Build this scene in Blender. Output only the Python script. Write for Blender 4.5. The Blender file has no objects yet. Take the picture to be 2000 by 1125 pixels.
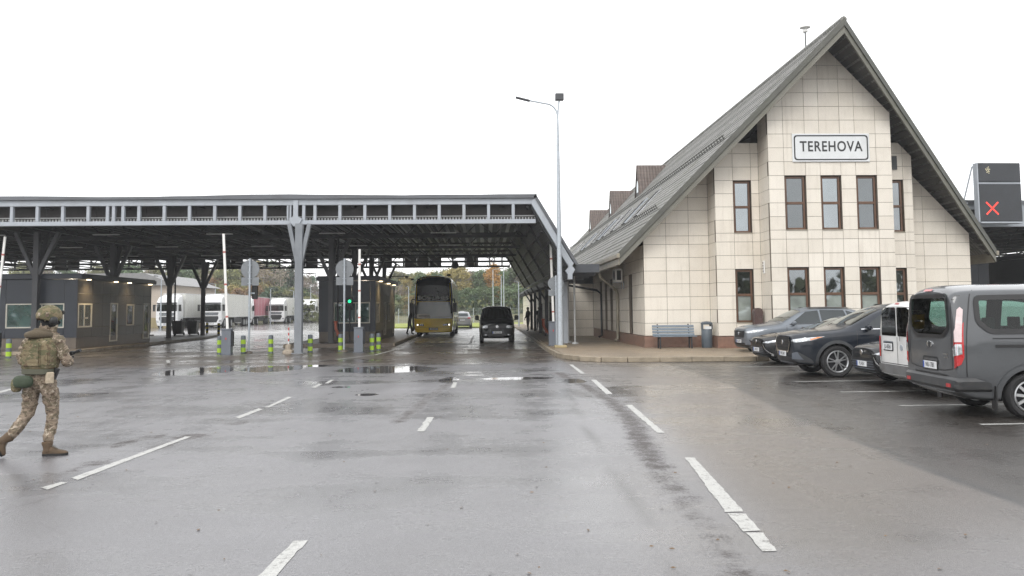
import bpy, bmesh, math, random
import numpy as np
from mathutils import Vector, Matrix
from mathutils.bvhtree import BVHTree
R = math.radians
random.seed(7)
rng = np.random.default_rng(11)
SC = bpy.context.scene
COL = SC.collection

# ------------------------------------------------------------------ materials
def _mat(name):
    m = bpy.data.materials.new(name)
    m.use_nodes = True
    nt = m.node_tree
    return m, nt, nt.nodes['Principled BSDF']

def nn(nt, t, **kw):
    n = nt.nodes.new(t)
    for k, v in kw.items():
        if k in n.inputs.keys() if hasattr(n, 'inputs') else False:
            n.inputs[k].default_value = v
        else:
            setattr(n, k, v)
    return n

def M(name, col, rough=.5, metal=0., var=.12, scale=2.5, bump=0., bscale=40., coat=0., spec=.5, dirt=None, dscale=1.2, damt=.5, stretch=None):
    """Principled material whose colour drifts with object-space noise; optional dirt blotches and fine bump."""
    m, nt, b = _mat(name)
    L = nt.links.new
    tc = nn(nt, 'ShaderNodeTexCoord')
    src = tc.outputs['Object']
    if stretch:
        mp = nn(nt, 'ShaderNodeMapping'); mp.inputs['Scale'].default_value = stretch
        L(src, mp.inputs['Vector']); src = mp.outputs['Vector']
    no = nn(nt, 'ShaderNodeTexNoise'); no.inputs['Scale'].default_value = scale; no.inputs['Detail'].default_value = 5
    L(src, no.inputs['Vector'])
    rmp = nn(nt, 'ShaderNodeValToRGB')
    c = np.array(col)
    lo = np.clip(c * (1 - var), 0, 1); hi = np.clip(c * (1 + var), 0, 1)
    rmp.color_ramp.elements[0].color = (*lo, 1); rmp.color_ramp.elements[1].color = (*hi, 1)
    rmp.color_ramp.elements[0].position = .3; rmp.color_ramp.elements[1].position = .7
    L(no.outputs['Fac'], rmp.inputs['Fac'])
    out = rmp.outputs['Color']
    if dirt is not None:
        n2 = nn(nt, 'ShaderNodeTexNoise'); n2.inputs['Scale'].default_value = dscale; n2.inputs['Detail'].default_value = 8; n2.inputs['Roughness'].default_value = .7
        L(src, n2.inputs['Vector'])
        r2 = nn(nt, 'ShaderNodeMapRange'); r2.inputs['From Min'].default_value = .48; r2.inputs['From Max'].default_value = .72
        r2.inputs['To Max'].default_value = damt
        L(n2.outputs['Fac'], r2.inputs['Value'])
        mx = nn(nt, 'ShaderNodeMix', data_type='RGBA'); L(r2.outputs['Result'], mx.inputs[0])
        L(out, mx.inputs[6]); mx.inputs[7].default_value = (*dirt, 1)
        out = mx.outputs[2]
    L(out, b.inputs['Base Color'])
    rr = nn(nt, 'ShaderNodeMapRange'); rr.inputs['To Min'].default_value = max(rough - .06, .02); rr.inputs['To Max'].default_value = min(rough + .08, 1)
    L(no.outputs['Fac'], rr.inputs['Value']); L(rr.outputs['Result'], b.inputs['Roughness'])
    b.inputs['Metallic'].default_value = metal
    b.inputs['Coat Weight'].default_value = coat; b.inputs['Coat Roughness'].default_value = .05
    b.inputs['Specular IOR Level'].default_value = spec
    if bump:
        n3 = nn(nt, 'ShaderNodeTexNoise'); n3.inputs['Scale'].default_value = bscale; n3.inputs['Detail'].default_value = 4
        L(src, n3.inputs['Vector'])
        bp = nn(nt, 'ShaderNodeBump'); bp.inputs['Strength'].default_value = bump; bp.inputs['Distance'].default_value = .01
        L(n3.outputs['Fac'], bp.inputs['Height']); L(bp.outputs['Normal'], b.inputs['Normal'])
    return m

def EM(name, col, s):
    m, nt, b = _mat(name)
    b.inputs['Base Color'].default_value = (*col, 1)
    b.inputs['Emission Color'].default_value = (*col, 1); b.inputs['Emission Strength'].default_value = s
    return m

def GL(name, col=(.02, .028, .028), refl=.22, rough=.02, var=.4, scale=.8, wob=.06):
    """window glass of a dim room: a dark body colour under a mirror coat (double glazing reflects about a fifth)"""
    m, nt, b = _mat(name)
    L = nt.links.new
    tc = nn(nt, 'ShaderNodeTexCoord')
    no = nn(nt, 'ShaderNodeTexNoise'); no.inputs['Scale'].default_value = scale; no.inputs['Detail'].default_value = 3
    L(tc.outputs['Object'], no.inputs['Vector'])
    rmp = nn(nt, 'ShaderNodeValToRGB'); c = np.array(col)
    rmp.color_ramp.elements[0].color = (*(c * (1 - var)), 1); rmp.color_ramp.elements[1].color = (*np.clip(c * (1 + var), 0, 1), 1)
    rmp.color_ramp.elements[0].position = .35; rmp.color_ramp.elements[1].position = .65
    L(no.outputs['Fac'], rmp.inputs['Fac']); L(rmp.outputs['Color'], b.inputs['Base Color'])
    b.inputs['Roughness'].default_value = .5
    b.inputs['Specular IOR Level'].default_value = 0.
    gl = nn(nt, 'ShaderNodeBsdfGlossy'); gl.inputs['Roughness'].default_value = rough; gl.inputs['Color'].default_value = (.92, .97, 1, 1)
    n4 = nn(nt, 'ShaderNodeTexNoise'); n4.inputs['Scale'].default_value = .9
    L(tc.outputs['Object'], n4.inputs['Vector'])
    bp = nn(nt, 'ShaderNodeBump'); bp.inputs['Strength'].default_value = wob; bp.inputs['Distance'].default_value = .02
    L(n4.outputs['Fac'], bp.inputs['Height']); L(bp.outputs['Normal'], gl.inputs['Normal'])
    fr = nn(nt, 'ShaderNodeFresnel'); fr.inputs['IOR'].default_value = 1.5
    ad = nn(nt, 'ShaderNodeMath', operation='ADD'); ad.use_clamp = True; ad.inputs[1].default_value = refl - .04
    L(fr.outputs[0], ad.inputs[0])
    if max(col) < .09:                                      # an unlit room behind: only what the pane mirrors
        vs = nn(nt, 'ShaderNodeMix', data_type='RGBA', blend_type='MULTIPLY'); vs.inputs[0].default_value = 1.
        a2 = nn(nt, 'ShaderNodeMix', data_type='RGBA', blend_type='ADD'); a2.inputs[0].default_value = 1.
        L(ad.outputs[0], vs.inputs[6]); vs.inputs[7].default_value = (.93, .98, 1, 1)
        hf = nn(nt, 'ShaderNodeMix', data_type='RGBA', blend_type='MULTIPLY'); hf.inputs[0].default_value = 1.; hf.inputs[7].default_value = (.6, .6, .6, 1); L(rmp.outputs['Color'], hf.inputs[6])
        L(vs.outputs[2], a2.inputs[6]); L(hf.outputs[2], a2.inputs[7]); L(a2.outputs[2], gl.inputs['Color'])
        L(gl.outputs[0], nt.nodes['Material Output'].inputs['Surface']); return m
    mx = nn(nt, 'ShaderNodeMixShader'); L(ad.outputs[0], mx.inputs[0]); L(b.outputs[0], mx.inputs[1]); L(gl.outputs[0], mx.inputs[2])
    L(mx.outputs[0], nt.nodes['Material Output'].inputs['Surface'])
    return m

def PAINT(name, col, rough=.32, metal=0., dirt=(.07, .066, .062), damt=.18):
    return M(name, col, rough=rough, metal=metal, var=.05, scale=1.2, coat=.8, spec=.12, dirt=dirt, dscale=2.2, damt=damt)

# ------------------------------------------------------------------ mesh builder
WORLD = {}                       # object name -> matrix of its thing in the world
class MB:
    def __init__(s): s.v = []; s.f = []; s.mi = []
    def add(s, vs, fs, mi=0):
        n = len(s.v); s.v += [tuple(p) for p in vs]
        s.f += [tuple(i + n for i in f) for f in fs]; s.mi += [mi] * len(fs); return s
    def box(s, x0, x1, y0, y1, z0, z1, mi=0, mat=None):
        vs = [(x, y, z) for z in (z0, z1) for y in (y0, y1) for x in (x0, x1)]
        if mat is not None: vs = [mat @ Vector(v) for v in vs]
        return s.add(vs, [(0, 2, 3, 1), (4, 5, 7, 6), (0, 1, 5, 4), (2, 6, 7, 3), (0, 4, 6, 2), (1, 3, 7, 5)], mi)
    def bar(s, p0, p1, w, h, up=(0, 0, 1), mi=0):
        """rectangular bar along p0-p1, w sideways, h along up"""
        p0, p1 = Vector(p0), Vector(p1); d = (p1 - p0).normalized(); u = Vector(up)
        if abs(d.dot(u)) > .98: u = Vector((0, 1, 0))
        sd = d.cross(u).normalized(); u = sd.cross(d).normalized()
        vs = [p + sd * (a * w / 2) + u * (b * h / 2) for p in (p0, p1) for a, b in ((-1, -1), (1, -1), (1, 1), (-1, 1))]
        return s.add(vs, [(3, 2, 1, 0), (4, 5, 6, 7), (0, 1, 5, 4), (1, 2, 6, 5), (2, 3, 7, 6), (3, 0, 4, 7)], mi)
    def tube(s, pts, r, n=10, mi=0, caps=True):
        pts = [Vector(p) for p in pts]; rs = r if hasattr(r, '__len__') else [r] * len(pts)
        rings = []; prev = None
        for i, p in enumerate(pts):
            d = (pts[min(i + 1, len(pts) - 1)] - pts[max(i - 1, 0)]).normalized()
            if prev is None:
                a = d.orthogonal().normalized()
            else:
                a = (prev - d * prev.dot(d)).normalized()
            prev = a; b = d.cross(a)
            rings.append([p + (a * math.cos(2 * math.pi * k / n) + b * math.sin(2 * math.pi * k / n)) * rs[i] for k in range(n)])
        vs = [q for ring in rings for q in ring]; fs = []
        for i in range(len(pts) - 1):
            for k in range(n):
                k2 = (k + 1) % n
                fs.append((i * n + k, i * n + k2, (i + 1) * n + k2, (i + 1) * n + k))
        if caps:
            fs.append(tuple(reversed(range(n)))); fs.append(tuple((len(pts) - 1) * n + k for k in range(n)))
        return s.add(vs, fs, mi)
    def lathe(s, prof, c=(0, 0, 0), axis='z', n=24, mi=0, caps=True):
        """prof: (radius, height) pairs"""
        vs = []; fs = []; c = Vector(c)
        for r, h in prof:
            for k in range(n):
                a = 2 * math.pi * k / n; u, w = r * math.cos(a), r * math.sin(a)
                p = {'z': (u, w, h), 'y': (u, h, w), 'x': (h, u, w)}[axis]
                vs.append(c + Vector(p))
        for i in range(len(prof) - 1):
            for k in range(n):
                k2 = (k + 1) % n; fs.append((i * n + k, i * n + k2, (i + 1) * n + k2, (i + 1) * n + k))
        if caps: fs.append(tuple(reversed(range(n)))); fs.append(tuple((len(prof) - 1) * n + k for k in range(n)))
        return s.add(vs, fs, mi)
    def prism(s, poly, axis, d0, d1, mi=0):
        """poly in the two other axes (in order), extruded along axis from d0 to d1"""
        def P(a, b, d): return {'x': (d, a, b), 'y': (a, d, b), 'z': (a, b, d)}[axis]
        n = len(poly)
        vs = [P(a, b, d0) for a, b in poly] + [P(a, b, d1) for a, b in poly]
        fs = [tuple(range(n)), tuple(reversed(range(n, 2 * n)))] + [(i, i + n, (i + 1) % n + n, (i + 1) % n) for i in range(n)]
        return s.add(vs, fs, mi)
    def quad(s, *p, mi=0): return s.add(p, [tuple(range(len(p)))], mi)
    def build(s, name, mat, parent=None, smooth=None, bevel=0, world=False, fix=True, seg=1):
        me = bpy.data.meshes.new(name)
        vs = s.v
        if world and parent is not None:
            inv = WORLD[parent.name].inverted(); vs = [tuple(inv @ Vector(v)) for v in vs]
        me.from_pydata(vs, [], s.f)
        for mm in (mat if isinstance(mat, (list, tuple)) else [mat]): me.materials.append(mm)
        if any(s.mi): me.polygons.foreach_set('material_index', s.mi)
        if fix or bevel:
            bm = bmesh.new(); bm.from_mesh(me)
            if bevel:
                bmesh.ops.remove_doubles(bm, verts=bm.verts, dist=1e-5)
            if fix: bmesh.ops.recalc_face_normals(bm, faces=bm.faces)
            if bevel:
                es = [e for e in bm.edges if len(e.link_faces) == 2 and e.calc_face_angle(0) > .6]
                bmesh.ops.bevel(bm, geom=es, offset=bevel, segments=seg, affect='EDGES', clamp_overlap=True)
            bm.to_mesh(me); bm.free()
        if smooth is not None:
            me.polygons.foreach_set('use_smooth', [True] * len(me.polygons)); me.set_sharp_from_angle(angle=R(smooth))
        return link(name, me, parent)

def link(name, me, parent=None):
    o = bpy.data.objects.new(name, me); COL.objects.link(o)
    if parent is not None:
        o.parent = parent; WORLD[o.name] = WORLD[parent.name]
    else: WORLD[o.name] = Matrix()
    return o

def tag(o, label=None, cat=None, group=None, kind=None):
    if label: o['label'] = label
    if cat: o['category'] = cat
    if group: o['group'] = group
    if kind: o['kind'] = kind
    return o

def thing(name, label, cat, loc=(0, 0, 0), rz=0., group=None, kind=None):
    o = bpy.data.objects.new(name, None); COL.objects.link(o)
    o.location = loc; o.rotation_euler = (0, 0, rz); o.empty_display_size = .3
    WORLD[o.name] = Matrix.Translation(loc) @ Matrix.Rotation(rz, 4, 'Z')
    return tag(o, label, cat, group, kind)

def struct(o): o['kind'] = 'structure'; return o

def kids(o): return [c for c in bpy.data.objects if c.parent == o]
_kid_cache = {}
def dup(root, loc, rz=None, label=None, scale=None):
    """a copy of a thing with copies of its parts and their sub-parts (mesh data shared)"""
    def cp(o, parent):
        c = o.copy(); COL.objects.link(c)
        if parent is not None: c.parent = parent
        for k in kids(o): cp(k, c)
        return c
    r = cp(root, None); r.location = loc
    if rz is not None: r.rotation_euler = (0, 0, rz)
    if scale: r.scale = (scale,) * 3 if not hasattr(scale, '__len__') else scale
    if label: r['label'] = label
    return r

def text_mesh(txt, size, depth=.004, spacing=1., bold=0.):
    cu = bpy.data.curves.new('lettering', 'FONT'); cu.body = txt; cu.size = size; cu.extrude = depth / 2
    cu.align_x = 'CENTER'; cu.align_y = 'CENTER'; cu.space_character = spacing; cu.offset = bold; cu.resolution_u = 4
    o = bpy.data.objects.new('lettering', cu); COL.objects.link(o)
    dg = bpy.context.evaluated_depsgraph_get(); me = bpy.data.meshes.new_from_object(o.evaluated_get(dg))
    bpy.data.objects.remove(o); bpy.data.curves.remove(cu)
    me.materials.clear()
    return me

def lettering(txt, size, mat, parent, loc, rot, name='lettering', sx=1., depth=.004, spacing=1., bold=0.):
    me = text_mesh(txt, size, depth, spacing, bold); me.materials.append(mat)
    me.transform(Matrix.Translation(loc) @ rot.to_matrix().to_4x4() @ Matrix.Diagonal((sx, 1, 1, 1)))
    return link(name, me, parent)
from mathutils import Euler
FACE_MY = Euler((R(90), 0, 0))                # lettering that reads from -Y
FACE_MX = Euler((R(90), 0, R(-90)))           # lettering that reads from -X

# ------------------------------------------------------------------ polygons
def clip(poly, a, b, c):
    """keep a*x+b*y<=c"""
    out = []
    for i in range(len(poly)):
        p, q = poly[i], poly[(i + 1) % len(poly)]
        dp, dq = a * p[0] + b * p[1] - c, a * q[0] + b * q[1] - c
        if dp <= 0: out.append(p)
        if dp * dq < 0:
            t = dp / (dp - dq); out.append((p[0] + (q[0] - p[0]) * t, p[1] + (q[1] - p[1]) * t))
    return out
def area(p): return sum(p[i][0] * p[(i + 1) % len(p)][1] - p[(i + 1) % len(p)][0] * p[i][1] for i in range(len(p))) / 2
def clip_convex(poly, cv):
    s = 1 if area(cv) > 0 else -1
    for i in range(len(cv)):
        p, q = cv[i], cv[(i + 1) % len(cv)]
        a, b = (q[1] - p[1]) * s, -(q[0] - p[0]) * s
        poly = clip(poly, a, b, a * p[0] + b * p[1])
        if len(poly) < 3: return []
    return poly
def rounded(poly, r, n=4):
    out = []
    for i in range(len(poly)):
        p0, p, p1 = Vector(poly[i - 1]), Vector(poly[i]), Vector(poly[(i + 1) % len(poly)])
        a = (p0 - p); b = (p1 - p); rr = min(r, a.length * .45, b.length * .45)
        A = p + a.normalized() * rr; B = p + b.normalized() * rr
        for k in range(n + 1):
            t = k / n; out.append(tuple(A * (1 - t) ** 2 + p * 2 * t * (1 - t) + B * t * t))
    return out
# ------------------------------------------------------------------ camera, light, render
cam_d = bpy.data.cameras.new('camera'); cam = bpy.data.objects.new('camera', cam_d); COL.objects.link(cam)
SC.camera = cam
_yaw, _pit, _roll, _F = R(1.9), R(4.1), R(.52), 1650.
_f = Vector((math.sin(_yaw) * math.cos(_pit), math.cos(_yaw) * math.cos(_pit), math.sin(_pit)))
_r0 = Vector((math.cos(_yaw), -math.sin(_yaw), 0)); _u0 = _r0.cross(_f)
_r = _r0 * math.cos(_roll) - _u0 * math.sin(_roll); _u = _u0 * math.cos(_roll) + _r0 * math.sin(_roll)
mw = Matrix((( _r.x, _u.x, -_f.x, 0), (_r.y, _u.y, -_f.y, 0), (_r.z, _u.z, -_f.z, 1.7), (0, 0, 0, 1)))
cam.matrix_world = mw
cam_d.sensor_width = 36; cam_d.lens = 36 * _F / 2000; cam_d.shift_y = -74.5 / 2000
cam_d.clip_end = 3000; cam_d.clip_start = .1

w = bpy.data.worlds.new('World'); SC.world = w; w.use_nodes = True
nt = w.node_tree; bg = nt.nodes['Background']; L = nt.links.new
sky = nn(nt, 'ShaderNodeTexSky', sky_type='NISHITA'); sky.sun_disc = False
sky.sun_elevation = R(42); sky.sun_rotation = R(200); sky.air_density = 1.; sky.dust_density = 4.
# overcast: the cloud layer's even white over what is left of the clear sky
mxw = nn(nt, 'ShaderNodeMix', data_type='RGBA'); mxw.inputs[0].default_value = .93
L(sky.outputs[0], mxw.inputs[6])
tcw = nn(nt, 'ShaderNodeTexCoord'); nw = nn(nt, 'ShaderNodeTexNoise'); nw.inputs['Scale'].default_value = 1.6; nw.inputs['Detail'].default_value = 4
L(tcw.outputs['Generated'], nw.inputs['Vector'])
cr = nn(nt, 'ShaderNodeValToRGB'); cr.color_ramp.elements[0].color = (.86, .875, .90, 1); cr.color_ramp.elements[1].color = (1, 1, 1, 1)
cr.color_ramp.elements[0].position = .3; cr.color_ramp.elements[1].position = .62
L(nw.outputs['Fac'], cr.inputs['Fac'])
sc_ = nn(nt, 'ShaderNodeVectorMath', operation='SCALE'); sc_.inputs['Scale'].default_value = 10.5
L(cr.outputs['Color'], sc_.inputs[0]); L(sc_.outputs[0], mxw.inputs[7])
L(mxw.outputs[2], bg.inputs['Color']); bg.inputs['Strength'].default_value = .12
sd = bpy.data.lights.new('sun', 'SUN'); sd.energy = .9; sd.angle = R(25); sd.color = (1, .97, .92)
so = bpy.data.objects.new('sun', sd); COL.objects.link(so)
so.rotation_euler = (R(48), 0, R(-22)); so.location = (0, 0, 60)     # high, from behind and left of the camera
SC.view_settings.view_transform = 'Standard'; SC.view_settings.look = 'None'; SC.view_settings.gamma = 1
SC.view_settings.exposure = .6
SC.render.engine = 'CYCLES'; SC.cycles.use_denoising = True; SC.cycles.denoising_prefilter = 'NONE'; SC.cycles.sample_clamp_indirect = 6; SC.cycles.max_bounces = 6; SC.cycles.transparent_max_bounces = 8
SC.cycles.volume_bounces = 1

# ------------------------------------------------------------------ materials used all over
m_dark = M('dark_steel', (.013, .014, .017), .5, var=.2)
m_steel = M('light_grey_painted_steel', (.36, .39, .43), .4, var=.05, dirt=(.22, .22, .22), dscale=1.5, damt=.35)
m_galv = M('galvanised_steel', (.42, .46, .50), .42, metal=.35, var=.12, scale=9)
m_rubber = M('tyre_rubber', (.018, .018, .019), .75, var=.2, bump=.3, bscale=60)
m_black = M('black_plastic', (.015, .015, .016), .4, var=.2)
m_chrome = M('bright_trim', (.7, .71, .72), .16, metal=1., var=.03)
m_rim = M('alloy_rim', (.56, .57, .58), .3, metal=.75, var=.06, dirt=(.12, .11, .1), dscale=6, damt=.3)
m_glass = GL('vehicle_glass', (.012, .017, .017), .07)
m_screen = GL('windscreen_glass', (.03, .036, .03), .22, rough=.04, var=.6, scale=2)
m_white = M('white_enamel', (.74, .74, .72), .4, var=.03)
m_red = M('red_plastic', (.42, .015, .018), .25, var=.1, coat=.6)
m_lens = M('clear_lamp_lens', (.55, .57, .59), .12, metal=.6, var=.5, scale=16, coat=1.)
m_amber = M('amber_lens', (.72, .22, .04), .2, var=.1, coat=1.)
m_plate = M('white_number_plate', (.72, .73, .74), .35, var=.03)
m_blue = M('blue_plate_band', (.03, .09, .38), .4, var=.05)
m_ink = M('black_lettering', (.02, .021, .023), .5, var=.1)
# ------------------------------------------------------------------ ground
def G(px, py, z=0.):
    """the point of the ground (height z) a given spot of the photograph shows"""
    d = _f + _r * (px - 1000) / _F - _u * (py - 488) / _F
    t = (z - 1.7) / d.z
    return (d.x * t, d.y * t)

def axis_lines(a, b, step, far, ratio=1.35):
    mid = list(np.arange(a, b + step / 2, step)); hi = []; lo = []
    s = step; x = mid[-1]
    while x < far: s *= ratio; x += s; hi.append(x)
    s = step; x = mid[0]
    while x > -far: s *= ratio; x -= s; lo.append(x)
    return np.array(lo[::-1] + mid + hi)
gx = axis_lines(-22, 13, .11, 900); gy = axis_lines(4.5, 46, .11, 900)
XX, YY = np.meshgrid(gx, gy)
def seg_d(pts):
    d = np.full(XX.shape, 1e9)
    for (ax, ay), (bx, by) in zip(pts[:-1], pts[1:]):
        vx, vy = bx - ax, by - ay; l2 = vx * vx + vy * vy + 1e-9
        t = np.clip(((XX - ax) * vx + (YY - ay) * vy) / l2, 0, 1)
        d = np.minimum(d, np.hypot(XX - ax - t * vx, YY - ay - t * vy))
    return d
def sm(x, a, b): t = np.clip((x - a) / (b - a), 0, 1); return t * t * (3 - 2 * t)
def spot(px0, px1, py0, py1, amt=1.):
    (ax, ay), (bx, by) = G((px0 + px1) / 2, py1), G((px0 + px1) / 2, py0)
    l, r = G(px0, (py0 + py1) / 2), G(px1, (py0 + py1) / 2)
    cx, cy, rx, ry = (l[0] + r[0]) / 2, (ay + by) / 2, (r[0] - l[0]) / 2, (by - ay) / 2
    q = np.hypot((XX - cx) / rx, (YY - cy) / ry)
    return amt * (1 - sm(q, .55, 1.35))
pud = np.zeros(XX.shape)
for s in [(640, 868, 714, 730, .92), (925, 1095, 736, 742, .9), (690, 742, 768, 774, 1), (640, 690, 754, 758, .85), (880, 1000, 722, 738, .6),
          (290, 470, 716, 736, .8), (455, 600, 713, 729, .85), (850, 905, 735, 752, .7), (895, 960, 700, 712, .55), (1095, 1150, 738, 752, .8), (560, 660, 712, 718, .75),
          (1590, 1700, 826, 850, .55), (40, 160, 745, 775, .5), (650, 720, 790, 800, .45)]:
    pud = np.maximum(pud, spot(*s))
lane = sm(XX, -17.5, -16.5) * (1 - sm(XX, -10.2, -9.2)) * sm(YY, 35, 38) * (1 - sm(YY, 80, 90))
pud = np.maximum(pud, .55 * lane)
under = sm(XX, -4.4, -4.) * (1 - sm(XX, 2.4, 2.8)) * sm(YY, 40, 44)
pud = np.maximum(pud, .42 * under)
pud = np.maximum(pud, .62 * sm(YY, 72, 76))
strip = [G(*p) for p in [(1092, 728), (1112, 740), (1150, 757), (1195, 784), (1240, 830), (1262, 880), (1300, 935), (1360, 1012), (1440, 1115), (1480, 1180)]]
dark = (1 - sm(seg_d(strip), .0, .38)) * (.62 + .38 * sm(YY, 7, 11))
dark = np.maximum(dark, .8 * (1 - sm(seg_d([G(*p) for p in [(885, 745), (850, 766), (810, 800), (775, 825)]]), .04, .25)))
dark = np.maximum(dark, .5 * (1 - sm(seg_d([G(*p) for p in [(1105, 735), (1115, 770), (1130, 800)]]), .03, .16)))
for s in [(215, 265, 858, 876, .9), (250, 330, 845, 862, .7), (330, 415, 846, 860, .95), (290, 350, 860, 880, .8), (160, 220, 895, 912, .8), (430, 490, 820, 832, .8),
          (90, 140, 900, 960, .6), (300, 480, 800, 815, .45), (560, 660, 745, 765, .4), (1120, 1200, 744, 760, .6), (1000, 1090, 758, 772, .5), (560, 620, 945, 965, .4)]:
    dark = np.maximum(dark, spot(*s))
seam_pts = [G(*p) for p in [(1300, 709), (1350, 725), (1440, 757), (1560, 815), (1720, 880), (1880, 945), (2000, 985), (2300, 1110)]]
sy = np.array([p[1] for p in seam_pts])[::-1]; sx = np.array([p[0] for p in seam_pts])[::-1]
lot = sm(XX - np.interp(YY, sy, sx), -.03, .03) * (1 - sm(YY, 36, 37))
lot *= 1 - sm(XX, 40, 60)
seam = 1 - sm(seg_d(seam_pts), .02, .09)
seam = np.maximum(seam, .8 * (1 - sm(seg_d([G(*p) for p in [(1085, 735), (1103, 745), (1118, 790), (1160, 860), (1230, 970), (1330, 1125)]]), .01, .06)))
brown = np.maximum(.85 * sm(YY, 25.5, 29) * (1 - sm(YY, 44, 60)), .5 * sm(XX, -9, -14) * sm(YY, 14, 22)) * 1.
rgt = sm(XX - np.interp(YY, np.array([p[1] for p in strip])[::-1], np.array([p[0] for p in strip])[::-1]), .0, .9)
brown = np.maximum(brown, .75 * rgt * sm(YY, 3, 8))
me = bpy.data.meshes.new('ground')
ny, nx = XX.shape
co = np.stack([XX, YY, np.zeros(XX.shape)], -1).reshape(-1, 3)
idx = np.arange(nx * ny).reshape(ny, nx)
q = np.stack([idx[:-1, :-1], idx[:-1, 1:], idx[1:, 1:], idx[1:, :-1]], -1).reshape(-1, 4)
me.vertices.add(len(co)); me.vertices.foreach_set('co', co.ravel())
me.loops.add(q.size); me.loops.foreach_set('vertex_index', q.ravel().astype(np.int32))
me.polygons.add(len(q)); me.polygons.foreach_set('loop_start', (np.arange(len(q)) * 4).astype(np.int32))
me.update(calc_edges=True)
for nm, a in (('puddle', pud), ('rough_patch', dark), ('mud', brown), ('newer_asphalt', lot), ('seam', seam)):
    at = me.attributes.new(nm, 'FLOAT', 'POINT'); at.data.foreach_set('value', a.ravel().astype(np.float32))

m, nt, b = _mat('wet_asphalt'); L = nt.links.new
tc = nn(nt, 'ShaderNodeTexCoord'); P = tc.outputs['Object']
def attr(n): a = nn(nt, 'ShaderNodeAttribute'); a.attribute_name = n; return a.outputs['Fac']
def noise(scale, det=4, rough=.55, vec=None, dist=0.):
    n = nn(nt, 'ShaderNodeTexNoise'); n.inputs['Scale'].default_value = scale; n.inputs['Detail'].default_value = det; n.inputs['Roughness'].default_value = rough
    n.inputs['Distortion'].default_value = dist
    L(vec or P, n.inputs['Vector']); return n.outputs['Fac']
def math_(op, a, b_=None, clampv=False):
    n = nn(nt, 'ShaderNodeMath', operation=op); n.use_clamp = clampv
    for i, v in enumerate((a, b_)):
        if v is None: continue
        if isinstance(v, (int, float)): n.inputs[i].default_value = v
        else: L(v, n.inputs[i])
    return n.outputs[0]
def rng_(v, a, b_, c=0., d=1., smooth=True):
    n = nn(nt, 'ShaderNodeMapRange'); n.interpolation_type = 'SMOOTHSTEP' if smooth else 'LINEAR'
    for i, x in enumerate((a, b_, c, d)): n.inputs[i + 1].default_value = x
    L(v, n.inputs[0]); return n.outputs[0]
def mixc(f, a, b_, mode='MIX'):
    n = nn(nt, 'ShaderNodeMix', data_type='RGBA', blend_type=mode)
    for sock, v in ((n.inputs[0], f), (n.inputs[6], a), (n.inputs[7], b_)):
        if isinstance(v, (int, float)): sock.default_value = v
        elif isinstance(v, tuple): sock.default_value = (*v, 1)
        else: L(v, sock)
    return n.outputs[2]
mpx = nn(nt, 'ShaderNodeMapping'); mpx.inputs['Scale'].default_value = (1., .22, 1.); L(P, mpx.inputs['Vector']); LONG = mpx.outputs['Vector']
mpy = nn(nt, 'ShaderNodeMapping'); mpy.inputs['Scale'].default_value = (.35, 1., 1.); L(P, mpy.inputs['Vector']); WIDE = mpy.outputs['Vector']
n_big = noise(.16, 5, .6); n_mid = noise(1.3, 6, .65); n_fine = noise(32, 12, .9); n_grain = noise(160, 2, .6); n_edge = noise(2.2, 7, .7, WIDE); n_long = noise(.9, 5, .6, LONG)
pm = rng_(math_('ADD', attr('puddle'), math_('MULTIPLY', math_('SUBTRACT', n_edge, .5), 1.15)), .50, .74)
dk = rng_(math_('ADD', attr('rough_patch'), math_('MULTIPLY', math_('MULTIPLY', attr('rough_patch'), 3., True), math_('MULTIPLY', math_('SUBTRACT', math_('ADD', noise(3.4, 8, .78), math_('MULTIPLY', noise(38, 4, .75), .6)), .80), 2.3))), .34, 1.05)
col = mixc(rng_(attr('mud'), 0, 1), (.185, .180, .193), (.108, .080, .057))
col = mixc(attr('newer_asphalt'), col, (.038, .030, .024))
col = mixc(rng_(n_big, .3, .7), col, mixc(.35, col, (.05, .046, .042)))
col = mixc(rng_(n_mid, .25, .75), mixc(.22, col, (.03, .028, .026)), col)
gr = rng_(n_fine, .36, .64, .35, 1.65, False)
g2 = rng_(n_grain, .35, .75, .45, 1.6, False)
col = mixc(1., col, math_('MULTIPLY', gr, g2), 'MULTIPLY')
chip = rng_(noise(80, 1, .5), .66, .72)
col = mixc(math_('MULTIPLY', chip, .5), col, (.42, .41, .38))
col = mixc(math_('MULTIPLY', dk, .58), col, (.052, .040, .031))
vo = nn(nt, 'ShaderNodeTexVoronoi', feature='DISTANCE_TO_EDGE'); vo.inputs['Scale'].default_value = .42
wv = nn(nt, 'ShaderNodeTexNoise'); wv.inputs['Scale'].default_value = 1.7; wv.inputs['Detail'].default_value = 6; L(P, wv.inputs['Vector'])
av = nn(nt, 'ShaderNodeVectorMath', operation='MULTIPLY_ADD'); av.inputs[1].default_value = (.3, .3, 0); L(wv.outputs['Color'], av.inputs[0]); L(P, av.inputs[2]); L(av.outputs[0], vo.inputs['Vector'])
crack = math_('MULTIPLY', rng_(vo.outputs['Distance'], .004, .012, 1, 0), rng_(noise(.33, 3), .58, .66))
col = mixc(math_('MULTIPLY', crack, .5), col, (.03, .028, .027))
oil = rng_(noise(.8, 3, .5), .67, .76); col = mixc(math_('MULTIPLY', oil, .35), col, (.05, .046, .043))
damp = rng_(noise(.45, 7, .68, WIDE), .46, .6); col = mixc(math_('MULTIPLY', damp, .25), col, (.06, .055, .052))
col = mixc(math_('MULTIPLY', attr('seam'), .9), col, (.016, .015, .015))
col = mixc(math_('MULTIPLY', pm, .55), col, (.03, .027, .024))
L(col, b.inputs['Base Color'])
rough = rng_(n_long, .25, .75, .30, .54, False)
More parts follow.
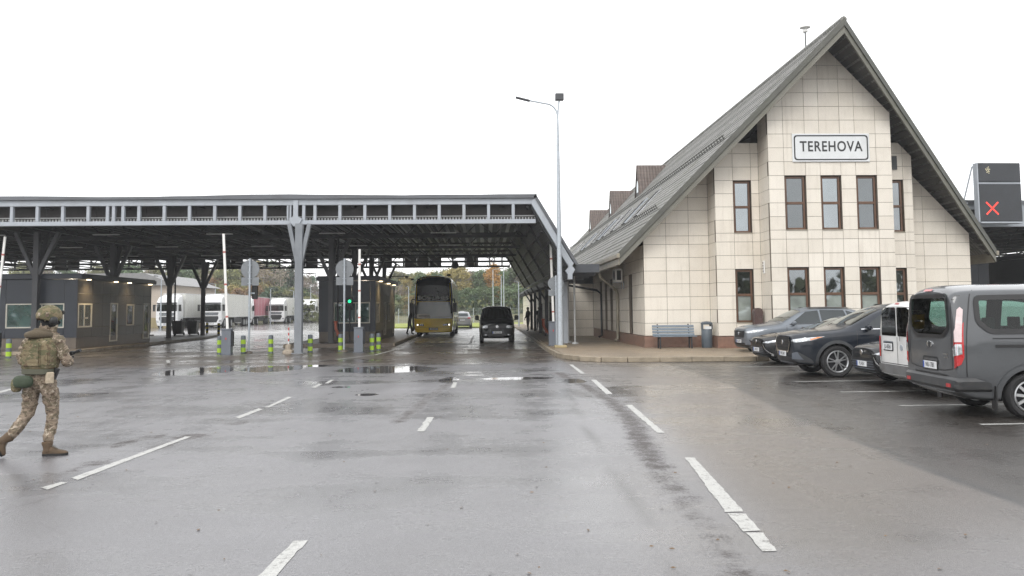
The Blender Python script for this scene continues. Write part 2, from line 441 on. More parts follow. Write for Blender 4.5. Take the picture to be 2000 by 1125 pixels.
rough = math_('ADD', rough, math_('MULTIPLY', math_('SUBTRACT', n_mid, .5), .16))
damp = rng_(noise(.45, 7, .68, WIDE), .44, .62)
rough = math_('SUBTRACT', math_('ADD', rough, math_('MULTIPLY', dk, .22), True), math_('MULTIPLY', damp, .13), True)
mr = nn(nt, 'ShaderNodeMix', data_type='FLOAT'); L(pm, mr.inputs[0]); L(rough, mr.inputs[2]); mr.inputs[3].default_value = .035
L(mr.outputs[0], b.inputs['Roughness'])
L(math_('MULTIPLY', rng_(math_('MAXIMUM', dk, pm), 0, 1, .9, .1, False), math_('MULTIPLY', rng_(damp, 0, 1, .8, 1., False), rng_(attr('newer_asphalt'), 0, 1, 1., .55, False))), b.inputs['Coat Weight']); b.inputs['Coat IOR'].default_value = 1.45
L(math_('ADD', mr.outputs[0], -.1, True), b.inputs['Coat Roughness'])
sp = rng_(dk, 0, 1, .62, .16, False); L(sp, b.inputs['Specular IOR Level'])
bp = nn(nt, 'ShaderNodeBump'); bp.inputs['Distance'].default_value = .010
L(rng_(pm, 0, 1, .8, .0, False), bp.inputs['Strength']); L(math_('ADD', n_fine, math_('MULTIPLY', n_grain, .5)), bp.inputs['Height'])
L(bp.outputs['Normal'], b.inputs['Normal'])
bp2 = nn(nt, 'ShaderNodeBump'); bp2.inputs['Distance'].default_value = .006; L(rng_(pm, 0, 1, .22, .0, False), bp2.inputs['Strength']); L(n_fine, bp2.inputs['Height']); L(bp2.outputs['Normal'], b.inputs['Coat Normal'])
me.materials.append(m)
ground = struct(link('ground', me))

# painted markings: thin sheets 4 mm over the asphalt
mp_, nt, b = _mat('worn_road_paint'); L = nt.links.new
tc = nn(nt, 'ShaderNodeTexCoord'); P = tc.outputs['Object']
wear = rng_(noise(11, 9, .84), .51, .64); fine = rng_(noise(120, 2, .6), .35, .7, .75, 1.1, False)
L(mixc(wear, mixc(1., (.47, .47, .45), fine, 'MULTIPLY'), (.10, .095, .09)), b.inputs['Base Color']); b.inputs['Roughness'].default_value = .42
bp = nn(nt, 'ShaderNodeBump'); bp.inputs['Strength'].default_value = .4; bp.inputs['Distance'].default_value = .004; L(noise(90, 3), bp.inputs['Height']); L(bp.outputs['Normal'], b.inputs['Normal'])
def ragged(mb, quads):
    """each stripe with slightly uneven long edges"""
    for (a, b_, c, d) in quads:                       # a-b one short end, c-d the other (b next to c)
        a, b_, c, d = [Vector((*p, .004)) for p in (a, b_, c, d)]
        n = max(2, int((d - a).length / .09)); wv = (b_ - a).normalized()
        l = [a.lerp(d, t / n) + wv * rng.normal(0, .006) for t in range(n + 1)]; r = [b_.lerp(c, t / n) + wv * rng.normal(0, .004) for t in range(n + 1)]
        mb.add(l + r, [(i, n + 1 + i, n + 2 + i, i + 1) for i in range(n)])
def stripe(mb, p, q, wd):
    p, q = Vector(p), Vector(q); d = (q - p).normalized(); s = Vector((d.y, -d.x)) * wd / 2
    ragged(mb, [(tuple(p - s), tuple(p + s), tuple(q + s), tuple(q - s))])
mb = MB()
for a, b_, c, d in [((1490, 1078), (1517, 1078), (1511, 1070), (1480, 1070))]: pass
ragged(mb, [[G(*p) for p in s] for s in [
    [(1456, 1041), (1490, 1041), (1517, 1077), (1490, 1078)], [(1420, 1003), (1456, 1004), (1487, 1037), (1452, 1039)], [(1338, 894), (1356, 894), (1453, 1000), (1417, 1001)],
    [(1221, 791), (1234, 791), (1298, 846), (1284, 846)], [(1154, 742), (1164, 742), (1197, 770), (1184, 770)], [(1111, 712), (1118, 712), (1143, 730), (1134, 730)],
    [(500, 1128), (537, 1128), (602, 1056), (574, 1057)], [(814, 843), (829, 843), (848, 815), (835, 815)], [(880, 758), (889, 758), (893, 747), (885, 747)], [(907, 691), (913, 691), (914, 683), (909, 683)],
    [(80, 953), (92, 957), (132, 943), (120, 942)], [(139, 934), (152, 938), (374, 853), (362, 853)], [(460, 815), (467, 818), (512, 800), (505, 798)], [(517, 796), (526, 796), (571, 776), (563, 775)],
    [(608, 757), (616, 758), (630, 750), (623, 750)], [(634, 749), (641, 749), (653, 742), (646, 742)], [(0, 764), (0, 768), (38, 758), (34, 756)]]])
for p, q, wd in [((3.1, 69), (2.62, 42), .12), ((2.62, 42), (2.62, 31), .12), ((-4.35, 58), (-4.05, 37), .12), ((-4.05, 37), (-4.3, 33.7), .12), ((-4.3, 33.7), (-5.35, 30.6), .12),
                 ((-4.1, 42.6), (2.5, 43.4), .14), ((-.75, 44), (-.75, 58), .10), ((-5.6, 30.3), (-6.6, 29.9), .1), ((-6.9, 29.8), (-7.9, 29.7), .1), ((-10.9, 29.7), (-11.6, 31.5), .12), ((-11.6, 31.5), (-11.3, 33.6), .12), ((-11.3, 33.6), (-9.6, 34.8), .12)]:
    stripe(mb, p, q, wd)
struct(mb.build('road_markings', mp_, fix=False))
mb = MB()
for y0, x0, x1 in [(24.5, 7.3, 12), (22.0, 7.1, 12), (19.45, 7.15, 12.2), (16.95, 7.15, 12), (14.5, 7.13, 12), (12.1, 7.12, 12), (9.6, 7.1, 12)]:
    stripe(mb, (x0, y0 - .02), (x1, y0 + .1), .11)
struct(mb.build('parking_bay_markings', mp_, fix=False))

# pavement in front of the terminal, its kerb, and the booth islands
m_pave, nt, b = _mat('paving_blocks'); L = nt.links.new
tc = nn(nt, 'ShaderNodeTexCoord'); P = tc.outputs['Object']
br = nn(nt, 'ShaderNodeTexBrick'); br.inputs['Scale'].default_value = 5; br.inputs['Mortar Size'].default_value = .012; br.inputs['Color1'].default_value = (.34, .26, .175, 1); br.inputs['Color2'].default_value = (.25, .195, .135, 1); br.inputs['Mortar'].default_value = (.10, .085, .065, 1)
L(P, br.inputs['Vector'])
c = mixc(rng_(noise(.5, 7, .7), .35, .7), br.outputs['Color'], mixc(.5, br.outputs['Color'], (.12, .10, .08)))
L(c, b.inputs['Base Color']); L(rng_(noise(.8, 5), .3, .7, .38, .62, False), b.inputs['Roughness'])
bp = nn(nt, 'ShaderNodeBump'); bp.inputs['Strength'].default_value = .5; bp.inputs['Distance'].default_value = .006; L(math_('ADD', br.outputs['Fac'], math_('MULTIPLY', noise(40), -.5)), bp.inputs['Height']); bp.invert = True
L(bp.outputs['Normal'], b.inputs['Normal'])
m_kerb = M('kerb_concrete', (.27, .225, .165), .55, var=.22, scale=3, bump=.4, bscale=50, dirt=(.09, .08, .06), dscale=2, damt=.7)
m_conc = M('island_concrete', (.12, .098, .078), .42, var=.2, scale=1.5, bump=.35, bscale=45, dirt=(.07, .06, .05), dscale=.8, damt=.7)
edge = [(3.05, 96), (2.85, 50), (2.68, 39), (2.62, 33.5), (2.66, 30.6), (2.85, 29.2), (3.2, 28.2), (3.8, 27.5), (4.6, 27.25), (8.7, 27.05), (9.1, 27.2), (9.3, 27.6), (9.5, 32.2), (20.9, 32.4)]
mb = MB(); mb.prism([(x, y) for x, y in [(edge[i][0] + (.13 if i < 7 else 0), edge[i][1] + (.13 if 6 < i < 10 else 0)) for i in range(len(edge))]] + [(20.9, 98), (3.2, 98)], 'z', .0, .15)
struct(mb.build('pavement', m_pave))
def kerb_run(name, pts, h=.165, wd=.15, step=1.):
    mb = MB(); acc = []
    for p, q in zip(pts[:-1], pts[1:]):
        p, q = Vector(p), Vector(q); n = max(1, round((q - p).length / step))
        for i in range(n):
            a, b_ = p.lerp(q, i / n), p.lerp(q, (i + 1) / n); d = (b_ - a).normalized() * .004
            mb.bar((*(a + d), h / 2 + rng.normal(0, .002)), (*(b_ - d), h / 2 + rng.normal(0, .002)), wd, h)
    return struct(mb.build(name, m_kerb, bevel=.012))
kerb_run('kerb', edge)
i1 = [(-17.75, 36.4), (-17.95, 48), (-18.3, 56), (-19.2, 62), (-20.4, 66), (-21.8, 66), (-23.1, 60), (-23.1, 36.4)]
i2 = [(-4.45, 41.5), (-4.55, 55), (-4.75, 70), (-9.7, 70), (-9.7, 41.5)]
for isl in (i1, i2):
    mb = MB(); mb.prism(isl, 'z', 0, .15); struct(mb.build('booth_island', m_conc))
    kerb_run('island_kerb', isl + (isl[:1] if isl is i1 else []), h=.158)
i3 = [(-33, 42), (-33, 64), (-24.6, 64), (-24.6, 42)]
mb = MB(); mb.prism(i3, 'z', 0, .15); struct(mb.build('booth_island', m_conc))
mb = MB(); mb.prism([(22.5, 40), (34, 40), (34, 62), (22.5, 62)], 'z', 0, .15); struct(mb.build('booth_island', m_conc))
m_grass = M('wet_lawn', (.27, .31, .05), .8, var=.35, scale=.7, bump=.8, bscale=20, dirt=(.10, .085, .04), dscale=.25, damt=.6)
m_field = M('rough_grass', (.12, .115, .05), .85, var=.35, scale=.3, bump=.8, bscale=8, dirt=(.09, .07, .04), dscale=.12, damt=.6)
mb = MB(); mb.prism([(-15, 88), (-2, 86), (4, 83), (60, 84), (60, 113), (-15, 113)], 'z', 0, .1); struct(mb.build('lawn', m_grass))
# rising ground under the wood
mb = MB(); n = 30
xs = np.linspace(-140, 140, n); ys = [113.5, 125, 140, 175, 260, 500]; zs = [.02, .5, 1.0, 1.6, 2.5, 3]
for i in range(len(ys)):
    for x in xs: mb.v.append((x * (1 + i * .25), ys[i] + (30 if x < -20 else 0), zs[i] + rng.normal(0, .12)))
for i in range(len(ys) - 1):
    for k in range(n - 1): mb.f.append((i * n + k, i * n + k + 1, (i + 1) * n + k + 1, (i + 1) * n + k)); mb.mi.append(0)
struct(mb.build('field', m_field, smooth=60))
# ------------------------------------------------------------------ terminal building
m_panel = M('cream_cladding_panel', (.71, .665, .59), .5, var=.05, scale=.6, dirt=(.50, .45, .38), dscale=.7, damt=.35)
nt = m_panel.node_tree; L = nt.links.new; b = nt.nodes['Principled BSDF']     # panels from different batches, rain streaks down them
src = b.inputs['Base Color'].links[0].from_socket; gi = nn(nt, 'ShaderNodeNewGeometry')
P = nn(nt, 'ShaderNodeTexCoord').outputs['Object']; ms = nn(nt, 'ShaderNodeMapping'); ms.inputs['Scale'].default_value = (5, 5, .35); L(P, ms.inputs['Vector'])
st_ = rng_(noise(1.2, 6, .7, ms.outputs['Vector']), .50, .72)
c = mixc(1., src, mixc(gi.outputs['Random Per Island'], (.94, .93, .915), (1.04, 1.04, 1.04)), 'MULTIPLY')
L(mixc(math_('MULTIPLY', st_, .30), c, (.42, .37, .30)), b.inputs['Base Color'])
m_joint = M('panel_joint', (.135, .112, .088), .8, var=.1)
m_plinth = M('red_brown_granite_plinth', (.235, .135, .10), .4, var=.25, scale=6, dirt=(.12, .09, .07), dscale=1.5, damt=.6)
m_wframe = M('brown_window_frame', (.115, .058, .032), .4, var=.15)
m_pane = GL('building_glass', (.035, .045, .045), .24, scale=1.1)
m_panes = [GL('bluish_glass', (.06, .075, .085), .27, scale=.9, wob=.12), GL('grey_glass', (.045, .05, .055), .22, scale=1.7, wob=.16), GL('dark_glass', (.018, .022, .024), .17, scale=1.3, wob=.14)]
m_pane2 = GL('blind_behind_glass', (.26, .29, .27), .16, var=.25, scale=1.4)
m_barge = M('olive_grey_barge_board', (.075, .075, .064), .5, var=.15, dirt=(.06, .07, .04), damt=.5)
m_barge2 = M('pale_olive_barge_strip', (.14, .136, .112), .5, var=.12, dirt=(.10, .10, .06), damt=.5)
m_soffit = M('dark_brown_soffit', (.032, .028, .026), .6, var=.25)
m_gutter = M('beige_gutter', (.30, .27, .21), .4, var=.1, dirt=(.12, .11, .08), damt=.6)
m_void = M('dark_core', (.02, .019, .018), .9, var=.2)

def tile_mat(name, col, along, across, moss, rough=.62):
    """pressed metal tiles: step rows across the slope, waves along the row"""
    m, nt_, b = _mat(name)
    global nt, L, P
    nt = nt_; L = nt.links.new
    tc = nn(nt, 'ShaderNodeTexCoord'); P = tc.outputs['Object']
    sx = nn(nt, 'ShaderNodeSeparateXYZ'); L(P, sx.inputs[0])
    a = sx.outputs['XYZ'.index(along)]; c = sx.outputs['XYZ'.index(across)]
    row = math_('FRACT', math_('MULTIPLY', a, 33 / 7.8 if along == 'X' else 4.))
    wave = math_('SINE', math_('MULTIPLY', c, 2 * math.pi / .21))
    h = math_('ADD', math_('MULTIPLY', row, .6), math_('MULTIPLY', wave, .3))
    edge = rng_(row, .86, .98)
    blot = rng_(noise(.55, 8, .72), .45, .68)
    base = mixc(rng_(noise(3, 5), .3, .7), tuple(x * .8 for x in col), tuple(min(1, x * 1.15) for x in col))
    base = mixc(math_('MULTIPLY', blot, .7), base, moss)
    base = mixc(math_('MULTIPLY', edge, .8), base, tuple(x * .2 for x in col))  # shade under each lap painted into the tile colour
    base = mixc(rng_(wave, -.4, -1., 0, .55), base, tuple(x * .3 for x in col))  # wave troughs shaded in the colour as well
    L(base, b.inputs['Base Color']); b.inputs['Roughness'].default_value = rough
    bp = nn(nt, 'ShaderNodeBump'); bp.inputs['Strength'].default_value = 1.; bp.inputs['Distance'].default_value = .06
    L(h, bp.inputs['Height']); L(bp.outputs['Normal'], b.inputs['Normal'])
    return m
m_tile = tile_mat('grey_metal_roof_tiles', (.225, .22, .205), 'X', 'Y', (.11, .115, .08))
m_tileb = tile_mat('brown_metal_roof_tiles', (.15, .115, .10), 'Z', 'X', (.10, .08, .07))

XC, SL, ZR = 13.3, 1.06, 12.27
def zr(x): return ZR - SL * abs(x - XC)
ROWS = [.62, 1.13, 1.66, 2.19, 2.72, 3.25, 3.79, 4.33, 4.68, 5.2, 5.73, 6.26, 6.79, 7.33, 7.87, 8.41, 8.95, 9.49, 10.03, 10.57, 11.11, 11.65, 12.2]
BASE = thing('terminal_building', 'cream panelled terminal with a steep grey tiled roof, brown windows and a projecting gable bay', 'building', (13.3, 34.2, 0))

def clad(name, plane, pos, us, rows, holes=(), cuts=(), out=-1, parent=BASE, t=.02):
    """cladding panels with open joints on the plane (axis plane = pos); holes: (u0, u1, z0, z1); cuts: a*u+b*z<=c"""
    mb = MB()
    for i in range(len(us) - 1):
        for j in range(len(rows) - 1):
            u0, u1, z0, z1 = us[i], us[i + 1], rows[j], rows[j + 1]
            cu, cz = (u0 + u1) / 2, (z0 + z1) / 2
            if any(h[0] < cu < h[1] and h[2] < cz < h[3] for h in holes): continue
            g = .0075
            full = [(u0, z0), (u1, z0), (u1, z1), (u0, z1)]; pan = [(u0 + g, z0 + g), (u1 - g, z0 + g), (u1 - g, z1 - g), (u0 + g, z1 - g)]
            for k in cuts: full = clip(full, *k); pan = clip(pan, *k) if len(pan) > 2 else pan
            if len(full) < 3: continue
            mb.prism(full, plane, pos - out * t, pos - out * (t + .12), 1)
            if len(pan) > 2 and abs(area(pan)) > .004:
                o = rng.normal(0, .0015); mb.prism(pan, plane, pos + out * o, pos - out * (t - .001), 0)
    return mb.build(name, [m_panel, m_joint], parent, world=True)

def window(u0, u1, z0, z1, pos, plane='y', out=-1, split=.5, pane=None, low_pane=None, parent=BASE, fr=None, rec=.10, mull=True, sill=True):
    """frame set back in its reveal, two panes and a transom"""
    mb = MB(); a, b_ = pos - out * rec, pos - out * (rec + .07)
    lo, hi = min(a, b_), max(a, b_)
    def bx(x0, x1, za, zb, d0=lo, d1=hi):
        if plane == 'y': mb.box(x0, x1, d0, d1, za, zb)
        else: mb.box(d0, d1, x0, x1, za, zb)
    f = .075
    bx(u0, u0 + f, z0, z1); bx(u1 - f, u1, z0, z1); bx(u0 + f, u1 - f, z0, z0 + f); bx(u0 + f, u1 - f, z1 - f, z1)
    zm = z0 + (z1 - z0) * split
    if mull: bx(u0 + f, u1 - f, zm - .05, zm + .05)
    w_ = mb.build('window', fr or m_wframe, parent, world=True, bevel=.008)
    for za, zb, mt in ((z0 + f, zm - .05, low_pane or pane or m_pane), (zm + .05, z1 - f, pane or m_pane)) if mull else ((z0 + f, z1 - f, pane or m_pane),):
        g = MB(); d = pos - out * (rec + .045)
        if plane == 'y': g.box(u0 + f, u1 - f, d, d + .012, za, zb)
        else: g.box(d, d + .012, u0 + f, u1 - f, za, zb)
        g.build('pane', mt, w_, world=True)
    if sill:
        g = MB(); a, b_ = pos + out * .03, pos - out * rec
        if plane == 'y': g.box(u0 - .02, u1 + .02, min(a, b_), max(a, b_), z0 - .03, z0 - .001)
        else: g.box(min(a, b_), max(a, b_), u0 - .02, u1 + .02, z0 - .03, z0 - .001)
        g.build('sill', m_gutter, w_, world=True)
    return w_

YW, YI, YB = 34.2, 33.1, 31.9
und = .40
cutL = [(-SL, 1, ZR - und - SL * XC)]; cutR = [(SL, 1, ZR - und + SL * XC)]
clad('wall', 'y', YW, [6.5, 7.43, 8.37, 9.19], ROWS, cuts=cutL)
clad('wall', 'y', YW, [17.2, 18.15, 19.1, 20.07], ROWS, cuts=cutR)
wl = [(9.93, 10.66, 4.68, 6.79), (9.93, 10.66, 1.13, 3.25)]
clad('wall', 'y', YI, [9.19, 9.93, 10.66, 10.97], ROWS[:15] + [8.3], wl, cutL)
wr = [(16.1, 16.83, 4.68, 6.79), (16.1, 16.83, 1.13, 3.25)]
clad('wall', 'y', YI, [15.8, 16.1, 16.83, 17.2], ROWS[:15] + [8.3], wr, cutR)
bu = [10.97, 11.58, 12.42, 12.99, 13.8, 14.38, 15.2, 15.8]
wb = [(bu[i], bu[i + 1], z0, z1) for i in (1, 3, 5) for z0, z1 in ((4.68, 6.79), (1.13, 3.25))]
clad('wall', 'y', YB, bu, ROWS, wb, cutL + cutR)
clad('wall', 'x', 10.97, [YB + .02, YI], ROWS[:17] + [9.3], out=-1); clad('wall', 'x', 15.8, [YB + .02, YI], ROWS[:17] + [9.3], out=1)
clad('wall', 'x', 9.19, [YI + .02, YW], ROWS[:13] + [7.4], out=-1); clad('wall', 'x', 17.2, [YI + .02, YW], ROWS[:13] + [7.4], out=1)
ys = [YW + .02] + list(np.arange(35.1, 50.5, .95))
side_holes = [(y, y + .95, .62, 3.25) for y in (ys[3], ys[9], ys[11], ys[13])]
clad('wall', 'x', 6.5, ys, ROWS[:8], side_holes, out=-1)
clad('wall', 'x', 20.07, ys, ROWS[:8], out=1)
clad('wall', 'y', 50.2, [4.35, 5.3, 6.48], [.15] + ROWS[:6], out=-1)
clad('wall', 'x', 4.35, [50.22] + list(np.arange(51.2, 96, 1.1)), [.15, .62] + ROWS[1:6], [(54.5, 56.7, .1, 2.3), (63.3, 65.5, .1, 2.3)], out=-1)
for i, (a, b_, z0, z1) in enumerate(wl + wr + wb):
    low = z0 < 2
    window(a + .03, b_ - .03, z0 + .02, z1 - .03, YI if i < 4 else YB, split=.5 if not low else .52, pane=m_panes[(i * 2 + (1 if i > 6 else 0)) % 3], low_pane=m_pane2 if low and i in (1, 5, 7, 9) else None)
for a, b_, z0, z1 in side_holes: window(a + .1, b_ - .3, .75, z1 - .05, 6.5, 'x', rec=.12, mull=False, pane=m_pane2, fr=m_gutter, sill=False)
# plinth
mb = MB()
P_ = [(6.47, 51), (6.47, YW - .03), (9.16, YW - .03), (9.16, YI - .03), (10.94, YI - .03), (10.94, YB - .03), (15.83, YB - .03), (15.83, YI - .03), (17.23, YI - .03), (17.23, YW - .03), (20.1, YW - .03), (20.1, 51)]
mb.prism(P_, 'z', 0, .60); mb.build('plinth', m_plinth, BASE, world=True)
# added dark core behind the cladding that keeps light out
mb = MB()
mb.prism([(6.8, .3), (19.8, .3), (19.8, 4.2), (XC, 11.2), (6.8, 4.2)], 'y', 34.5, 95.5)
mb.prism([(9.5, .3), (17, .3), (17, 7.5), (15.9, 8.6), (10.7, 8.6), (9.5, 7.5)], 'y', 33.42, 34.5)
mb.prism([(11.25, .3), (15.5, .3), (15.5, 9.3), (XC, 11.3), (11.25, 9.3)], 'y', 32.22, 33.5)
mb.box(4.6, 6.9, 50.5, 95, .2, 3.2)
mb.build('light_block', m_void, BASE, world=True)
# roof: two slabs, the rakes running forward to the ridge
YA, YE, YF = 30.0, 34.1, 96.
XL, XR = 5.5, 21.1
def slab(xe):
    s = 1 if xe > XC else -1
    t, f = [(xe, YE, zr(xe)), (XC, YA, ZR), (XC, YF, ZR), (xe, YF, zr(xe))], .14
    vs = t + [(x, y, z - f) for x, y, z in t]
    return vs, [(0, 1, 2, 3), (7, 6, 5, 4), (0, 4, 5, 1), (1, 5, 6, 2), (2, 6, 7, 3), (3, 7, 4, 0)]
def tiles(mb, xe):
    s = 1 if xe > XC else -1; n = 33; h = .04
    def yf(x): return YE + (YA - YE) * (x - xe) / (XC - xe)
    for i in range(n):                                     # each row of tiles laps over the one below
        xa, xb = xe + (XC - xe) * i / n, xe + (XC - xe) * (i + 1) / n
        vs = [(xa, yf(xa), zr(xa) + h), (xb, yf(xb), zr(xb) + .004), (xb, YF, zr(xb) + .004), (xa, YF, zr(xa) + h), (xa, yf(xa), zr(xa) - .01), (xa, YF, zr(xa) - .01)]
        mb.add(vs, [(0, 1, 2, 3), (4, 0, 3, 5)])
mb = MB(); tiles(mb, XL); tiles(mb, XR); mb.add(*slab(XL)); mb.add(*slab(XR)); mb.tube([(XC, YA, ZR + .02), (XC, YF, ZR + .02)], .12, 8)
roof = mb.build('roof', m_tile, BASE, world=True)
mb = MB()
for xe in (XL, XR):                                        # soffit boards under the overhang
    s = 1 if xe > XC else -1
    n = 34
    for i in range(n):
        a, b_ = i / n, (i + 1) / n - .004
        xa, xb = xe + (XC - xe) * a, xe + (XC - xe) * b_
        ya, yb = YE + (YA - YE) * a + .1, YE + (YA - YE) * b_ + .1
        za, zb = zr(xa) - .2, zr(xb) - .2
        mb.add([(xa, ya, za), (xb, yb, zb - .05), (xb, 34.6, zb - .05), (xa, 34.6, za)], [(0, 1, 2, 3)])
mb.build('soffit', m_soffit, roof, world=True, fix=False)
def rake(name, m, off, h0, h1, th):
    mb = MB()
    for xe in (XL, XR):
        a = Vector((xe, YE - off, zr(xe))); b_ = Vector((XC, YA - off, ZR))
        vs = []
        for p in (a, b_):
            for dy in (0, th):
                for dz in (h0, h1): vs.append((p.x, p.y + dy, p.z + dz))
        mb.add(vs, [(0, 1, 5, 4), (2, 6, 7, 3), (0, 4, 6, 2), (1, 3, 7, 5), (0, 2, 3, 1), (4, 5, 7, 6)])
    return mb.build(name, m, roof, world=True)
rake('barge_board', m_barge, .05, -.22, .06, .16); rake('barge_board', m_barge2, .0, -.50, -.222, .10)
for xe, s in ((XL, -1), (XR, 1)):
    mb = MB(); mb.box(xe - .12 if s < 0 else xe - .02, xe + .02 if s < 0 else xe + .12, YE - .05, YF, zr(xe) - .22, zr(xe) - .03)
    mb.box(xe - .03, xe + .03, YE + .05, YF, zr(xe) - .5, zr(xe) - .22)
    mb.build('gutter', m_gutter, roof, world=True, bevel=.02)
for x in (7.25, 9.75):                                     # snow guards: rail on brackets
    mb = MB(); z = zr(x)
    for dz in (.08, .18): mb.tube([(x - dz * .3, 34.9 if x < 8 else 33.4, z + dz), (x - dz * .3, 95, z + dz)], .022, 5)
    for y in np.arange(35 if x < 8 else 33.6, 95, .42): mb.bar((x + .04, y, z - .02), (x - .07, y, z + .22), .05, .03)
    mb.build('snow_guard', m_barge, roof, world=True)
m_sky = GL('roof_window_glass', (.05, .06, .065), .55, rough=.06)
for i, y in enumerate((42.6, 46.4, 50.6, 54.6, 57.4, 60.2, 64.5, 67.4, 74, 78)):
    mb = MB(); x0, x1 = 7.75, 9.05; h = .09
    def rp(x, y_, d): return (x - d * .72, y_, zr(x) + d * .69)
    for ya, yb, xa, xb in ((y - .6, y - .5, x0, x1), (y + .5, y + .6, x0, x1), (y - .5, y + .5, x0, x0 + .08), (y - .5, y + .5, x1 - .08, x1)):
        mb.add([rp(xa, ya, 0), rp(xb, ya, 0), rp(xb, yb, 0), rp(xa, yb, 0), rp(xa, ya, h), rp(xb, ya, h), rp(xb, yb, h), rp(xa, yb, h)], [(0, 3, 2, 1), (4, 5, 6, 7), (0, 1, 5, 4), (1, 2, 6, 5), (2, 3, 7, 6), (3, 0, 4, 7)])
    mb.mi = [1 if k < 6 else 0 for k in range(len(mb.f))]; mb.build('roof_window', [m_dark, m_chrome if i % 3 != 1 else m_steel], roof, world=True)
    g = MB(); xa, xb = x0 + .08, x1 - .08; g.add([rp(xa, y - .5, .05), rp(xb, y - .5, .05), rp(xb, y + .5, .05), rp(xa, y + .5, .05)], [(0, 1, 2, 3)])
    g.build('skylight_glass', m_sky, roof, world=True, fix=False)
for y in (58., 70.6, 84.3):
    xf, zt, wd = 10.72, 11.72, .95; zb = zr(xf) - .1
    xt = XC - (ZR - zt) / SL
    ap, bl, br_ = Vector((xf - .08, y, zt)), Vector((xf - .08, y - wd, zb - .1)), Vector((xf - .08, y + wd, zb - .1))
    bk = Vector((xt + .1, y, zt)); th = Vector((0, 0, .09))
    mb = MB()
    for e in (bl, br_):
        vs = [ap, bk, e + Vector((.35, 0, .1)), e]; mb.add(vs + [v - th for v in vs], [(0, 1, 2, 3), (7, 6, 5, 4), (0, 4, 5, 1), (1, 5, 6, 2), (2, 6, 7, 3), (3, 7, 4, 0)])
    d = mb.build('dormer', m_tileb, BASE, world=True)
    g = MB(); g.prism([(y - wd + .08, zb - .2), (y + wd - .08, zb - .2), (y, zt - .14)], 'x', xf, xf + .1); g.build('gable_board', m_soffit, d, world=True)
    g = MB(); g.box(xf - .03, xf + .02, y - .3, y + .3, zb + .35, zb + 1.15); g.build('dormer_window', m_pane, d, world=True)
# vent, dark opening under the eave, downpipe, house plaque
mb = MB(); mb.box(16.3, 16.6, YI - .03, YI + .02, 7.2, 7.75)
for k in range(7): mb.box(16.33, 16.57, YI - .05, YI - .031, 7.2 + k * .078, 7.24 + k * .078)
mb.build('vent_grille', M('grey_vent_metal', (.07, .075, .08), .5), BASE, world=True)
mb = MB(); mb.tube([(5.52, 40.6, zr(XL) - .2), (5.6, 40.6, 3.25), (6.36, 40.6, 2.62), (6.4, 40.6, 2.45), (6.4, 40.6, .3), (6.25, 40.55, .2)], .075, 10)
mb.build('downpipe', m_gutter, BASE, world=True, smooth=40)
mb = MB(); mb.tube([(4.05, 45.5, 3.2), (4.4, 45.5, 3.05), (6.15, 46, 2.75), (6.38, 46, 2.55), (6.38, 46, .3), (6.2, 46, .22)], .06, 10)
mb.build('downpipe', m_dark, BASE, world=True, smooth=40)
mb = MB(); mb.box(10.90, 10.955, 32.6, 32.72, 3.05, 3.55); pl = mb.build('house_plaque', m_white, BASE, world=True)
g = MB()
for k in range(4): g.box(10.893, 10.8995, 32.62, 32.70, 3.1 + k * .11, 3.17 + k * .11)
g.build('plaque_print', m_ink, pl, world=True)
# flat roof linking the terminal to the canopy
mb = MB(); mb.box(3.9, 4.95, 36.3, 95, 3.42, 3.62); mb.box(3.9, 4.95, 36.18, 36.3, 3.3, 3.66)
for y in np.arange(37.5, 95, 2.2): mb.box(3.9, 4.95, y, y + .12, 3.2, 3.42)
mb.build('link_roof', M('dark_grey_flashing', (.06, .066, .078), .4, var=.12), BASE, world=True)

# name sign
m_signw = M('white_sign_sheet', (.66, .68, .69), .35, var=.04, scale=1.5, dirt=(.45, .45, .44), damt=.3)
sg = thing('name_sign', 'white name board reading TEREHOVA with a black rounded border, high on the gable', 'sign', (13.42, YB, 7.86))
mb = MB(); mb.box(-1.51, 1.51, -.06, -.005, -.55, .55); mb.build('board', m_signw, sg, bevel=.01)
outer = rounded([(-1.45, -.49), (1.45, -.49), (1.45, .49), (-1.45, .49)], .14, 6); inner = rounded([(-1.40, -.44), (1.40, -.44), (1.40, .44), (-1.40, .44)], .11, 6)
mb = MB(); n = len(outer)
vs = [(a, -.066, b_) for a, b_ in outer] + [(a, -.066, b_) for a, b_ in inner] + [(a, -.058, b_) for a, b_ in outer] + [(a, -.058, b_) for a, b_ in inner]
mb.add(vs, [(i, (i + 1) % n, n + (i + 1) % n, n + i) for i in range(n)] + [(i, 2 * n + i, 2 * n + (i + 1) % n, (i + 1) % n) for i in range(n)])
mb.build('border', m_ink, sg)
lettering('TEREHOVA', .56, m_ink, sg, (0, -.064, .03), FACE_MY, sx=.80, depth=.008, spacing=1.12, bold=.009)

# weather sensor on the ridge
m_gatebox0 = M('grey_mast', (.13, .135, .14), .5)
t = thing('roof_sensor', 'small white dome sensor on a thin mast above the roof ridge', 'sensor', (13.3, 33.7, 12.3))
mb = MB(); mb.tube([(0, 0, 0), (0, 0, .75)], .036, 8); mb.build('mast', m_gatebox0, t)
mb = MB(); mb.lathe([(.02, .72), (.10, .74), (.11, .82), (.05, .84), (.05, .88), (.22, .92), (.21, .97), (.12, 1.05), (.03, 1.08)], n=20); mb.build('dome', m_white, t, smooth=40)

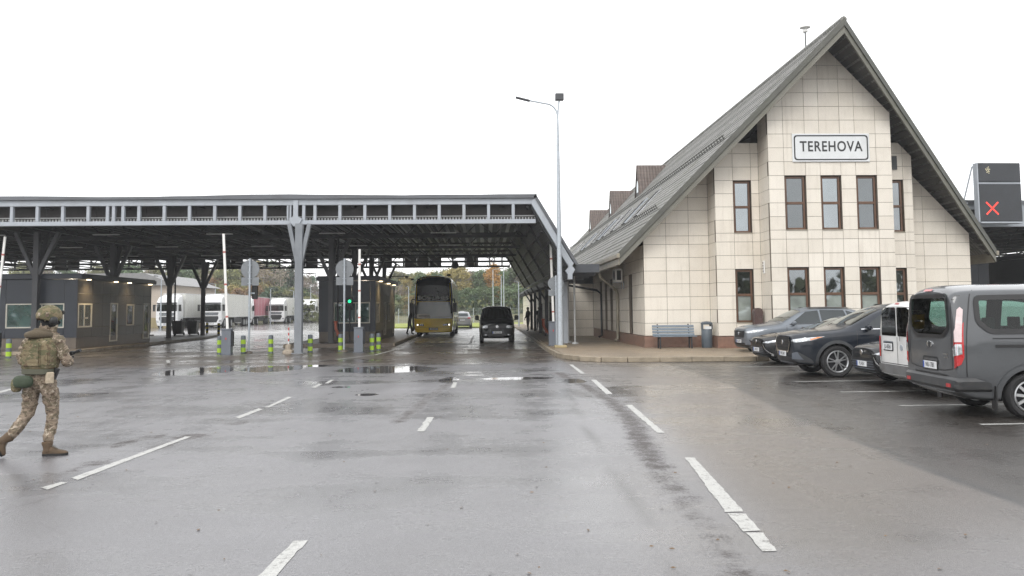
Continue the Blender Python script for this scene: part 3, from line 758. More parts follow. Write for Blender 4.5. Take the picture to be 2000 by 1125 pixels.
# air conditioner on the side wall
t = thing('air_conditioner', 'white air conditioner box on brackets under the eave beside the beige downpipe', 'air conditioner', (6.46, 39.2, 3.0))
mb = MB(); mb.box(-.42, -.08, -.42, .42, -.02, .58); mb.build('casing', m_white, t, bevel=.02)
mb = MB(); mb.lathe([(.22, -.43), (.22, -.421)], (0, -.1, .28), 'x', 20); mb.box(-.35, -.15, -.428, -.421, .05, .5); mb.build('fan_grille', m_dark, t)
mb = MB()
for y in (-.3, .3):
    mb = MB(); mb.bar((-.45, y, -.04), (0, y, -.04), .04, .04); mb.bar((-.02, y, -.35), (-.02, y, -.02), .04, .04); mb.build('bracket', m_steel, t)

# bench, litter bins
m_bench = M('blue_grey_bench_slats', (.15, .185, .22), .4, var=.15, scale=5, stretch=(1, 6, 6))
t = thing('park_bench', 'blue grey slatted bench against the cream wall left of the bin', 'bench', (7.52, 33.35, .15))
for nm, ang, cy, cz in (('seat', 0, 0, .47), ('backrest', 72, .28, .70)):
    mb = MB()
    for k in range(4):
        d = (k - 1.5) * .115; c, s_ = math.cos(R(ang)), math.sin(R(ang))
        mb.box(-.84, .84, -.045, .045, -.018, .018, mat=Matrix.Translation((0, cy + d * c, cz + d * s_)) @ Matrix.Rotation(R(ang), 4, 'X'))
    mb.build(nm, m_bench, t, bevel=.008)
for x in (-.62, .62):
    mb = MB(); mb.bar((x, -.2, 0), (x, -.17, .45), .05, .05, (0, 1, 0)); mb.bar((x, .22, 0), (x, .2, .45), .05, .05, (0, 1, 0)); mb.bar((x, .2, .44), (x, .36, .95), .05, .03, (0, 1, 0)); mb.bar((x, -.2, .43), (x, .24, .43), .05, .05)
    mb.build('leg', m_dark, t)
m_bin = M('blue_grey_bin_metal', (.075, .095, .115), .4, var=.15)
t = thing('litter_bin', 'tall blue grey litter bin with a hooded slot standing by the cream wall', 'litter bin', (8.85, 33.55, .15))
mb = MB(); mb.lathe([(.20, 0), (.215, .03), (.215, .72), (.20, .74)], n=24); mb.build('body', m_bin, t, smooth=40)
mb = MB()
for a in (-1, 1): mb.bar((a * .19, -.06, .73), (a * .19, -.06, .93), .04, .16, (0, 1, 0)); mb.bar((a * .17, .12, .73), (a * .17, .12, .93), .05, .05, (0, 1, 0))
mb.build('hood_post', m_bin, t)
mb = MB(); mb.lathe([(.225, .92), (.235, .94), (.235, .98), (.18, 1.03), (.02, 1.05)], n=24); mb.build('hood', m_bin, t, smooth=40)
mb = MB(); mb.box(-.13, .13, -.222, -.214, .74, .85); mb.build('sticker', m_signw, t)
m_brownbin = M('brown_metal', (.085, .052, .048), .45, var=.15)
t = thing('wall_ash_bin', 'small brown ash bin fixed to the wall beside the lower left window', 'ash bin', (10.72, YI - .02, 1.02))
mb = MB(); mb.box(-.17, .17, -.28, 0, 0, .34); mb.build('body', m_brownbin, t, bevel=.015)
mb = MB(); mb.box(-.17, -.1, -.28, 0, .342, .52); mb.box(.1, .17, -.28, 0, .342, .52); mb.lathe([(.18, -.29), (.18, 0)], (0, 0, .51), 'y', 16); mb.build('hood', m_brownbin, t)
# ------------------------------------------------------------------ steel canopies
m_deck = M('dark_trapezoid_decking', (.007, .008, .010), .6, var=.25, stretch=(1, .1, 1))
m_lip = M('grey_roof_membrane', (.105, .112, .125), .4, var=.2, scale=.5, dirt=(.06, .06, .065), dscale=.6, damt=.7)
m_louv = M('brown_grey_louvre', (.045, .038, .038), .5, var=.25)
m_rail = M('pale_rail', (.45, .46, .46), .4, var=.1)
m_col = M('dark_painted_column', (.05, .052, .058), .45, var=.15, dirt=(.05, .05, .05), damt=.5)
m_lamp_off = M('frosted_lamp_cover', (.42, .43, .43), .3, var=.05)

def canopy(name, label, x0, x1, y0, y1, zb, zt, joints, loc, slope=None):
    t = thing(name, label, 'canopy', loc)
    # lit front truss: two chords, posts, louvred panel and rail behind
    mb = MB(); w = .18
    mb.box(x0, x1, y0, y0 + w, zb, zb + .18); mb.box(x0, x1, y0, y0 + w, zt - .30, zt - .04)
    xs = list(np.arange(x1 - .95, x0, -1.045))
    for j in joints: xs += [j - .32, j + .32]
    for x in xs:
        if x - x0 > .1: mb.box(x - .065, x + .065, y0 + .01, y0 + w - .01, zb + .18, zt - .30)
    mb.build('front_truss', m_steel, t, world=True, bevel=.012)
    mb = MB(); mb.box(x0, x1, y0 + .9, y0 + .95, zb + .26, zt - .2)
    for k in range(int((x1 - x0) / 2.1)): mb.box(x0 + k * 2.1, x0 + k * 2.1 + .05, y0 + .86, y0 + .9, zb + .2, zt - .25)
    mb.build('louvre_panel', m_louv, t, world=True)
    mb = MB(); mb.box(x0, x1, y0 + .5, y0 + .54, zb + .36, zb + .40); mb.build('rail', m_rail, t, world=True)
    mb = MB()
    for x in np.arange(x0 + .06, x1, .13): mb.box(x, x + .06, y0 + .55, y0 + .6, zb + .12, zb + .33)
    o = mb.build('grating', m_rail, t, world=True, fix=False)
    # roof lip with a slightly uneven top, and the deck
    n = 60; mb = MB(); vs = []
    for i in range(n + 1):
        x = x0 - .05 + (x1 - x0 + .1) * i / n; h = zt + .12 + .04 * math.sin(i * .37) * math.sin(i * .11) + rng.normal(0, .006)
        vs += [(x, y0 - .12, zt - .045), (x, y0 - .12, h - .02), (x, y0 + .3, h + .05), (x, y0 + .3, zt - .045)]
    mb.add(vs, [(4 * i + a, 4 * i + (a + 1) % 4, 4 * i + 4 + (a + 1) % 4, 4 * i + 4 + a) for i in range(n) for a in range(4)] + [(0, 3, 2, 1)])
    mb.box(x0 - .05, x1 + .05, y0 + .3, y1 + .1, zt - .04, zt + .08)
    mb.build('roof', m_lip, t, world=True)
    mb = MB()
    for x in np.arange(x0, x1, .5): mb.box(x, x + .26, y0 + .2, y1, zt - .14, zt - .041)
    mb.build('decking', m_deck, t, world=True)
    # trusses across, purlins along
    mb = MB(); k = 0
    for y in np.linspace(y0 + 7.2, y1 - 7.2, max(2, round((y1 - y0 - 14) / 7.2) + 1)):
        mb.box(x0, x1, y - .06, y + .06, zb + .02, zb + .16); mb.box(x0, x1, y - .05, y + .05, zt - .3, zt - .16)
        for x in np.arange(x0, x1 - 1.2, 1.5): mb.bar((x, y, zb + .12), (x + .75, y, zt - .25), .06, .06); mb.bar((x + .75, y, zt - .25), (x + 1.5, y, zb + .12), .06, .06)
    mb.build('cross_truss', m_dark, t, world=True)
    mb = MB()
    for x in np.arange(x0 + .4, x1, 1.6): mb.box(x - .05, x + .05, y0 + .2, y1, zt - .34, zt - .14); mb.box(x - .035, x + .035, y0 + .2, y1, zb + .16, zb + .24)
    mb.build('purlin', m_dark, t, world=True)
    # open truss at the far side
    mb = MB(); mb.box(x0, x1, y1 - .15, y1, zb, zb + .16); mb.box(x0, x1, y1 - .15, y1, zt - .3, zt - .04); mb.box(x0, x1, y1 - .1, y1 - .04, zb + .42, zb + .50)
    for x in np.arange(x0 + .5, x1, 1.045): mb.box(x - .06, x + .06, y1 - .14, y1 - .02, zb + .16, zt - .3)
    mb.build('far_truss', m_dark, t, world=True)
    for x in np.arange(x0 + 1.02, x1 - 3, 1.045):
        if rng.random() < .42: mb = MB(); mb.box(x + .07 - .52, x + .98 - .52, y1 - .02, y1, zb + .16, zt - .3); mb.build('far_panel', m_louv, t, world=True)
    for y in np.arange(y0 + 4, y1 - 2, 7.5):
        for x in np.arange(x0 + 2.5, x1 - 1, 5.2):
            mb = MB(); mb.box(x - .6, x + .6, y - .06, y + .06, zb - .03, zb + .015); mb.build('ceiling_lamp', m_lamp_off, t, world=True)
    return t

def column(t, x, y, ztop, zj=3.65, m=m_col, spread=.95, base=.15, wd=.24, pipe=False):
    mb = MB(); f = wd / 2
    mb.box(x - f, x + f, y - f, y - f + .03, base, ztop); mb.box(x - f, x + f, y + f - .03, y + f, base, ztop); mb.box(x - .02, x + .02, y - f + .03, y + f - .03, base, ztop)
    c = mb.build('column', m, t, world=True)
    for dx, dy in ((-spread, 0), (spread, 0), (0, spread)):
        g = MB(); g.bar((x + dx * .1, y + dy * .1, zj - .15), (x + dx, y + dy, ztop), .16, .2, (0, 1, 0) if dx else (1, 0, 0)); g.build('branch_strut', m, c, world=True)
    g = MB(); g.box(x - f - .1, x + f + .1, y - f - .1, y + f + .1, base, base + .03); g.build('base_plate', m, c, world=True)
    if pipe:
        g = MB(); g.tube([(x + .32, y + .1, ztop), (x + .32, y + .1, base + .1)], .05, 8); g.build('drain_pipe', m_dark, c, world=True, smooth=40)
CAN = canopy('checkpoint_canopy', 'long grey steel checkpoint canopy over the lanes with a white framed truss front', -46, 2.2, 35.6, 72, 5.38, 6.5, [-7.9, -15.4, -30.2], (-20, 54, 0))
for x, y in [(-7.72, 42.9), (-7.72, 50.4), (-7.72, 57.9), (-7.72, 65.4), (-20.1, 38.6), (-20.1, 46.4), (-20.1, 54.7), (-20.1, 61.2), (-31, 46), (-31, 54)]:
    column(CAN, x, y, 5.4, pipe=x > -8 and y < 44 or abs(y - 54.7) < .1)
column(CAN, -7.72, 35.5, 5.4, m=M('mid_grey_painted_steel', (.19, .205, .225), .4, var=.12), base=0, spread=.42, wd=.30, zj=3.75)
# bracket at the joint over the front column
mb = MB(); mb.prism([(-8.0, 5.3), (-7.8, 5.3), (-7.62, 5.62), (-7.8, 5.72), (-7.8, 6.4), (-8.0, 6.4), (-8.0, 5.72), (-8.18, 5.62)], 'y', 35.54, 35.6); mb.build('joint_bracket', m_steel, CAN, world=True)
# sloping right flank down to the pavement columns
A, B_ = (2.2, 6.5), (3.86, 3.62)
mb = MB(); mb.prism([(2.2, 6.62), (3.98, 3.62), (3.86, 3.60), (2.12, 6.5)], 'y', 35.48, 72.1); mb.build('sloping_roof', m_lip, CAN, world=True)
mb = MB(); mb.prism([(2.16, 6.46), (3.80, 3.62), (3.50, 3.62), (1.98, 6.26)], 'y', 35.52, 35.72)
mb.prism([(3.52, 2.98), (3.72, 2.98), (3.72, 3.2), (3.84, 3.4), (3.72, 3.55), (3.8, 3.7), (3.52, 3.7), (3.56, 3.5), (3.42, 3.35), (3.52, 3.2)], 'y', 35.5, 35.8)
mb.build('flank_frame', m_steel, CAN, world=True, bevel=.01)
m_flank = M('ribbed_flank_lining', (.026, .028, .033), .45, var=.15)
mb = MB()
for y in np.arange(35.8, 72, .55): mb.prism([(2.02, 6.2), (3.55, 3.55), (3.45, 3.55), (1.94, 6.2)], 'y', y, y + .36)
mb.prism([(2.12, 6.3), (3.66, 3.6), (3.55, 3.6), (2.03, 6.3)], 'y', 35.75, 72)
mb.build('flank_lining', m_flank, CAN, world=True)
mb = MB()
for k in range(6): mb.bar((1.95 + k * .3 - .1, 35.75, 6.1 - k * .52), (1.95 + k * .3 - .1, 72, 6.1 - k * .52), .05, .08)
for y in np.arange(39, 72, 7.4): mb.bar((1.8, y, 6.1), (3.3, y, 3.5), .12, .14, (0, 1, 0))
mb.box(3.35, 3.8, 35.9, 72, 3.0, 3.3)
mb.build('flank_purlin', m_dark, CAN, world=True)
for i, y in enumerate((39.6, 45.5, 51.5, 57.5, 63.2, 68)):
    x = 3.78
    mb = MB(); mb.box(x - .1, x + .1, y - .1, y + .1, .15, 3.1); c = mb.build('column', m_col if i else m_steel, CAN, world=True)
    g = MB(); g.bar((x - .05, y, 2.3), (x - .6, y, 3.2), .1, .1, (0, 1, 0)); g.bar((x, y + .05, 2.4), (x, y + .8, 3.1), .1, .1); g.build('branch_strut', m_col, c, world=True)
for x, y in ((3.98, 40.3), (4.12, 38.6)):
    mb = MB(); mb.tube([(x, y, 3.3), (x, y, .2)], .045, 8); mb.lathe([(.16, .15), (.14, .22), (.06, .24)], (x, y, 0), n=12); mb.build('drain_pipe', m_rail, CAN, world=True, smooth=40)
CAN2 = canopy('checkpoint_canopy', 'second grey steel canopy standing behind the right eave of the terminal', 21.6, 46, 38.4, 84, 5.38, 6.5, [28.5], (30, 50, 0))
CAN2['label'] = 'second steel canopy seen beyond the right eave of the terminal, behind the lane signal'
for x, y in [(24.6, 45), (24.6, 53), (35, 45)]: column(CAN2, x, y, 5.4)

# lane signal over the right canopy
m_led = M('dark_led_panel', (.028, .031, .037), .4, var=.12)
t = thing('lane_signal', 'dark two part display with a lit red cross, standing up over the right canopy', 'lane signal', (23.45, 37.5, 0), R(2))
mb = MB(); mb.box(-1.0, 1.0, -.16, .16, 5.52, 7.24); mb.build('lower_panel', m_led, t, bevel=.02)
mb = MB(); mb.box(-1.0, 1.0, -.16, .16, 7.32, 8.2); mb.build('upper_panel', m_led, t, bevel=.02)
mb = MB(); mb.box(-1.01, 1.01, -.12, .14, 7.241, 7.319); mb.box(-1.06, -1.001, -.15, .15, 5.5, 8.2)
mb.tube([(-1.05, .2, 8.1), (-1.3, .6, 6.45), (-1.05, .7, 6.45)], .035, 8); mb.tube([(-1.05, .2, 5.55), (-1.28, .4, 5.62), (-1.28, .8, 6.4)], .035, 8); mb.box(-1.0, -.9, .16, 1., 5.5, 5.6); mb.box(.9, 1., .16, 1., 5.5, 5.6); mb.box(-1, 1, -.2, .16, 5.44, 5.51)
mb.build('frame', m_steel, t)
mb = MB(); c = Vector((-.42, -.166, 6.12))
for a in (45, 135):
    d = Vector((math.cos(R(a)), 0, math.sin(R(a))))
    for k in (-3, -2, -1, 0, 1, 2, 3):
        p = c + d * k * .115; mb.bar(p - d * .05, p + d * .05, .07, .01, (0, 1, 0))
mb.build('red_cross', EM('red_leds', (1., .07, .05), .42), t)
mb = MB()
for k in range(12):
    a = k * 2.4; r = .03 + .008 * k; mb.box(-.55 + math.cos(a) * r - .02, -.55 + math.cos(a) * r + .02, -.168, -.161, 7.86 + math.sin(a) * r * 1.3 - .02, 7.86 + math.sin(a) * r * 1.3 + .02)
mb.build('amber_leds', EM('amber_leds', (.6, .55, .35), .15), t)
# ------------------------------------------------------------------ inspection booths
m_navy = M('navy_grey_booth_panel', (.024, .029, .040), .42, var=.1)
m_grey = M('warm_grey_booth_panel', (.062, .057, .050), .42, var=.1)
m_fr = M('pale_window_frame', (.50, .48, .42), .4, var=.05)
m_bglass = GL('booth_glass', (.05, .09, .085), .20, scale=2.)
m_room = M('lit_booth_interior', (.30, .27, .20), .7, var=.5, scale=3)
m_bclear, _nt, _b = _mat('booth_clear_glass')
_tr = _nt.nodes.new('ShaderNodeBsdfTransparent'); _tr.inputs['Color'].default_value = (.75, .82, .78, 1)
_gs = _nt.nodes.new('ShaderNodeBsdfGlossy'); _gs.inputs['Roughness'].default_value = .02
_fr = _nt.nodes.new('ShaderNodeFresnel'); _fr.inputs['IOR'].default_value = 1.5
_mx = _nt.nodes.new('ShaderNodeMixShader'); _nt.links.new(_fr.outputs[0], _mx.inputs[0]); _nt.links.new(_tr.outputs[0], _mx.inputs[1]); _nt.links.new(_gs.outputs[0], _mx.inputs[2]); _nt.links.new(_mx.outputs[0], _nt.nodes['Material Output'].inputs['Surface'])
m_lit = EM('warm_lamp', (1., .80, .50), 3.2)
def lamp(x, y, z, power, parent, col=(1., .74, .42)):
    l = bpy.data.lights.new('eave_lamp_light', 'SPOT'); l.energy = power; l.color = col; l.spot_size = R(140); l.spot_blend = 1.; l.shadow_soft_size = .2
    o = bpy.data.objects.new('eave_lamp_light', l); COL.objects.link(o); o.parent = parent
    o.location = WORLD[parent.name].inverted() @ Vector((x, y, z))
def booth(label, x0, x1, y0, y1, h, lamps=(), front=(.13, .84), z0=.15, side=None, room=0):
    t = thing('inspection_booth', label, 'booth', ((x0 + x1) / 2, (y0 + y1) / 2, 0), group='inspection booths on the lane islands')
    mb = MB(); mb.box(x0 + .03, x1 - .03, y0 + .03, y1 - .03, z0, z0 + .5); mb.build('plinth', m_conc, t, world=True)
    zb, zt = z0 + .5, z0 + h; W = x1 - x0; D = y1 - y0
    f0, f1 = x0 + W * front[0], x0 + W * front[1]; wz0, wz1 = z0 + .95, z0 + 2.05
    # front wall with its wide window
    mb = MB(); g = .006
    for a, b_, c, d in [(x0, f0, zb, zt), (f1, x1, zb, zt), (f0, f1, zb, wz0), (f0, (f0 + f1) / 2, wz1, zt), ((f0 + f1) / 2, f1, wz1, zt)]: mb.box(a + g, b_ - g, y0, y0 + .08, c + g, d - g)
    mb.box(x0, x0 + .08, y0 + .08, y1 - .08, zb, zt); mb.box(x0, x1, y1 - .08, y1, zb, zt)
    mb.build('wall', m_navy, t, world=True, bevel=.004)
    w_ = MB(); f = .05
    w_.box(f0, f1, y0 + .01, y0 + .07, wz0, wz0 + f); w_.box(f0, f1, y0 + .01, y0 + .07, wz1 - f, wz1)
    for x in (f0, f0 + (f1 - f0) * .62 - f, f1 - f): w_.box(x, x + f, y0 + .01, y0 + .07, wz0 + f, wz1 - f)
    wo = w_.build('window', m_fr, t, world=True)
    p = MB(); p.box(f0, f1, y0 + .06, y0 + .068, wz0, wz1); p.build('pane', m_bglass, wo, world=True)
    # side wall: serving window, doors, side window, cut out of a run of panels
    ops = [(.10, 1.55, z0 + .95, z0 + 2.05, 'w'), (3.6, 4.5, z0 + .2, z0 + 2.1, 'd'), (5.6, 6.6, z0 + .95, z0 + 2.05, 'w'), (7.9, 8.75, z0 + .2, z0 + 2.1, 'd')]
    ops = [(y0 + a * D / 9, y0 + b_ * D / 9, c, d, k) for a, b_, c, d, k in ops]
    mb = MB(); cuts = sorted({y0, y1, *[o[0] for o in ops], *[o[1] for o in ops], y0 + D * .3})
    for a, b_ in zip(cuts[:-1], cuts[1:]):
        op = [o for o in ops if o[0] <= a + 1e-6 and o[1] >= b_ - 1e-6]
        segs = [(zb, z0 + .95), (z0 + .95, z0 + 2.05), (z0 + 2.05, z0 + 2.5), (z0 + 2.5, zt)]
        for c, d in segs:
            if op and c < op[0][3] - .06 and d > op[0][2] + .06: continue
            mb.box(x1 - .08, x1, a + g, b_ - g, c + g, d - g)
    mb.build('wall', side or m_grey, t, world=True, bevel=.004)
    for a, b_, c, d, k in ops:
        w_ = MB(); xx = x1 - .06; f = .07
        w_.box(xx, xx + .07, a, b_, c, c + f); w_.box(xx, xx + .07, a, b_, d - f, d); w_.box(xx, xx + .07, a, a + f, c + f, d - f); w_.box(xx, xx + .07, b_ - f, b_, c + f, d - f)
        if k == 'w' and b_ - a > 1.2: w_.box(xx, xx + .07, a + (b_ - a) * .42, a + (b_ - a) * .42 + .07, c + f, d - f); w_.box(xx, xx + .07, a + (b_ - a) * .42, a + (b_ - a) * .7, c + .4, c + .46)
        wo = w_.build('window' if k == 'w' else 'door', m_fr, t, world=True)
        p = MB(); p.box(xx + .02, xx + .028, a + f, b_ - f, c + f, d - f); p.build('pane', m_bclear if room else m_bglass, wo, world=True)
        if k == 'd': p = MB(); p.box(xx + .07, xx + .11, b_ - .16, b_ - .12, c + .85, c + 1.15); p.build('handle', m_galv, wo, world=True)
    mb = MB(); mb.box(x0 + .1, x1 - 1.5, y0 + .12, y1 - .12, z0 + .3, zt - .1); mb.box(x1 - 1.45, x1 - .1, y0 + .12, y1 - .12, z0 + .3, z0 + .5)
    for k in range(3): mb.box(x1 - 1.45, x1 - .3, y0 + 1.9 + k * 2.6, y0 + 1.98 + k * 2.6, z0 + .5, zt - .1)
    mb.box(x1 - .75, x1 - .15, y0 + .2, y0 + 1.7, z0 + .9, z0 + .94); mb.build('interior', m_room, t, world=True)
    if room:
        l = bpy.data.lights.new('room_light', 'POINT'); l.energy = room; l.color = (1., .86, .66); l.shadow_soft_size = .15
        o = bpy.data.objects.new('room_light', l); COL.objects.link(o); o.parent = t; o.location = WORLD[t.name].inverted() @ Vector((x1 - .75, y0 + 1.0, zt - .4))
    mb = MB(); mb.box(x0 - .12, x1 + .22, y0 - .12, y1 + .12, zt + .01, zt + .2); mb.box(x0 - .06, x1 + .16, y0 - .06, y1 + .06, zt + .2, zt + .25)
    r_ = mb.build('roof', m_navy, t, world=True, bevel=.01)
    for yy, pw in lamps:
        q = MB(); q.lathe([(.10, zt - .035), (.10, zt + .009)], (x1 + .12, yy, 0), n=14); q.build('eave_lamp', m_lit, r_, world=True)
        if pw: lamp(x1 + .5, yy, zt + .02, pw, t)
    return t
b1 = booth('dark inspection booth behind the soldier, with a warm lit right side', -22.05, -18.4, 38.9, 47.4, 3.15, [(39.7, 130), (42.6, 0), (44.2, 60), (46.9, 0)], room=45)
booth('dark inspection booth with a green signal before its front window', -8.75, -5.75, 45.0, 54.5, 3.2, [(46.2, 60), (50, 0), (53, 40)], front=(.26, .9), side=M('baked_light_booth_panel', (.21, .20, .165), .4, var=.08), room=45)  # side panel colour lightened to stand for the light on that wall
b3 = booth('dark inspection booth cut by the left edge of the photo, its side wall lit yellow', -28.6, -24.9, 43.0, 52.5, 3.2, [(43.8, 500), (47, 120), (50, 120)])
b4 = booth('dark inspection booth under the right canopy beyond the terminal, one wall lit yellow', 23.2, 26.8, 44, 53, 4.1, [(46, 0)])
booth('dark inspection booth under the right canopy, cut by the right edge of the photo', 29.2, 33, 44.5, 54, 4.1)
l = bpy.data.lights.new('wall_lamp_light', 'SPOT'); l.energy = 34; l.color = (1., .76, .38); l.spot_size = R(100); l.spot_blend = .9; l.shadow_soft_size = .1
o = bpy.data.objects.new('wall_lamp_light', l); COL.objects.link(o); o.location = (24.6, 43.2, 3.9); o.rotation_euler = (R(-22), 0, 0)
t = thing('camera_arm', 'thin dark camera arms reaching from the roof of the middle booth', 'camera arm', (-5.6, 50, 3.6))
mb = MB()
for x, y, d in ((-3.4, -4.6, -1), (.1, .4, 1), (.1, 4.3, 1)): mb.tube([(x, y, 0), (x, y, .18), (x + d * .9, y, .18)], .025, 6); mb.box(x + d * .9 - .1, x + d * .9 + .1, y - .05, y + .05, .08, .2)
mb.build('arm', m_dark, t)

# ------------------------------------------------------------------ barriers, posts, bollards
m_redband = M('red_reflective_band', (.50, .035, .03), .35, var=.1)
m_boomred = M('faded_red_band', (.42, .14, .12), .45, var=.15)
m_gatebox = M('slate_grey_barrier_cabinet', (.125, .14, .165), .4, var=.06)
def barrier(x, y, label, top, lean=0., z0=0.):
    t = thing('barrier_gate', label, 'barrier', (x, y, z0), group='raised lane barriers')
    mb = MB(); mb.box(-.19, .19, -.17, .17, .02, 1.0); mb.box(-.205, .205, -.185, .185, 1.001, 1.06); mb.box(-.23, .23, -.21, .21, 0, .02); c = mb.build('cabinet', m_gatebox, t, bevel=.012)
    q = MB(); q.box(-.02, .02, -.178, -.171, .62, .70); q.build('lock', m_redband, c)
    q = MB(); q.box(.191, .26, -.08, .08, .35, .95); q.build('drive_cover', m_dark, c)
    n = 9; b0 = Vector((.02, -.03, .98)); b1_ = Vector((lean, -.03, top))
    for k in range(n):
        if k % 3 == 1:
            q = MB(); a, b_ = b0.lerp(b1_, (k + .2) / n), b0.lerp(b1_, (k + .55) / n); q.bar(a, a.lerp(b_, .5), .102, .062, (0, 1, 0)); q.build('red_band', m_boomred, t)
    mb = MB(); mb.bar(b0, b1_, .1, .06, (0, 1, 0)); mb.build('boom', m_white, t, bevel=.01)
    return t
barrier(-10.5, 35.0, 'slate barrier cabinet with raised white boom, left of the light grey column', 4.95, -.2)
barrier(-5.3, 36.0, 'slate barrier cabinet with a raised white boom, in front of the middle booth', 4.35, .02)
barrier(2.98, 36.9, 'slate barrier cabinet with a raised white boom, half hidden behind the tall lamp post', 4.45, -.06, .15)
barrier(-20.5, 36.2, 'raised white boom cut by the left edge of the photo', 5.0, .32)
m_lime = M('lime_reflective_band', (.34, .52, .025), .4, var=.06)
m_boll = M('grey_bollard', (.10, .12, .14), .45, var=.12)
PB = None
BL = [(-18.85, 34.3, 'grey bollard with two lime bands, left of the walking soldier'), (-10.98, 35.6, 'grey bollard with two lime bands, touching the left side of the left barrier cabinet'),
      (-10.1, 35.9, 'grey bollard with two lime bands, hidden behind the right edge of that barrier cabinet'), (-8.98, 36, 'grey bollard with two lime bands, between left sign post and red white marker'),
      (-7.4, 36.3, 'grey bollard with two lime bands, just right of the light grey canopy column'), (-6.22, 36.9, 'grey bollard with two lime bands, mostly behind the middle sign post'),
      (-4.82, 36.5, 'grey bollard with two lime bands, nearer of the pair beside the middle barrier'), (-4.66, 37.5, 'grey bollard with two lime bands, farther of the pair beside the middle barrier')]
BL[2] = (BL[2][0], BL[2][1], 'grey bollard with two lime bands, peeping out right of the left barrier cabinet')
for x, y, lab in BL:
    if PB is None:
        PB = thing('bollard', lab, 'bollard', (x, y, 0), group='lime banded bollards by the lanes')
        mb = MB(); mb.lathe([(.10, 0), (.10, .70), (.085, .75), (.02, .76)], n=20); mb.build('post', m_boll, PB, smooth=40)
        for z in (.07, .40):
            q = MB(); q.lathe([(.1025, z), (.1025, z + .18)], n=20); q.build('lime_band', m_lime, PB, smooth=40)
    else: dup(PB, (x, y, 0), 0, lab)
m_yel = M('yellow_band', (.60, .50, .03), .4, var=.06); PY = None
for x, y, lab in [(-21.6, 66.8, 'thin black and yellow bollard, left one beyond the wheeled bins'), (-19.4, 62.6, 'thin black and yellow bollard, right one just behind the left barrier cabinet')]:
    if PY is None:
        PY = thing('warning_bollard', lab, 'bollard', (x, y, 0), group='black and yellow bollards')
        mb = MB(); mb.lathe([(.1, 0), (.1, .95), (.02, .97)], n=14); mb.build('post', m_dark, PY, smooth=40)
        for z in (.2, .5, .8):
            q = MB(); q.lathe([(.102, z), (.102, z + .13)], n=14); q.build('yellow_band', m_yel, PY, smooth=40)
    else: dup(PY, (x, y, 0), 0, lab)
t = thing('marker_post', 'red and white marker rod standing in a pale concrete foot', 'marker', (-8.17, 35.7, 0))
mb = MB(); mb.lathe([(.26, 0), (.25, .1), (.15, .16), (.13, .34), (.06, .38)], n=8); mb.build('foot', M('pale_concrete', (.34, .29, .23), .7, var=.2, scale=6), t, smooth=20)
mb = MB(); mb.tube([(0, 0, .36), (0, 0, 1.02)], .024, 8); mb.build('rod', m_white, t)
for z in (.5, .74, .95):
    q = MB(); q.tube([(0, 0, z), (0, 0, z + .12)], .026, 8); q.build('red_band', m_redband, t)
m_back = M('grey_sign_back', (.20, .215, .23), .45, metal=.2, var=.1, scale=4)
PS = None
for x, y, z0, lab in [(-9.92, 36.1, 0, 'round sign back over a small plate, on the post beside the left barrier'), (-6.02, 36.6, 0, 'round sign back over a small plate, in front of the middle booth'), (3.0, 35.3, .15, 'round sign back over a small plate, behind the tall lamp post')]:
    if PS is None:
        PS = thing('road_sign', lab, 'road sign', (x, y, z0), group='lane signs seen from behind')
        mb = MB(); mb.tube([(0, 0, 0), (0, 0, 4.0)], .045, 10); mb.build('pole', m_galv, PS, smooth=40)
        mb = MB(); mb.lathe([(.385, .046), (.39, .05), (.39, .056), (.385, .06)], (0, 0, 3.55), 'y', 32); mb.build('round_plate', m_back, PS, smooth=30)
        mb = MB(); mb.box(-.37, .37, .046, .056, 2.85, 3.2); mb.build('lower_plate', m_back, PS, bevel=.003)
        mb = MB()
        for z in (2.92, 3.12, 3.4, 3.7): mb.box(-.07, .07, -.055, .045, z, z + .03)
        mb.build('clamp', m_galv, PS)
        mb = MB(); mb.lathe([(.17, 0), (.15, .06), (.06, .1)], n=12); mb.build('foot', m_conc, PS)
    else: dup(PS, (x, y, z0), 0, lab, scale=(.86, .86, .75) if z0 else None)
# signals
t = thing('traffic_signal', 'small green lit signal on a thin post before the middle booth window', 'traffic light', (-7.02, 44.4, .15))
mb = MB(); mb.tube([(0, 0, 0), (0, 0, 1.7)], .035, 8); mb.build('post', m_dark, t)
mb = MB(); mb.box(-.15, .15, -.06, .12, 1.65, 2.3); mb.build('housing', m_black, t, bevel=.02)
mb = MB(); mb.lathe([(.075, -.07), (.085, -.062)], (0, 0, 2.1), 'y', 18); mb.build('green_lamp', EM('green_signal', (.02, .9, .34), 1.1), t)
mb = MB(); mb.lathe([(.08, -.07), (.09, -.062)], (0, 0, 1.82), 'y', 18); mb.build('red_lamp', m_dark, t)
t = thing('traffic_signal', 'black signal head fixed behind the left sign post, seen from its back', 'traffic light', (-9.78, 36.35, 0))
mb = MB(); mb.box(-.11, .11, -.03, .14, 2.28, 2.86); mb.build('housing', m_black, t, bevel=.02)
mb = MB(); mb.box(-.2, .02, -.07, -.031, 2.5, 2.56); mb.build('bracket', m_galv, t)
t = thing('hanging_lane_disc', 'round black lane disc hanging under the far edge of the canopy', 'lane signal', (-2.2, 64, 0))
mb = MB(); mb.lathe([(.20, -.12), (.27, -.1), (.27, .1), (.2, .12)], (0, 0, 5.15), 'y', 24); mb.build('housing', m_black, t, smooth=40)
mb = MB(); mb.tube([(0, 0, 5.4), (0, 0, 6.2)], .03, 6); mb.build('hanger', m_dark, t)

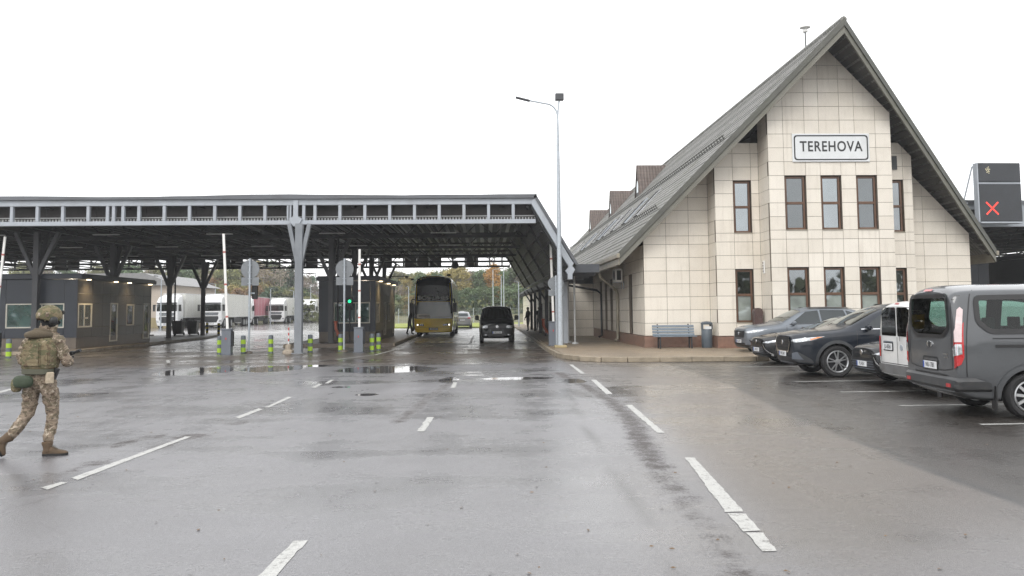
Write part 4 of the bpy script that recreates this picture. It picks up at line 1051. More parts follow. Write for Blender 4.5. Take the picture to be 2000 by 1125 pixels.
# tall lamp post in front of the terminal
t = thing('street_lamp', 'tall tapered grey lamp post with curved arm and floodlight, nearest to the pavement corner', 'street lamp', (3.12, 34.9, .15)); t.scale = (.885,) * 3
mb = MB(); mb.lathe([(.145, .1), (.14, .5), (.13, 1.8), (.075, 9.5), (.055, 10.75)], n=16)
mb.build('pole', m_galv, t, smooth=40)
mb = MB(); mb.tube([(0, 0, 10.7)] + [(-.55 + .55 * math.cos(a), 0, 10.9 + .62 * math.sin(a)) for a in np.linspace(0, 1.45, 8)] + [(-1.35, 0, 11.68)], .042, 8); mb.tube([(0, 0, 10.7), (.03, 0, 11.2), (.09, 0, 11.7)], .04, 8); mb.build('arm', m_galv, t, smooth=40)
mb = MB(); mb.bar((-1.3, 0, 11.66), (-1.98, 0, 11.83), .2, .09); mb.build('lamp_head', m_col, t, bevel=.03)
mb = MB(); mb.box(-.1, .3, -.16, .12, 11.68, 12.0); mb.build('floodlight', m_col, t, bevel=.015)
mb = MB(); mb.prism([(-.28, -.28), (.28, -.28), (.28, .28), (-.28, .28)], 'z', 0, .12); mb.build('foot', M('yellowed_concrete', (.33, .27, .15), .7, var=.2), t, bevel=.02)
# drain elbows at two columns, wheeled bins, board
m_pipe = M('orange_red_pipe', (.30, .075, .04), .5, var=.2)
for x, y, lab in [(-7.4, 42.7, 'bent orange red drain pipe at the foot of the column before the middle booth'), (3.2, 45.4, 'bent orange red drain pipe low beside the right pavement columns')]:
    t = thing('drain_pipe_elbow', lab, 'drain pipe', (x, y, .15))
    mb = MB(); mb.tube([(-.05, 0, 1.05), (-.03, 0, .7), (.1, -.1, .45), (.3, -.25, .25), (.42, -.35, .05)], .075, 10); mb.build('pipe', m_pipe, t, smooth=40)
    mb = MB(); mb.tube([(-.05, 0, 1.0), (-.05, 0, 1.1)], .095, 10); mb.tube([(.08, -.09, .44), (.14, -.13, .4)], .095, 10); mb.build('collar', m_pipe, t, smooth=40)
PW = None
for x, y, lab in [(-21.75, 61.0, 'black wheeled bin between the dark columns, left of the two'), (-20.85, 61.4, 'black wheeled bin between the dark columns, right of the two')]:
    if PW is None:
        PW = thing('wheeled_bin', lab, 'bin', (x, y, .15), group='wheeled bins on the booth island')
        mb = MB(); a, b_ = .28, .36
        mb.add([(-a, -a, .08), (a, -a, .08), (a, a, .08), (-a, a, .08), (-b_, -b_, .95), (b_, -b_, .95), (b_, b_, .95), (-b_, b_, .95)], [(0, 3, 2, 1), (4, 5, 6, 7), (0, 1, 5, 4), (1, 2, 6, 5), (2, 3, 7, 6), (3, 0, 4, 7)]); mb.build('body', m_black, PW, bevel=.02)
        mb = MB(); mb.box(-.4, .4, -.42, .4, .951, 1.03); mb.build('lid', m_black, PW, bevel=.03)
        for s in (-1, 1):
            q = MB(); q.lathe([(.1, -.03), (.1, .03)], (s * .3, .3, .1), 'x', 14); q.build('wheel', m_rubber, PW)
    else: dup(PW, (x, y, .15), .06, lab)
# ------------------------------------------------------------------ vehicles
# A body is lofted through cross-sections (nose at -x), smoothed, its wheel wells cut out; windows, lamps,
# grilles and seams are shells laid on that surface.
KEYS = 'x zb wb zm wm zs ws ze we zt'.split()
class Veh:
    def __init__(s, root, st, L, mat, arches=(), ar=.37, adepth=.34, crease=(.5, .2, .45, .35), endc=.35, levels=2):
        s.root, s.L = root, L; s.W = 2 * max(t[4] for t in st)
        K = 8; vs = []; fs = []
        rings = []
        for t in st:
            d = dict(zip(KEYS, t)); x = d['x'] - L / 2
            hp = [(0, d['zb']), (d['wb'] * .9, d['zb']), (d['wb'], d['zb'] + .06), (d['wm'], d['zm']), (d['ws'], d['zs']), (d['we'], d['ze']), (d['we'] * .6, d['zt'] - .22 * (d['zt'] - d['ze'])), (0, d['zt'])]
            ring = [(x, -y, z) for y, z in hp] + [(x, y, z) for y, z in hp[-2:0:-1]]
            rings.append(range(len(vs), len(vs) + len(ring))); vs += ring
        n = len(rings[0])
        for a, b_ in zip(rings[:-1], rings[1:]):
            for k in range(n): fs.append((a[k], a[(k + 1) % n], b_[(k + 1) % n], b_[k]))
        for rg, fl in ((rings[0], 1), (rings[-1], 0)):
            for k in range(7):
                l0, l1, r0, r1 = rg[k], rg[k + 1], rg[-k % n], rg[(-k - 1) % n]
                f = [l0, l1, r1, r0]; f = list(dict.fromkeys(f))
                if len(f) > 2: fs.append(tuple(f if fl else f[::-1]))
        me = bpy.data.meshes.new('body'); me.from_pydata(vs, [], fs)
        bm = bmesh.new(); bm.from_mesh(me); bmesh.ops.recalc_face_normals(bm, faces=bm.faces)
        cl = bm.edges.layers.float.new('crease_edge')
        rowc = {2: crease[0], 3: crease[1], 4: crease[2], 5: crease[3], n - 2: crease[0], n - 3: crease[1], n - 4: crease[2], n - 5: crease[3]}
        for e in bm.edges:
            a, b_ = e.verts[0].index, e.verts[1].index
            if a // n != b_ // n and a % n in rowc: e[cl] = rowc[a % n]
            if a // n == b_ // n and a // n in (0, len(st) - 1): e[cl] = endc
        bm.to_mesh(me); bm.free()
        o = bpy.data.objects.new('loft', me); COL.objects.link(o)
        md = o.modifiers.new('s', 'SUBSURF'); md.levels = levels; md.render_levels = levels
        cut = None
        if arches:
            mb = MB(); W = max(t[4] for t in st)
            for ax, az in arches:
                for sy in (-1, 1):
                    mb.lathe([(ar, sy * (W - adepth)), (ar, sy * (W + .2))], (ax - L / 2, 0, az), 'y', 40)
            cm = bpy.data.meshes.new('well'); cm.from_pydata(mb.v, [], mb.f)
            bm = bmesh.new(); bm.from_mesh(cm); bmesh.ops.recalc_face_normals(bm, faces=bm.faces); bm.to_mesh(cm); bm.free()
            cm.materials.append(m_black)
            cut = bpy.data.objects.new('well', cm); COL.objects.link(cut)
            bo = o.modifiers.new('b', 'BOOLEAN'); bo.operation = 'DIFFERENCE'; bo.solver = 'EXACT'; bo.object = cut; bo.material_mode = 'TRANSFER'
        me.materials.append(mat)
        bpy.context.view_layer.update()
        dg = bpy.context.evaluated_depsgraph_get()
        em = bpy.data.meshes.new_from_object(o.evaluated_get(dg))
        bpy.data.objects.remove(o)
        if cut: bpy.data.objects.remove(cut)
        em.polygons.foreach_set('use_smooth', [True] * len(em.polygons)); em.set_sharp_from_angle(angle=R(38)); em.name = 'body'
        s.body = link('body', em, root)
        bm = bmesh.new(); bm.from_mesh(em); s.bvh = BVHTree.FromBMesh(bm); s._bm = bm
    def hit(s, u, v, view):
        if len(view) == 2: return s.corner(u, v, view)
        h = s.L / 2
        o, d = {'L': ((u - h, -5, v), (0, 1, 0)), 'R': ((u - h, 5, v), (0, -1, 0)), 'F': ((-20, u, v), (1, 0, 0)), 'B': ((20, u, v), (-1, 0, 0)), 'T': ((u - h, v, 20), (0, 0, -1))}[view]
        p, nrm, _, _ = s.bvh.ray_cast(Vector(o), Vector(d))
        return (p, nrm) if p is not None else None
    def corner(s, u, v, view):
        """looking square at a corner of the body: u from the corner towards the middle of the end (+) or along the flank (-)"""
        ex = -1 if view[0] == 'F' else 1; sy = -1 if view[1] == 'L' else 1; q = math.sqrt(.5)
        c = Vector((ex * s.L / 2, sy * s.W / 2, v)); o = c + Vector((ex, -sy, 0)) * q * u + Vector((ex, sy, 0)) * q * 5
        p, nrm, _, _ = s.bvh.ray_cast(o, Vector((-ex, -sy, 0)) * q)
        return (p, nrm) if p is not None else None
    def patch(s, name, poly, view, mat, off=.006, n=10, parent=None, rnd=0., smooth=40):
        if rnd: poly = rounded(poly, rnd)
        us = [p[0] for p in poly]; vv = [p[1] for p in poly]
        ul = np.linspace(min(us), max(us), n + 1); vl = np.linspace(min(vv), max(vv), n + 1)
        mb = MB(); key = {}; lim = max((max(us) - min(us)) / n, (max(vv) - min(vv)) / n) * 4 + .05
        def vid(p):
            k = (round(p[0], 4), round(p[1], 4))
            if k not in key:
                h = s.hit(p[0], p[1], view)
                if h is None: key[k] = None
                else:
                    q = h[0] + h[1] * (off(p) if callable(off) else off); key[k] = len(mb.v); mb.v.append(tuple(q))
            return key[k]
        for i in range(n):
            for j in range(n):
                c = clip_convex([(ul[i], vl[j]), (ul[i + 1], vl[j]), (ul[i + 1], vl[j + 1]), (ul[i], vl[j + 1])], poly)
                if len(c) < 3: continue
                ids = [vid(p) for p in c]
                if None in ids: continue
                ids = list(dict.fromkeys(ids))
                pv = [Vector(mb.v[k]) for k in ids]
                if max((a_ - b_).length for a_ in pv for b_ in pv) > lim: continue
                if len(ids) > 2: mb.f.append(tuple(ids)); mb.mi.append(0)
        if not mb.f: return None
        o = mb.build(name, mat, parent or s.root, smooth=smooth)
        flip = {'L': (0, -1, 0), 'R': (0, 1, 0), 'F': (-1, 0, 0), 'B': (1, 0, 0), 'T': (0, 0, 1), 'FL': (-1, -1, 0), 'FR': (-1, 1, 0), 'BL': (1, -1, 0), 'BR': (1, 1, 0)}[view]
        if sum((p.normal.dot(Vector(flip)) for p in o.data.polygons)) < 0: o.data.flip_normals()
        return o
    def ribbon(s, name, pts, wd, view, mat, off=.004, parent=None, step=.06):
        P2 = [Vector(pts[0])]
        for a, b_ in zip(pts[:-1], pts[1:]):
            a, b_ = Vector(a), Vector(b_); k = max(1, int((b_ - a).length / step)); P2 += [a.lerp(b_, (i + 1) / k) for i in range(k)]
        mb = MB(); row = []
        for i, p in enumerate(P2):
            d = (P2[min(i + 1, len(P2) - 1)] - P2[max(i - 1, 0)]).normalized(); nn_ = Vector((-d.y, d.x)) * wd / 2
            a, b_ = s.hit(*(p + nn_), view), s.hit(*(p - nn_), view)
            if a is None or b_ is None: row.append(None); continue
            row.append(len(mb.v)); mb.v += [tuple(a[0] + a[1] * off), tuple(b_[0] + b_[1] * off)]
        for a, b_ in zip(row[:-1], row[1:]):
            if a is None or b_ is None: continue
            if (Vector(mb.v[a]) - Vector(mb.v[b_])).length > step * 4: continue
            mb.f.append((a, a + 1, b_ + 1, b_)); mb.mi.append(0)
        return mb.build(name, mat, parent or s.root, smooth=40) if mb.f else None
    def sides(s): return ('L', 'R')
    def open_window(s, poly, view, mat, frame=.075, parent=None):
        """a real opening in the body shell, a black band round it and clear tinted glass over it"""
        outer = rounded(poly, .08); cx = sum(p[0] for p in outer) / len(outer); cy = sum(p[1] for p in outer) / len(outer)
        sg = 1 if area(outer) > 0 else -1
        def inside(p, m):
            for a, b_ in zip(outer, outer[1:] + outer[:1]):
                e = Vector((b_[0] - a[0], b_[1] - a[1]))
                if e.length < 1e-6: continue
                if ((p[0] - a[0]) * -e.y + (p[1] - a[1]) * e.x) / e.length * sg < m: return False
            return True
        o = s.patch('window', outer, view, mat, off=.012, n=16, parent=parent)
        ax = {'L': (0, -1, 0), 'R': (0, 1, 0), 'B': (1, 0, 0)}[view]; h = s.L / 2
        bm = bmesh.new(); bm.from_mesh(s.body.data); kill = []
        for f in bm.faces:
            c = f.calc_center_median()
            if f.normal.dot(Vector(ax)) < .3: continue
            if view == 'B' and c.x < h - .5 or view == 'L' and c.y > 0 or view == 'R' and c.y < 0: continue
            if all(inside((v.co.x + h, v.co.z) if view != 'B' else (v.co.y, v.co.z), frame * .35) for v in f.verts): kill.append(f)
        bmesh.ops.delete(bm, geom=kill, context='FACES'); bm.to_mesh(s.body.data); bm.free()
        ring = [((p[0] - cx), (p[1] - cy)) for p in outer]
        w = max(abs(p[0]) for p in ring); hh = max(abs(p[1]) for p in ring)
        ins = [(cx + a * (1 - frame * .5 / w), cy + b_ * (1 - frame * .5 / hh)) for a, b_ in ring]
        s.ribbon('window_band', ins + ins[:2], frame, view, m_black, off=.016, parent=o, step=.04)
        return o
_wheels = {}
m_clear, _nt, _b = _mat('tinted_clear_glass')
_tr = _nt.nodes.new('ShaderNodeBsdfTransparent'); _tr.inputs['Color'].default_value = (.36, .50, .45, 1)
_gs = _nt.nodes.new('ShaderNodeBsdfGlossy'); _gs.inputs['Roughness'].default_value = .02
_fr = _nt.nodes.new('ShaderNodeFresnel'); _fr.inputs['IOR'].default_value = 1.5
_mx = _nt.nodes.new('ShaderNodeMixShader'); _nt.links.new(_fr.outputs[0], _mx.inputs[0]); _nt.links.new(_tr.outputs[0], _mx.inputs[1]); _nt.links.new(_gs.outputs[0], _mx.inputs[2]); _nt.links.new(_mx.outputs[0], _nt.nodes['Material Output'].inputs['Surface'])
def wheel_meshes(r, w, style):
    k = (r, w, style)
    if k in _wheels: return _wheels[k]
    mb = MB(); rr = r * .70
    mb.lathe([(rr, -w / 2 + .02), (rr + .02, -w / 2), (r - .035, -w / 2 - .004), (r - .008, -w / 2 + .03), (r, -w / 2 + .06), (r, w / 2 - .06), (r - .008, w / 2 - .03), (r - .035, w / 2), (rr, w / 2 - .02), (rr, -w / 2 + .02)], (0, 0, 0), 'y', 40, caps=False)
    tm = MB.build(mb, 'tyre', m_rubber, None, smooth=50); t = tm.data; bpy.data.objects.remove(tm)
    mb = MB()
    mb.lathe([(rr, -w / 2 + .01), (rr - .012, -w / 2 - .004), (rr - .03, -w / 2 + .015), (rr - .035, w / 2 - .05), (rr - .001, w / 2 - .045), (rr, -w / 2 + .01)], (0, 0, 0), 'y', 36, caps=False)
    n = {'twin': 5, 'multi': 10, 'five': 5, 'steel': 8}[style]
    for i in range(n):
        a = 2 * math.pi * i / n + .3
        for da in ((-.2, .2) if style == 'twin' else (0,)):
            c0 = Vector((math.cos(a + da * .6) * .045, -w / 2 + .015, math.sin(a + da * .6) * .045)); c1 = Vector((math.cos(a + da) * (rr - .02), -w / 2 + .012, math.sin(a + da) * (rr - .02)))
            mb.bar(c0, c1, .03, .026 if style == 'twin' else (.05 if style != 'multi' else .042), Vector((-math.sin(a), 0, math.cos(a))))
    mb.lathe([(.005, -w / 2 - .01), (.05, -w / 2 - .008), (.062, -w / 2 + .01), (.062, -w / 2 + .05), (.01, -w / 2 + .05)], (0, 0, 0), 'y', 20)
    ro = mb.build('rim', m_rim, None, smooth=35); rm = ro.data; bpy.data.objects.remove(ro)
    mb = MB(); mb.lathe([(rr - .04, -w / 2 + .075), (rr - .04, -w / 2 + .08)], (0, 0, 0), 'y', 30); do = mb.build('brake_disc', m_dark, None); dm = do.data; bpy.data.objects.remove(do)
    _wheels[k] = (t, rm, dm); return _wheels[k]
def wheels(v, xs, track, r, w=.23, style='twin'):
    t, rm, dm = wheel_meshes(r, w, style)
    for x in xs:
        for sy in (-1, 1):
            o = link('wheel', t, v.root); o.location = (x - v.L / 2, sy * (track - w / 2), r); o.rotation_euler = (0, rng.uniform(0, 6), 0 if sy < 0 else math.pi)
            link('rim', rm, o); link('brake_disc', dm, o)
def plate(v, u, z, view, txt, blue=True, w=.50, h=.115, off=.02, parent=None):
    hit = v.hit(u, z, view)
    p = hit[0]; sx = -1 if view == 'F' else 1
    mb = MB(); x = p.x + sx * off
    mb.box(min(x, x + sx * .012), max(x, x + sx * .012), u - w / 2, u + w / 2, z - h / 2, z + h / 2)
    o = mb.build('number_plate', m_plate, parent or v.root, bevel=.003)
    xf = x + sx * .0135
    if blue:
        s_ = 1 if view == 'F' else -1            # band at the reader's left
        a = u + s_ * (w / 2 - .004); b_ = u + s_ * (w / 2 - .05); q = MB(); q.box(min(x, xf) if sx > 0 else xf - .001, max(x, xf) + (.001 if sx > 0 else 0), min(a, b_), max(a, b_), z - h / 2 + .003, z + h / 2 - .003); q.build('blue_band', m_blue, o)
    rot = Euler((R(90), 0, R(-90) if view == 'F' else R(90)))
    lettering(txt, h * .95, m_ink, o, (xf + sx * .0008, u + (-(1 if view == 'F' else -1) * .02), z), rot, sx=.80 if w < .6 else 1, depth=.001)
    # a dark recess behind the plate
    q = MB(); q.box(min(p.x + sx * -.03, x - sx * .0005), max(p.x - sx * .03, x - sx * .0005), u - w / 2 - .02, u + w / 2 + .02, z - h / 2 - .02, z + h / 2 + .02); q.build('plate_holder', m_black, v.root)
    return o
def mirror(v, x, z, y, mat, size=(.10, .2, .15)):
    for sy in (-1, 1):
        mb = MB(); cx = x - v.L / 2; cy = sy * (y + .13)
        mb.box(cx - size[0] / 2 - .02, cx + size[0] / 2, cy - size[1] / 2, cy + size[1] / 2, z, z + size[2])
        o = mb.build('mirror', mat, v.root, bevel=.035, seg=3, smooth=50)
        q = MB(); q.bar((cx, sy * (y - .06), z - .02), (cx, cy - sy * .02, z + .03), .05, .05); q.build('mirror_foot', m_black, o)
        q = MB(); q.box(cx + size[0] / 2 - .008, cx + size[0] / 2 + .002, cy - size[1] / 2 + .03, cy + size[1] / 2 - .03, z + .025, z + size[2] - .025); q.build('mirror_glass', m_chrome, o)
def arch_trim(v, xs, z, r, mat, wd=.07, a0=-12, a1=192):
    for x in xs:
        for vw in v.sides():
            pts = [(x + math.cos(R(a)) * r, z + math.sin(R(a)) * r) for a in np.linspace(a0, a1, 28)]
            v.ribbon('arch_trim', pts, wd, vw, mat, off=.012, step=.05)

def car(name, label, loc, rz, L, W, H, paint, kind, ptxt, trim=None, wr=.36, group=None, cat='car', style='twin', chrome=True, grille='tall'):
    t = thing(name, label, cat, loc, rz, group)
    k, h, w = L / 4.95, H / 1.73, W / 1.93
    if kind == 'suv':
        st = [(0, .40, .52, .60, .64, .82, .62, .95, .5, .97), (.1, .28, .74, .62, .84, .90, .80, 1.01, .64, 1.04), (.45, .25, .86, .66, .95, .97, .92, 1.06, .76, 1.10), (1.0, .23, .88, .70, .975, 1.02, .95, 1.10, .80, 1.15),
              (1.34, .23, .88, .72, .965, 1.06, .95, 1.13, .82, 1.19), (2.24, .23, .88, .72, .96, 1.08, .95, 1.61, .67, 1.70), (3.0, .23, .88, .72, .96, 1.09, .95, 1.66, .67, 1.745), (3.9, .23, .88, .72, .97, 1.11, .95, 1.64, .66, 1.73),
              (4.55, .25, .88, .72, .97, 1.13, .93, 1.54, .64, 1.66), (4.82, .32, .86, .74, .93, 1.13, .87, 1.25, .70, 1.32), (4.95, .42, .8, .74, .86, 1.0, .80, 1.1, .66, 1.13)]
    else:
        h = H / 1.45
        st = [(0, .34, .5, .48, .62, .66, .60, .76, .46, .78), (.1, .22, .74, .5, .84, .72, .78, .81, .6, .84), (.5, .18, .86, .55, .95, .80, .91, .87, .74, .91), (1.05, .17, .88, .6, .97, .87, .94, .93, .80, .97),
              (1.65, .17, .88, .6, .965, .91, .95, .98, .82, 1.03), (2.55, .17, .88, .6, .96, .93, .95, 1.33, .64, 1.42), (3.0, .17, .88, .6, .96, .94, .95, 1.37, .63, 1.465), (3.6, .17, .88, .6, .96, .95, .95, 1.33, .62, 1.43),
              (4.4, .2, .88, .6, .95, .97, .90, 1.04, .72, 1.10), (4.8, .26, .86, .62, .92, .95, .84, 1.02, .70, 1.06), (4.95, .36, .78, .64, .84, .82, .78, .93, .64, .95)]
    st = [(a[0] * k, a[1] * h, a[2] * w, a[3] * h, a[4] * w, a[5] * h, a[6] * w, a[7] * h, a[8] * w, a[9] * h) for a in st]
    fx, rx = (1.0 if kind == 'suv' else .95) * k, 3.82 * k
    v = Veh(t, st, L, paint, [(fx, wr), (rx, wr)], wr + .055)
    wheels(v, (fx, rx), W / 2 - .01, wr, .23, style)
    X = lambda a: a * k; Z = lambda a: a * h; Y = lambda a: a * w
    for vw in v.sides():
        if kind == 'suv':
            v.patch('side_window', [(X(1.68), Z(1.14)), (X(2.82), Z(1.155)), (X(2.82), Z(1.60)), (X(2.34), Z(1.55))], vw, m_glass, rnd=.03)
            v.patch('side_window', [(X(2.89), Z(1.155)), (X(3.92), Z(1.17)), (X(3.84), Z(1.60)), (X(2.89), Z(1.61))], vw, m_glass, rnd=.03)
            v.patch('side_window', [(X(3.99), Z(1.175)), (X(4.50), Z(1.20)), (X(4.42), Z(1.45)), (X(3.91), Z(1.59))], vw, m_glass, rnd=.04)
            v.ribbon('window_trim', [(X(1.62), Z(1.12)), (X(4.5), Z(1.155))], .022, vw, m_chrome if chrome else m_black)
            for s_ in (1.50, 2.855, 3.9): v.ribbon('door_seam', [(X(s_), Z(1.08)), (X(s_ - .02), Z(.55)), (X(s_ + (.08 if s_ < 3 else -.25)), Z(.32))], .012, vw, m_black)
            for s_ in (2.72, 3.72): v.ribbon('door_handle', [(X(s_), Z(.985)), (X(s_ + .2), Z(.99))], .035, vw, m_chrome if chrome else paint, off=.03)
            v.patch('sill_trim', [(X(1.42), Z(.29)), (X(3.35), Z(.29)), (X(3.35), Z(.40)), (X(1.42), Z(.40))], vw, trim or m_black, off=.012)
            v.ribbon('roof_rail', [(X(2.55), Z(1.665)), (X(4.3), Z(1.66))], .03, vw, trim or m_black, off=.03)
        else:
            v.patch('side_window', [(X(1.95), Z(.985)), (X(2.95), Z(1.0)), (X(2.95), Z(1.34)), (X(2.62), Z(1.27))], vw, m_glass, rnd=.03)
            v.patch('side_window', [(X(3.02), Z(1.0)), (X(3.95), Z(1.02)), (X(3.62), Z(1.30)), (X(3.02), Z(1.345))], vw, m_glass, rnd=.04)
            for s_ in (1.85, 2.985, 3.9): v.ribbon('door_seam', [(X(s_), Z(.94)), (X(s_), Z(.5)), (X(s_ + (.05 if s_ < 3 else -.3)), Z(.26))], .012, vw, m_black)
            for s_ in (2.75, 3.68): v.ribbon('door_handle', [(X(s_), Z(.86)), (X(s_ + .2), Z(.865))], .03, vw, m_chrome, off=.03)
    if trim: arch_trim(v, (fx, rx), wr, wr + .095, trim, .075)
    # screens
    if kind == 'suv':
        v.patch('windscreen', [(X(1.42), -Y(.74)), (X(2.18), -Y(.585)), (X(2.22), 0), (X(2.18), Y(.585)), (X(1.42), Y(.74)), (X(1.34), 0)], 'T', m_screen, n=14)
        v.patch('rear_window', [(-Y(.62), Z(1.20)), (Y(.62), Z(1.20)), (Y(.55), Z(1.52)), (-Y(.55), Z(1.52))], 'B', m_glass, rnd=.06)
        v.ribbon('bonnet_seam', [(X(.32), -Y(.74)), (X(1.28), -Y(.80)), (X(1.33), 0), (X(1.28), Y(.80)), (X(.32), Y(.74))], .012, 'T', m_black)
    else:
        v.patch('windscreen', [(X(1.72), -Y(.74)), (X(2.50), -Y(.56)), (X(2.54), 0), (X(2.50), Y(.56)), (X(1.72), Y(.74)), (X(1.64), 0)], 'T', m_screen, n=14)
        v.patch('rear_window', [(X(3.68), -Y(.54)), (X(4.35), -Y(.66)), (X(4.35), Y(.66)), (X(3.68), Y(.54))], 'T', m_glass, n=12)
        v.ribbon('bonnet_seam', [(X(.3), -Y(.72)), (X(1.6), -Y(.80)), (X(1.65), 0), (X(1.6), Y(.80)), (X(.3), Y(.72))], .012, 'T', m_black)
    # front: lamps wrap from the nose onto the wing
    for vw, sy in (('L', -1), ('R', 1)):
        if kind == 'suv':
            hl = v.patch('headlight', [(-.47, Z(.955)), (-.22, Z(.865)), (.10, Z(.815)), (.27, Z(.835)), (.27, Z(.885)), (-.02, Z(.915)), (-.38, Z(.97))], 'F' + vw, m_lens, off=.012, n=14)
            if grille != 'flat': v.patch('turn_lamp', [(-.44, Z(.945)), (-.30, Z(.90)), (-.20, Z(.87)), (-.20, Z(.895)), (-.34, Z(.945))], 'F' + vw, m_amber, off=.018, n=8, parent=hl)
            v.patch('bumper_corner', [(X(.04), Z(.36)), (X(.46), Z(.34)), (X(.40), Z(.42)), (X(.10), Z(.60))], vw, trim or m_black, off=.01)
            v.patch('fog_lamp_bezel', [(sy * Y(.56), Z(.42)), (sy * Y(.80), Z(.42)), (sy * Y(.76), Z(.60)), (sy * Y(.60), Z(.56))], 'F', m_gatebox, off=.014)
            v.patch('tail_light', [(sy * Y(.55), Z(1.0)), (sy * Y(.84), Z(1.0)), (sy * Y(.82), Z(1.12)), (sy * Y(.55), Z(1.1))], 'B', m_red, off=.012)
        else:
            v.patch('headlight', [(-.48, Z(.79)), (-.22, Z(.70)), (.08, Z(.645)), (.30, Z(.655)), (.30, Z(.685)), (-.02, Z(.725)), (-.40, Z(.80))], 'F' + vw, m_lens, off=.012, n=14)
            v.ribbon('bumper_blade', [(sy * Y(.56), Z(.60)), (sy * Y(.78), Z(.33)), (sy * Y(.76), Z(.28))], .03, 'F', m_chrome, off=.015, step=.03)
            v.patch('tail_light', [(sy * Y(.5), Z(.80)), (sy * Y(.84), Z(.80)), (sy * Y(.84), Z(.9)), (sy * Y(.5), Z(.88))], 'B', m_red, off=.012)
    if kind == 'suv':
        gp = {'tall': [(-Y(.40), Z(.60)), (Y(.40), Z(.60)), (Y(.52), Z(.80)), (Y(.44), Z(.93)), (-Y(.44), Z(.93)), (-Y(.52), Z(.80))], 'flat': [(-Y(.46), Z(.66)), (Y(.46), Z(.66)), (Y(.54), Z(.86)), (-Y(.54), Z(.86))]}[grille]
        g = v.patch('grille', gp, 'F', m_black, off=.014, n=12)
        v.ribbon('grille_surround', [(-Y(.44), Z(.93)), (-Y(.52), Z(.80)), (-Y(.40), Z(.59)), (Y(.40), Z(.59)), (Y(.52), Z(.80)), (Y(.44), Z(.93))] if grille == 'tall' else [(-Y(.54), Z(.88)), (Y(.54), Z(.88))], .035, 'F', m_chrome if chrome else m_dark, off=.026, parent=g, step=.03)
        for z in (.68, .75, .82, .89): v.ribbon('grille_bar', [(-Y(.42), Z(z)), (Y(.42), Z(z))], .016, 'F', m_dark, off=.03, parent=g)
        v.patch('lower_bumper', [(-Y(.66), Z(.31)), (Y(.66), Z(.31)), (Y(.58), Z(.47)), (-Y(.58), Z(.47))], 'F', m_black, off=.012)
        v.ribbon('skid_strip', [(-Y(.5), Z(.34)), (Y(.5), Z(.34))], .05, 'F', m_gatebox, off=.02)
        hz = .53
    else:
        g = v.patch('grille', [(-Y(.66), Z(.26)), (Y(.66), Z(.26)), (Y(.52), Z(.56)), (-Y(.52), Z(.56))], 'F', m_black, off=.012, n=12)
        for z in (.30, .35, .40, .45, .50): v.ribbon('grille_bar', [(-Y(.56), Z(z)), (Y(.56), Z(z))], .014, 'F', m_gatebox, off=.024, parent=g)
        v.ribbon('upper_bar', [(-Y(.42), Z(.67)), (Y(.42), Z(.67))], .05, 'F', m_black, off=.012)
        v.ribbon('chin_strip', [(-Y(.66), Z(.245)), (Y(.66), Z(.245))], .03, 'F', m_chrome, off=.02)
        hz = .44
    em = v.hit(0, Z(.80 if kind == 'suv' else .68), 'F')
    if em:
        mb = MB(); mb.lathe([(.055, -.035), (.06, -.03), (.06, -.02)], (em[0].x + .0, 0, em[0].z), 'x', 24); mb.build('emblem', m_chrome, t, smooth=40)
    plate(v, 0, Z(hz), 'F', ptxt); plate(v, 0, Z(.85 if kind == 'suv' else .62), 'B', ptxt)
    mirror(v, X(1.76 if kind == 'suv' else 1.92), Z(1.10 if kind == 'suv' else .95), Y(.92), paint, (.11, .2, .13))
    return v

p_navy = PAINT('dark_navy_car_paint', (.012, .016, .024)); p_bluegrey = PAINT('blue_grey_car_paint', (.17, .19, .215), metal=.3); p_black = PAINT('black_car_paint', (.010, .010, .012))
p_grey = PAINT('dark_grey_car_paint', (.095, .10, .107), metal=.15); p_wht = PAINT('white_car_paint', (.70, .70, .69), damt=.12); p_blk2 = PAINT('charcoal_car_paint', (.018, .019, .021), metal=.2); p_silver = PAINT('silver_car_paint', (.32, .33, .34), metal=.5)
m_trim = M('grey_plastic_trim', (.05, .053, .057), .6, var=.15)
GRP = 'cars parked beside the terminal'
car('parked_car', 'blue grey off-road car, farthest of the parked row, nose to the pavement', (9.15 + 2.3, 30.3, 0), R(2), 4.6, 1.87, 1.74, p_bluegrey, 'suv', 'KD-3419', trim=m_black, group=GRP, chrome=False, grille='flat')
car('parked_car', 'low black saloon car with a wide chrome edged lower grille, between the two taller cars', (8.4 + 2.42, 25.95, 0), R(1), 4.88, 1.84, 1.45, p_black, 'saloon', 'LM-8112', wr=.335, group=GRP)
car('parked_car', 'dark navy off-road car with black arch trims and bright twin spoke wheels', (7.6 + 2.48, 21.35, 0), R(-1), 4.96, 1.93, 1.80, p_navy, 'suv', 'MP-2047', trim=m_trim, wr=.385, group=GRP)
# black saloon with a big pointed grille, mostly hidden by the vans
v = car('parked_car', 'charcoal saloon car with a blue banded plate, half hidden behind the white van', (8.4 + 2.48, 18.6, 0), R(-1), 4.97, 1.88, 1.50, p_blk2, 'saloon', 'PL-REV', wr=.35, group=GRP)
car('distant_car', 'silver car driving away behind the yellow bus', (-2.15, 84, 0), R(-90), 4.5, 1.82, 1.66, p_silver, 'suv', 'HR-5550', group=None, chrome=False)

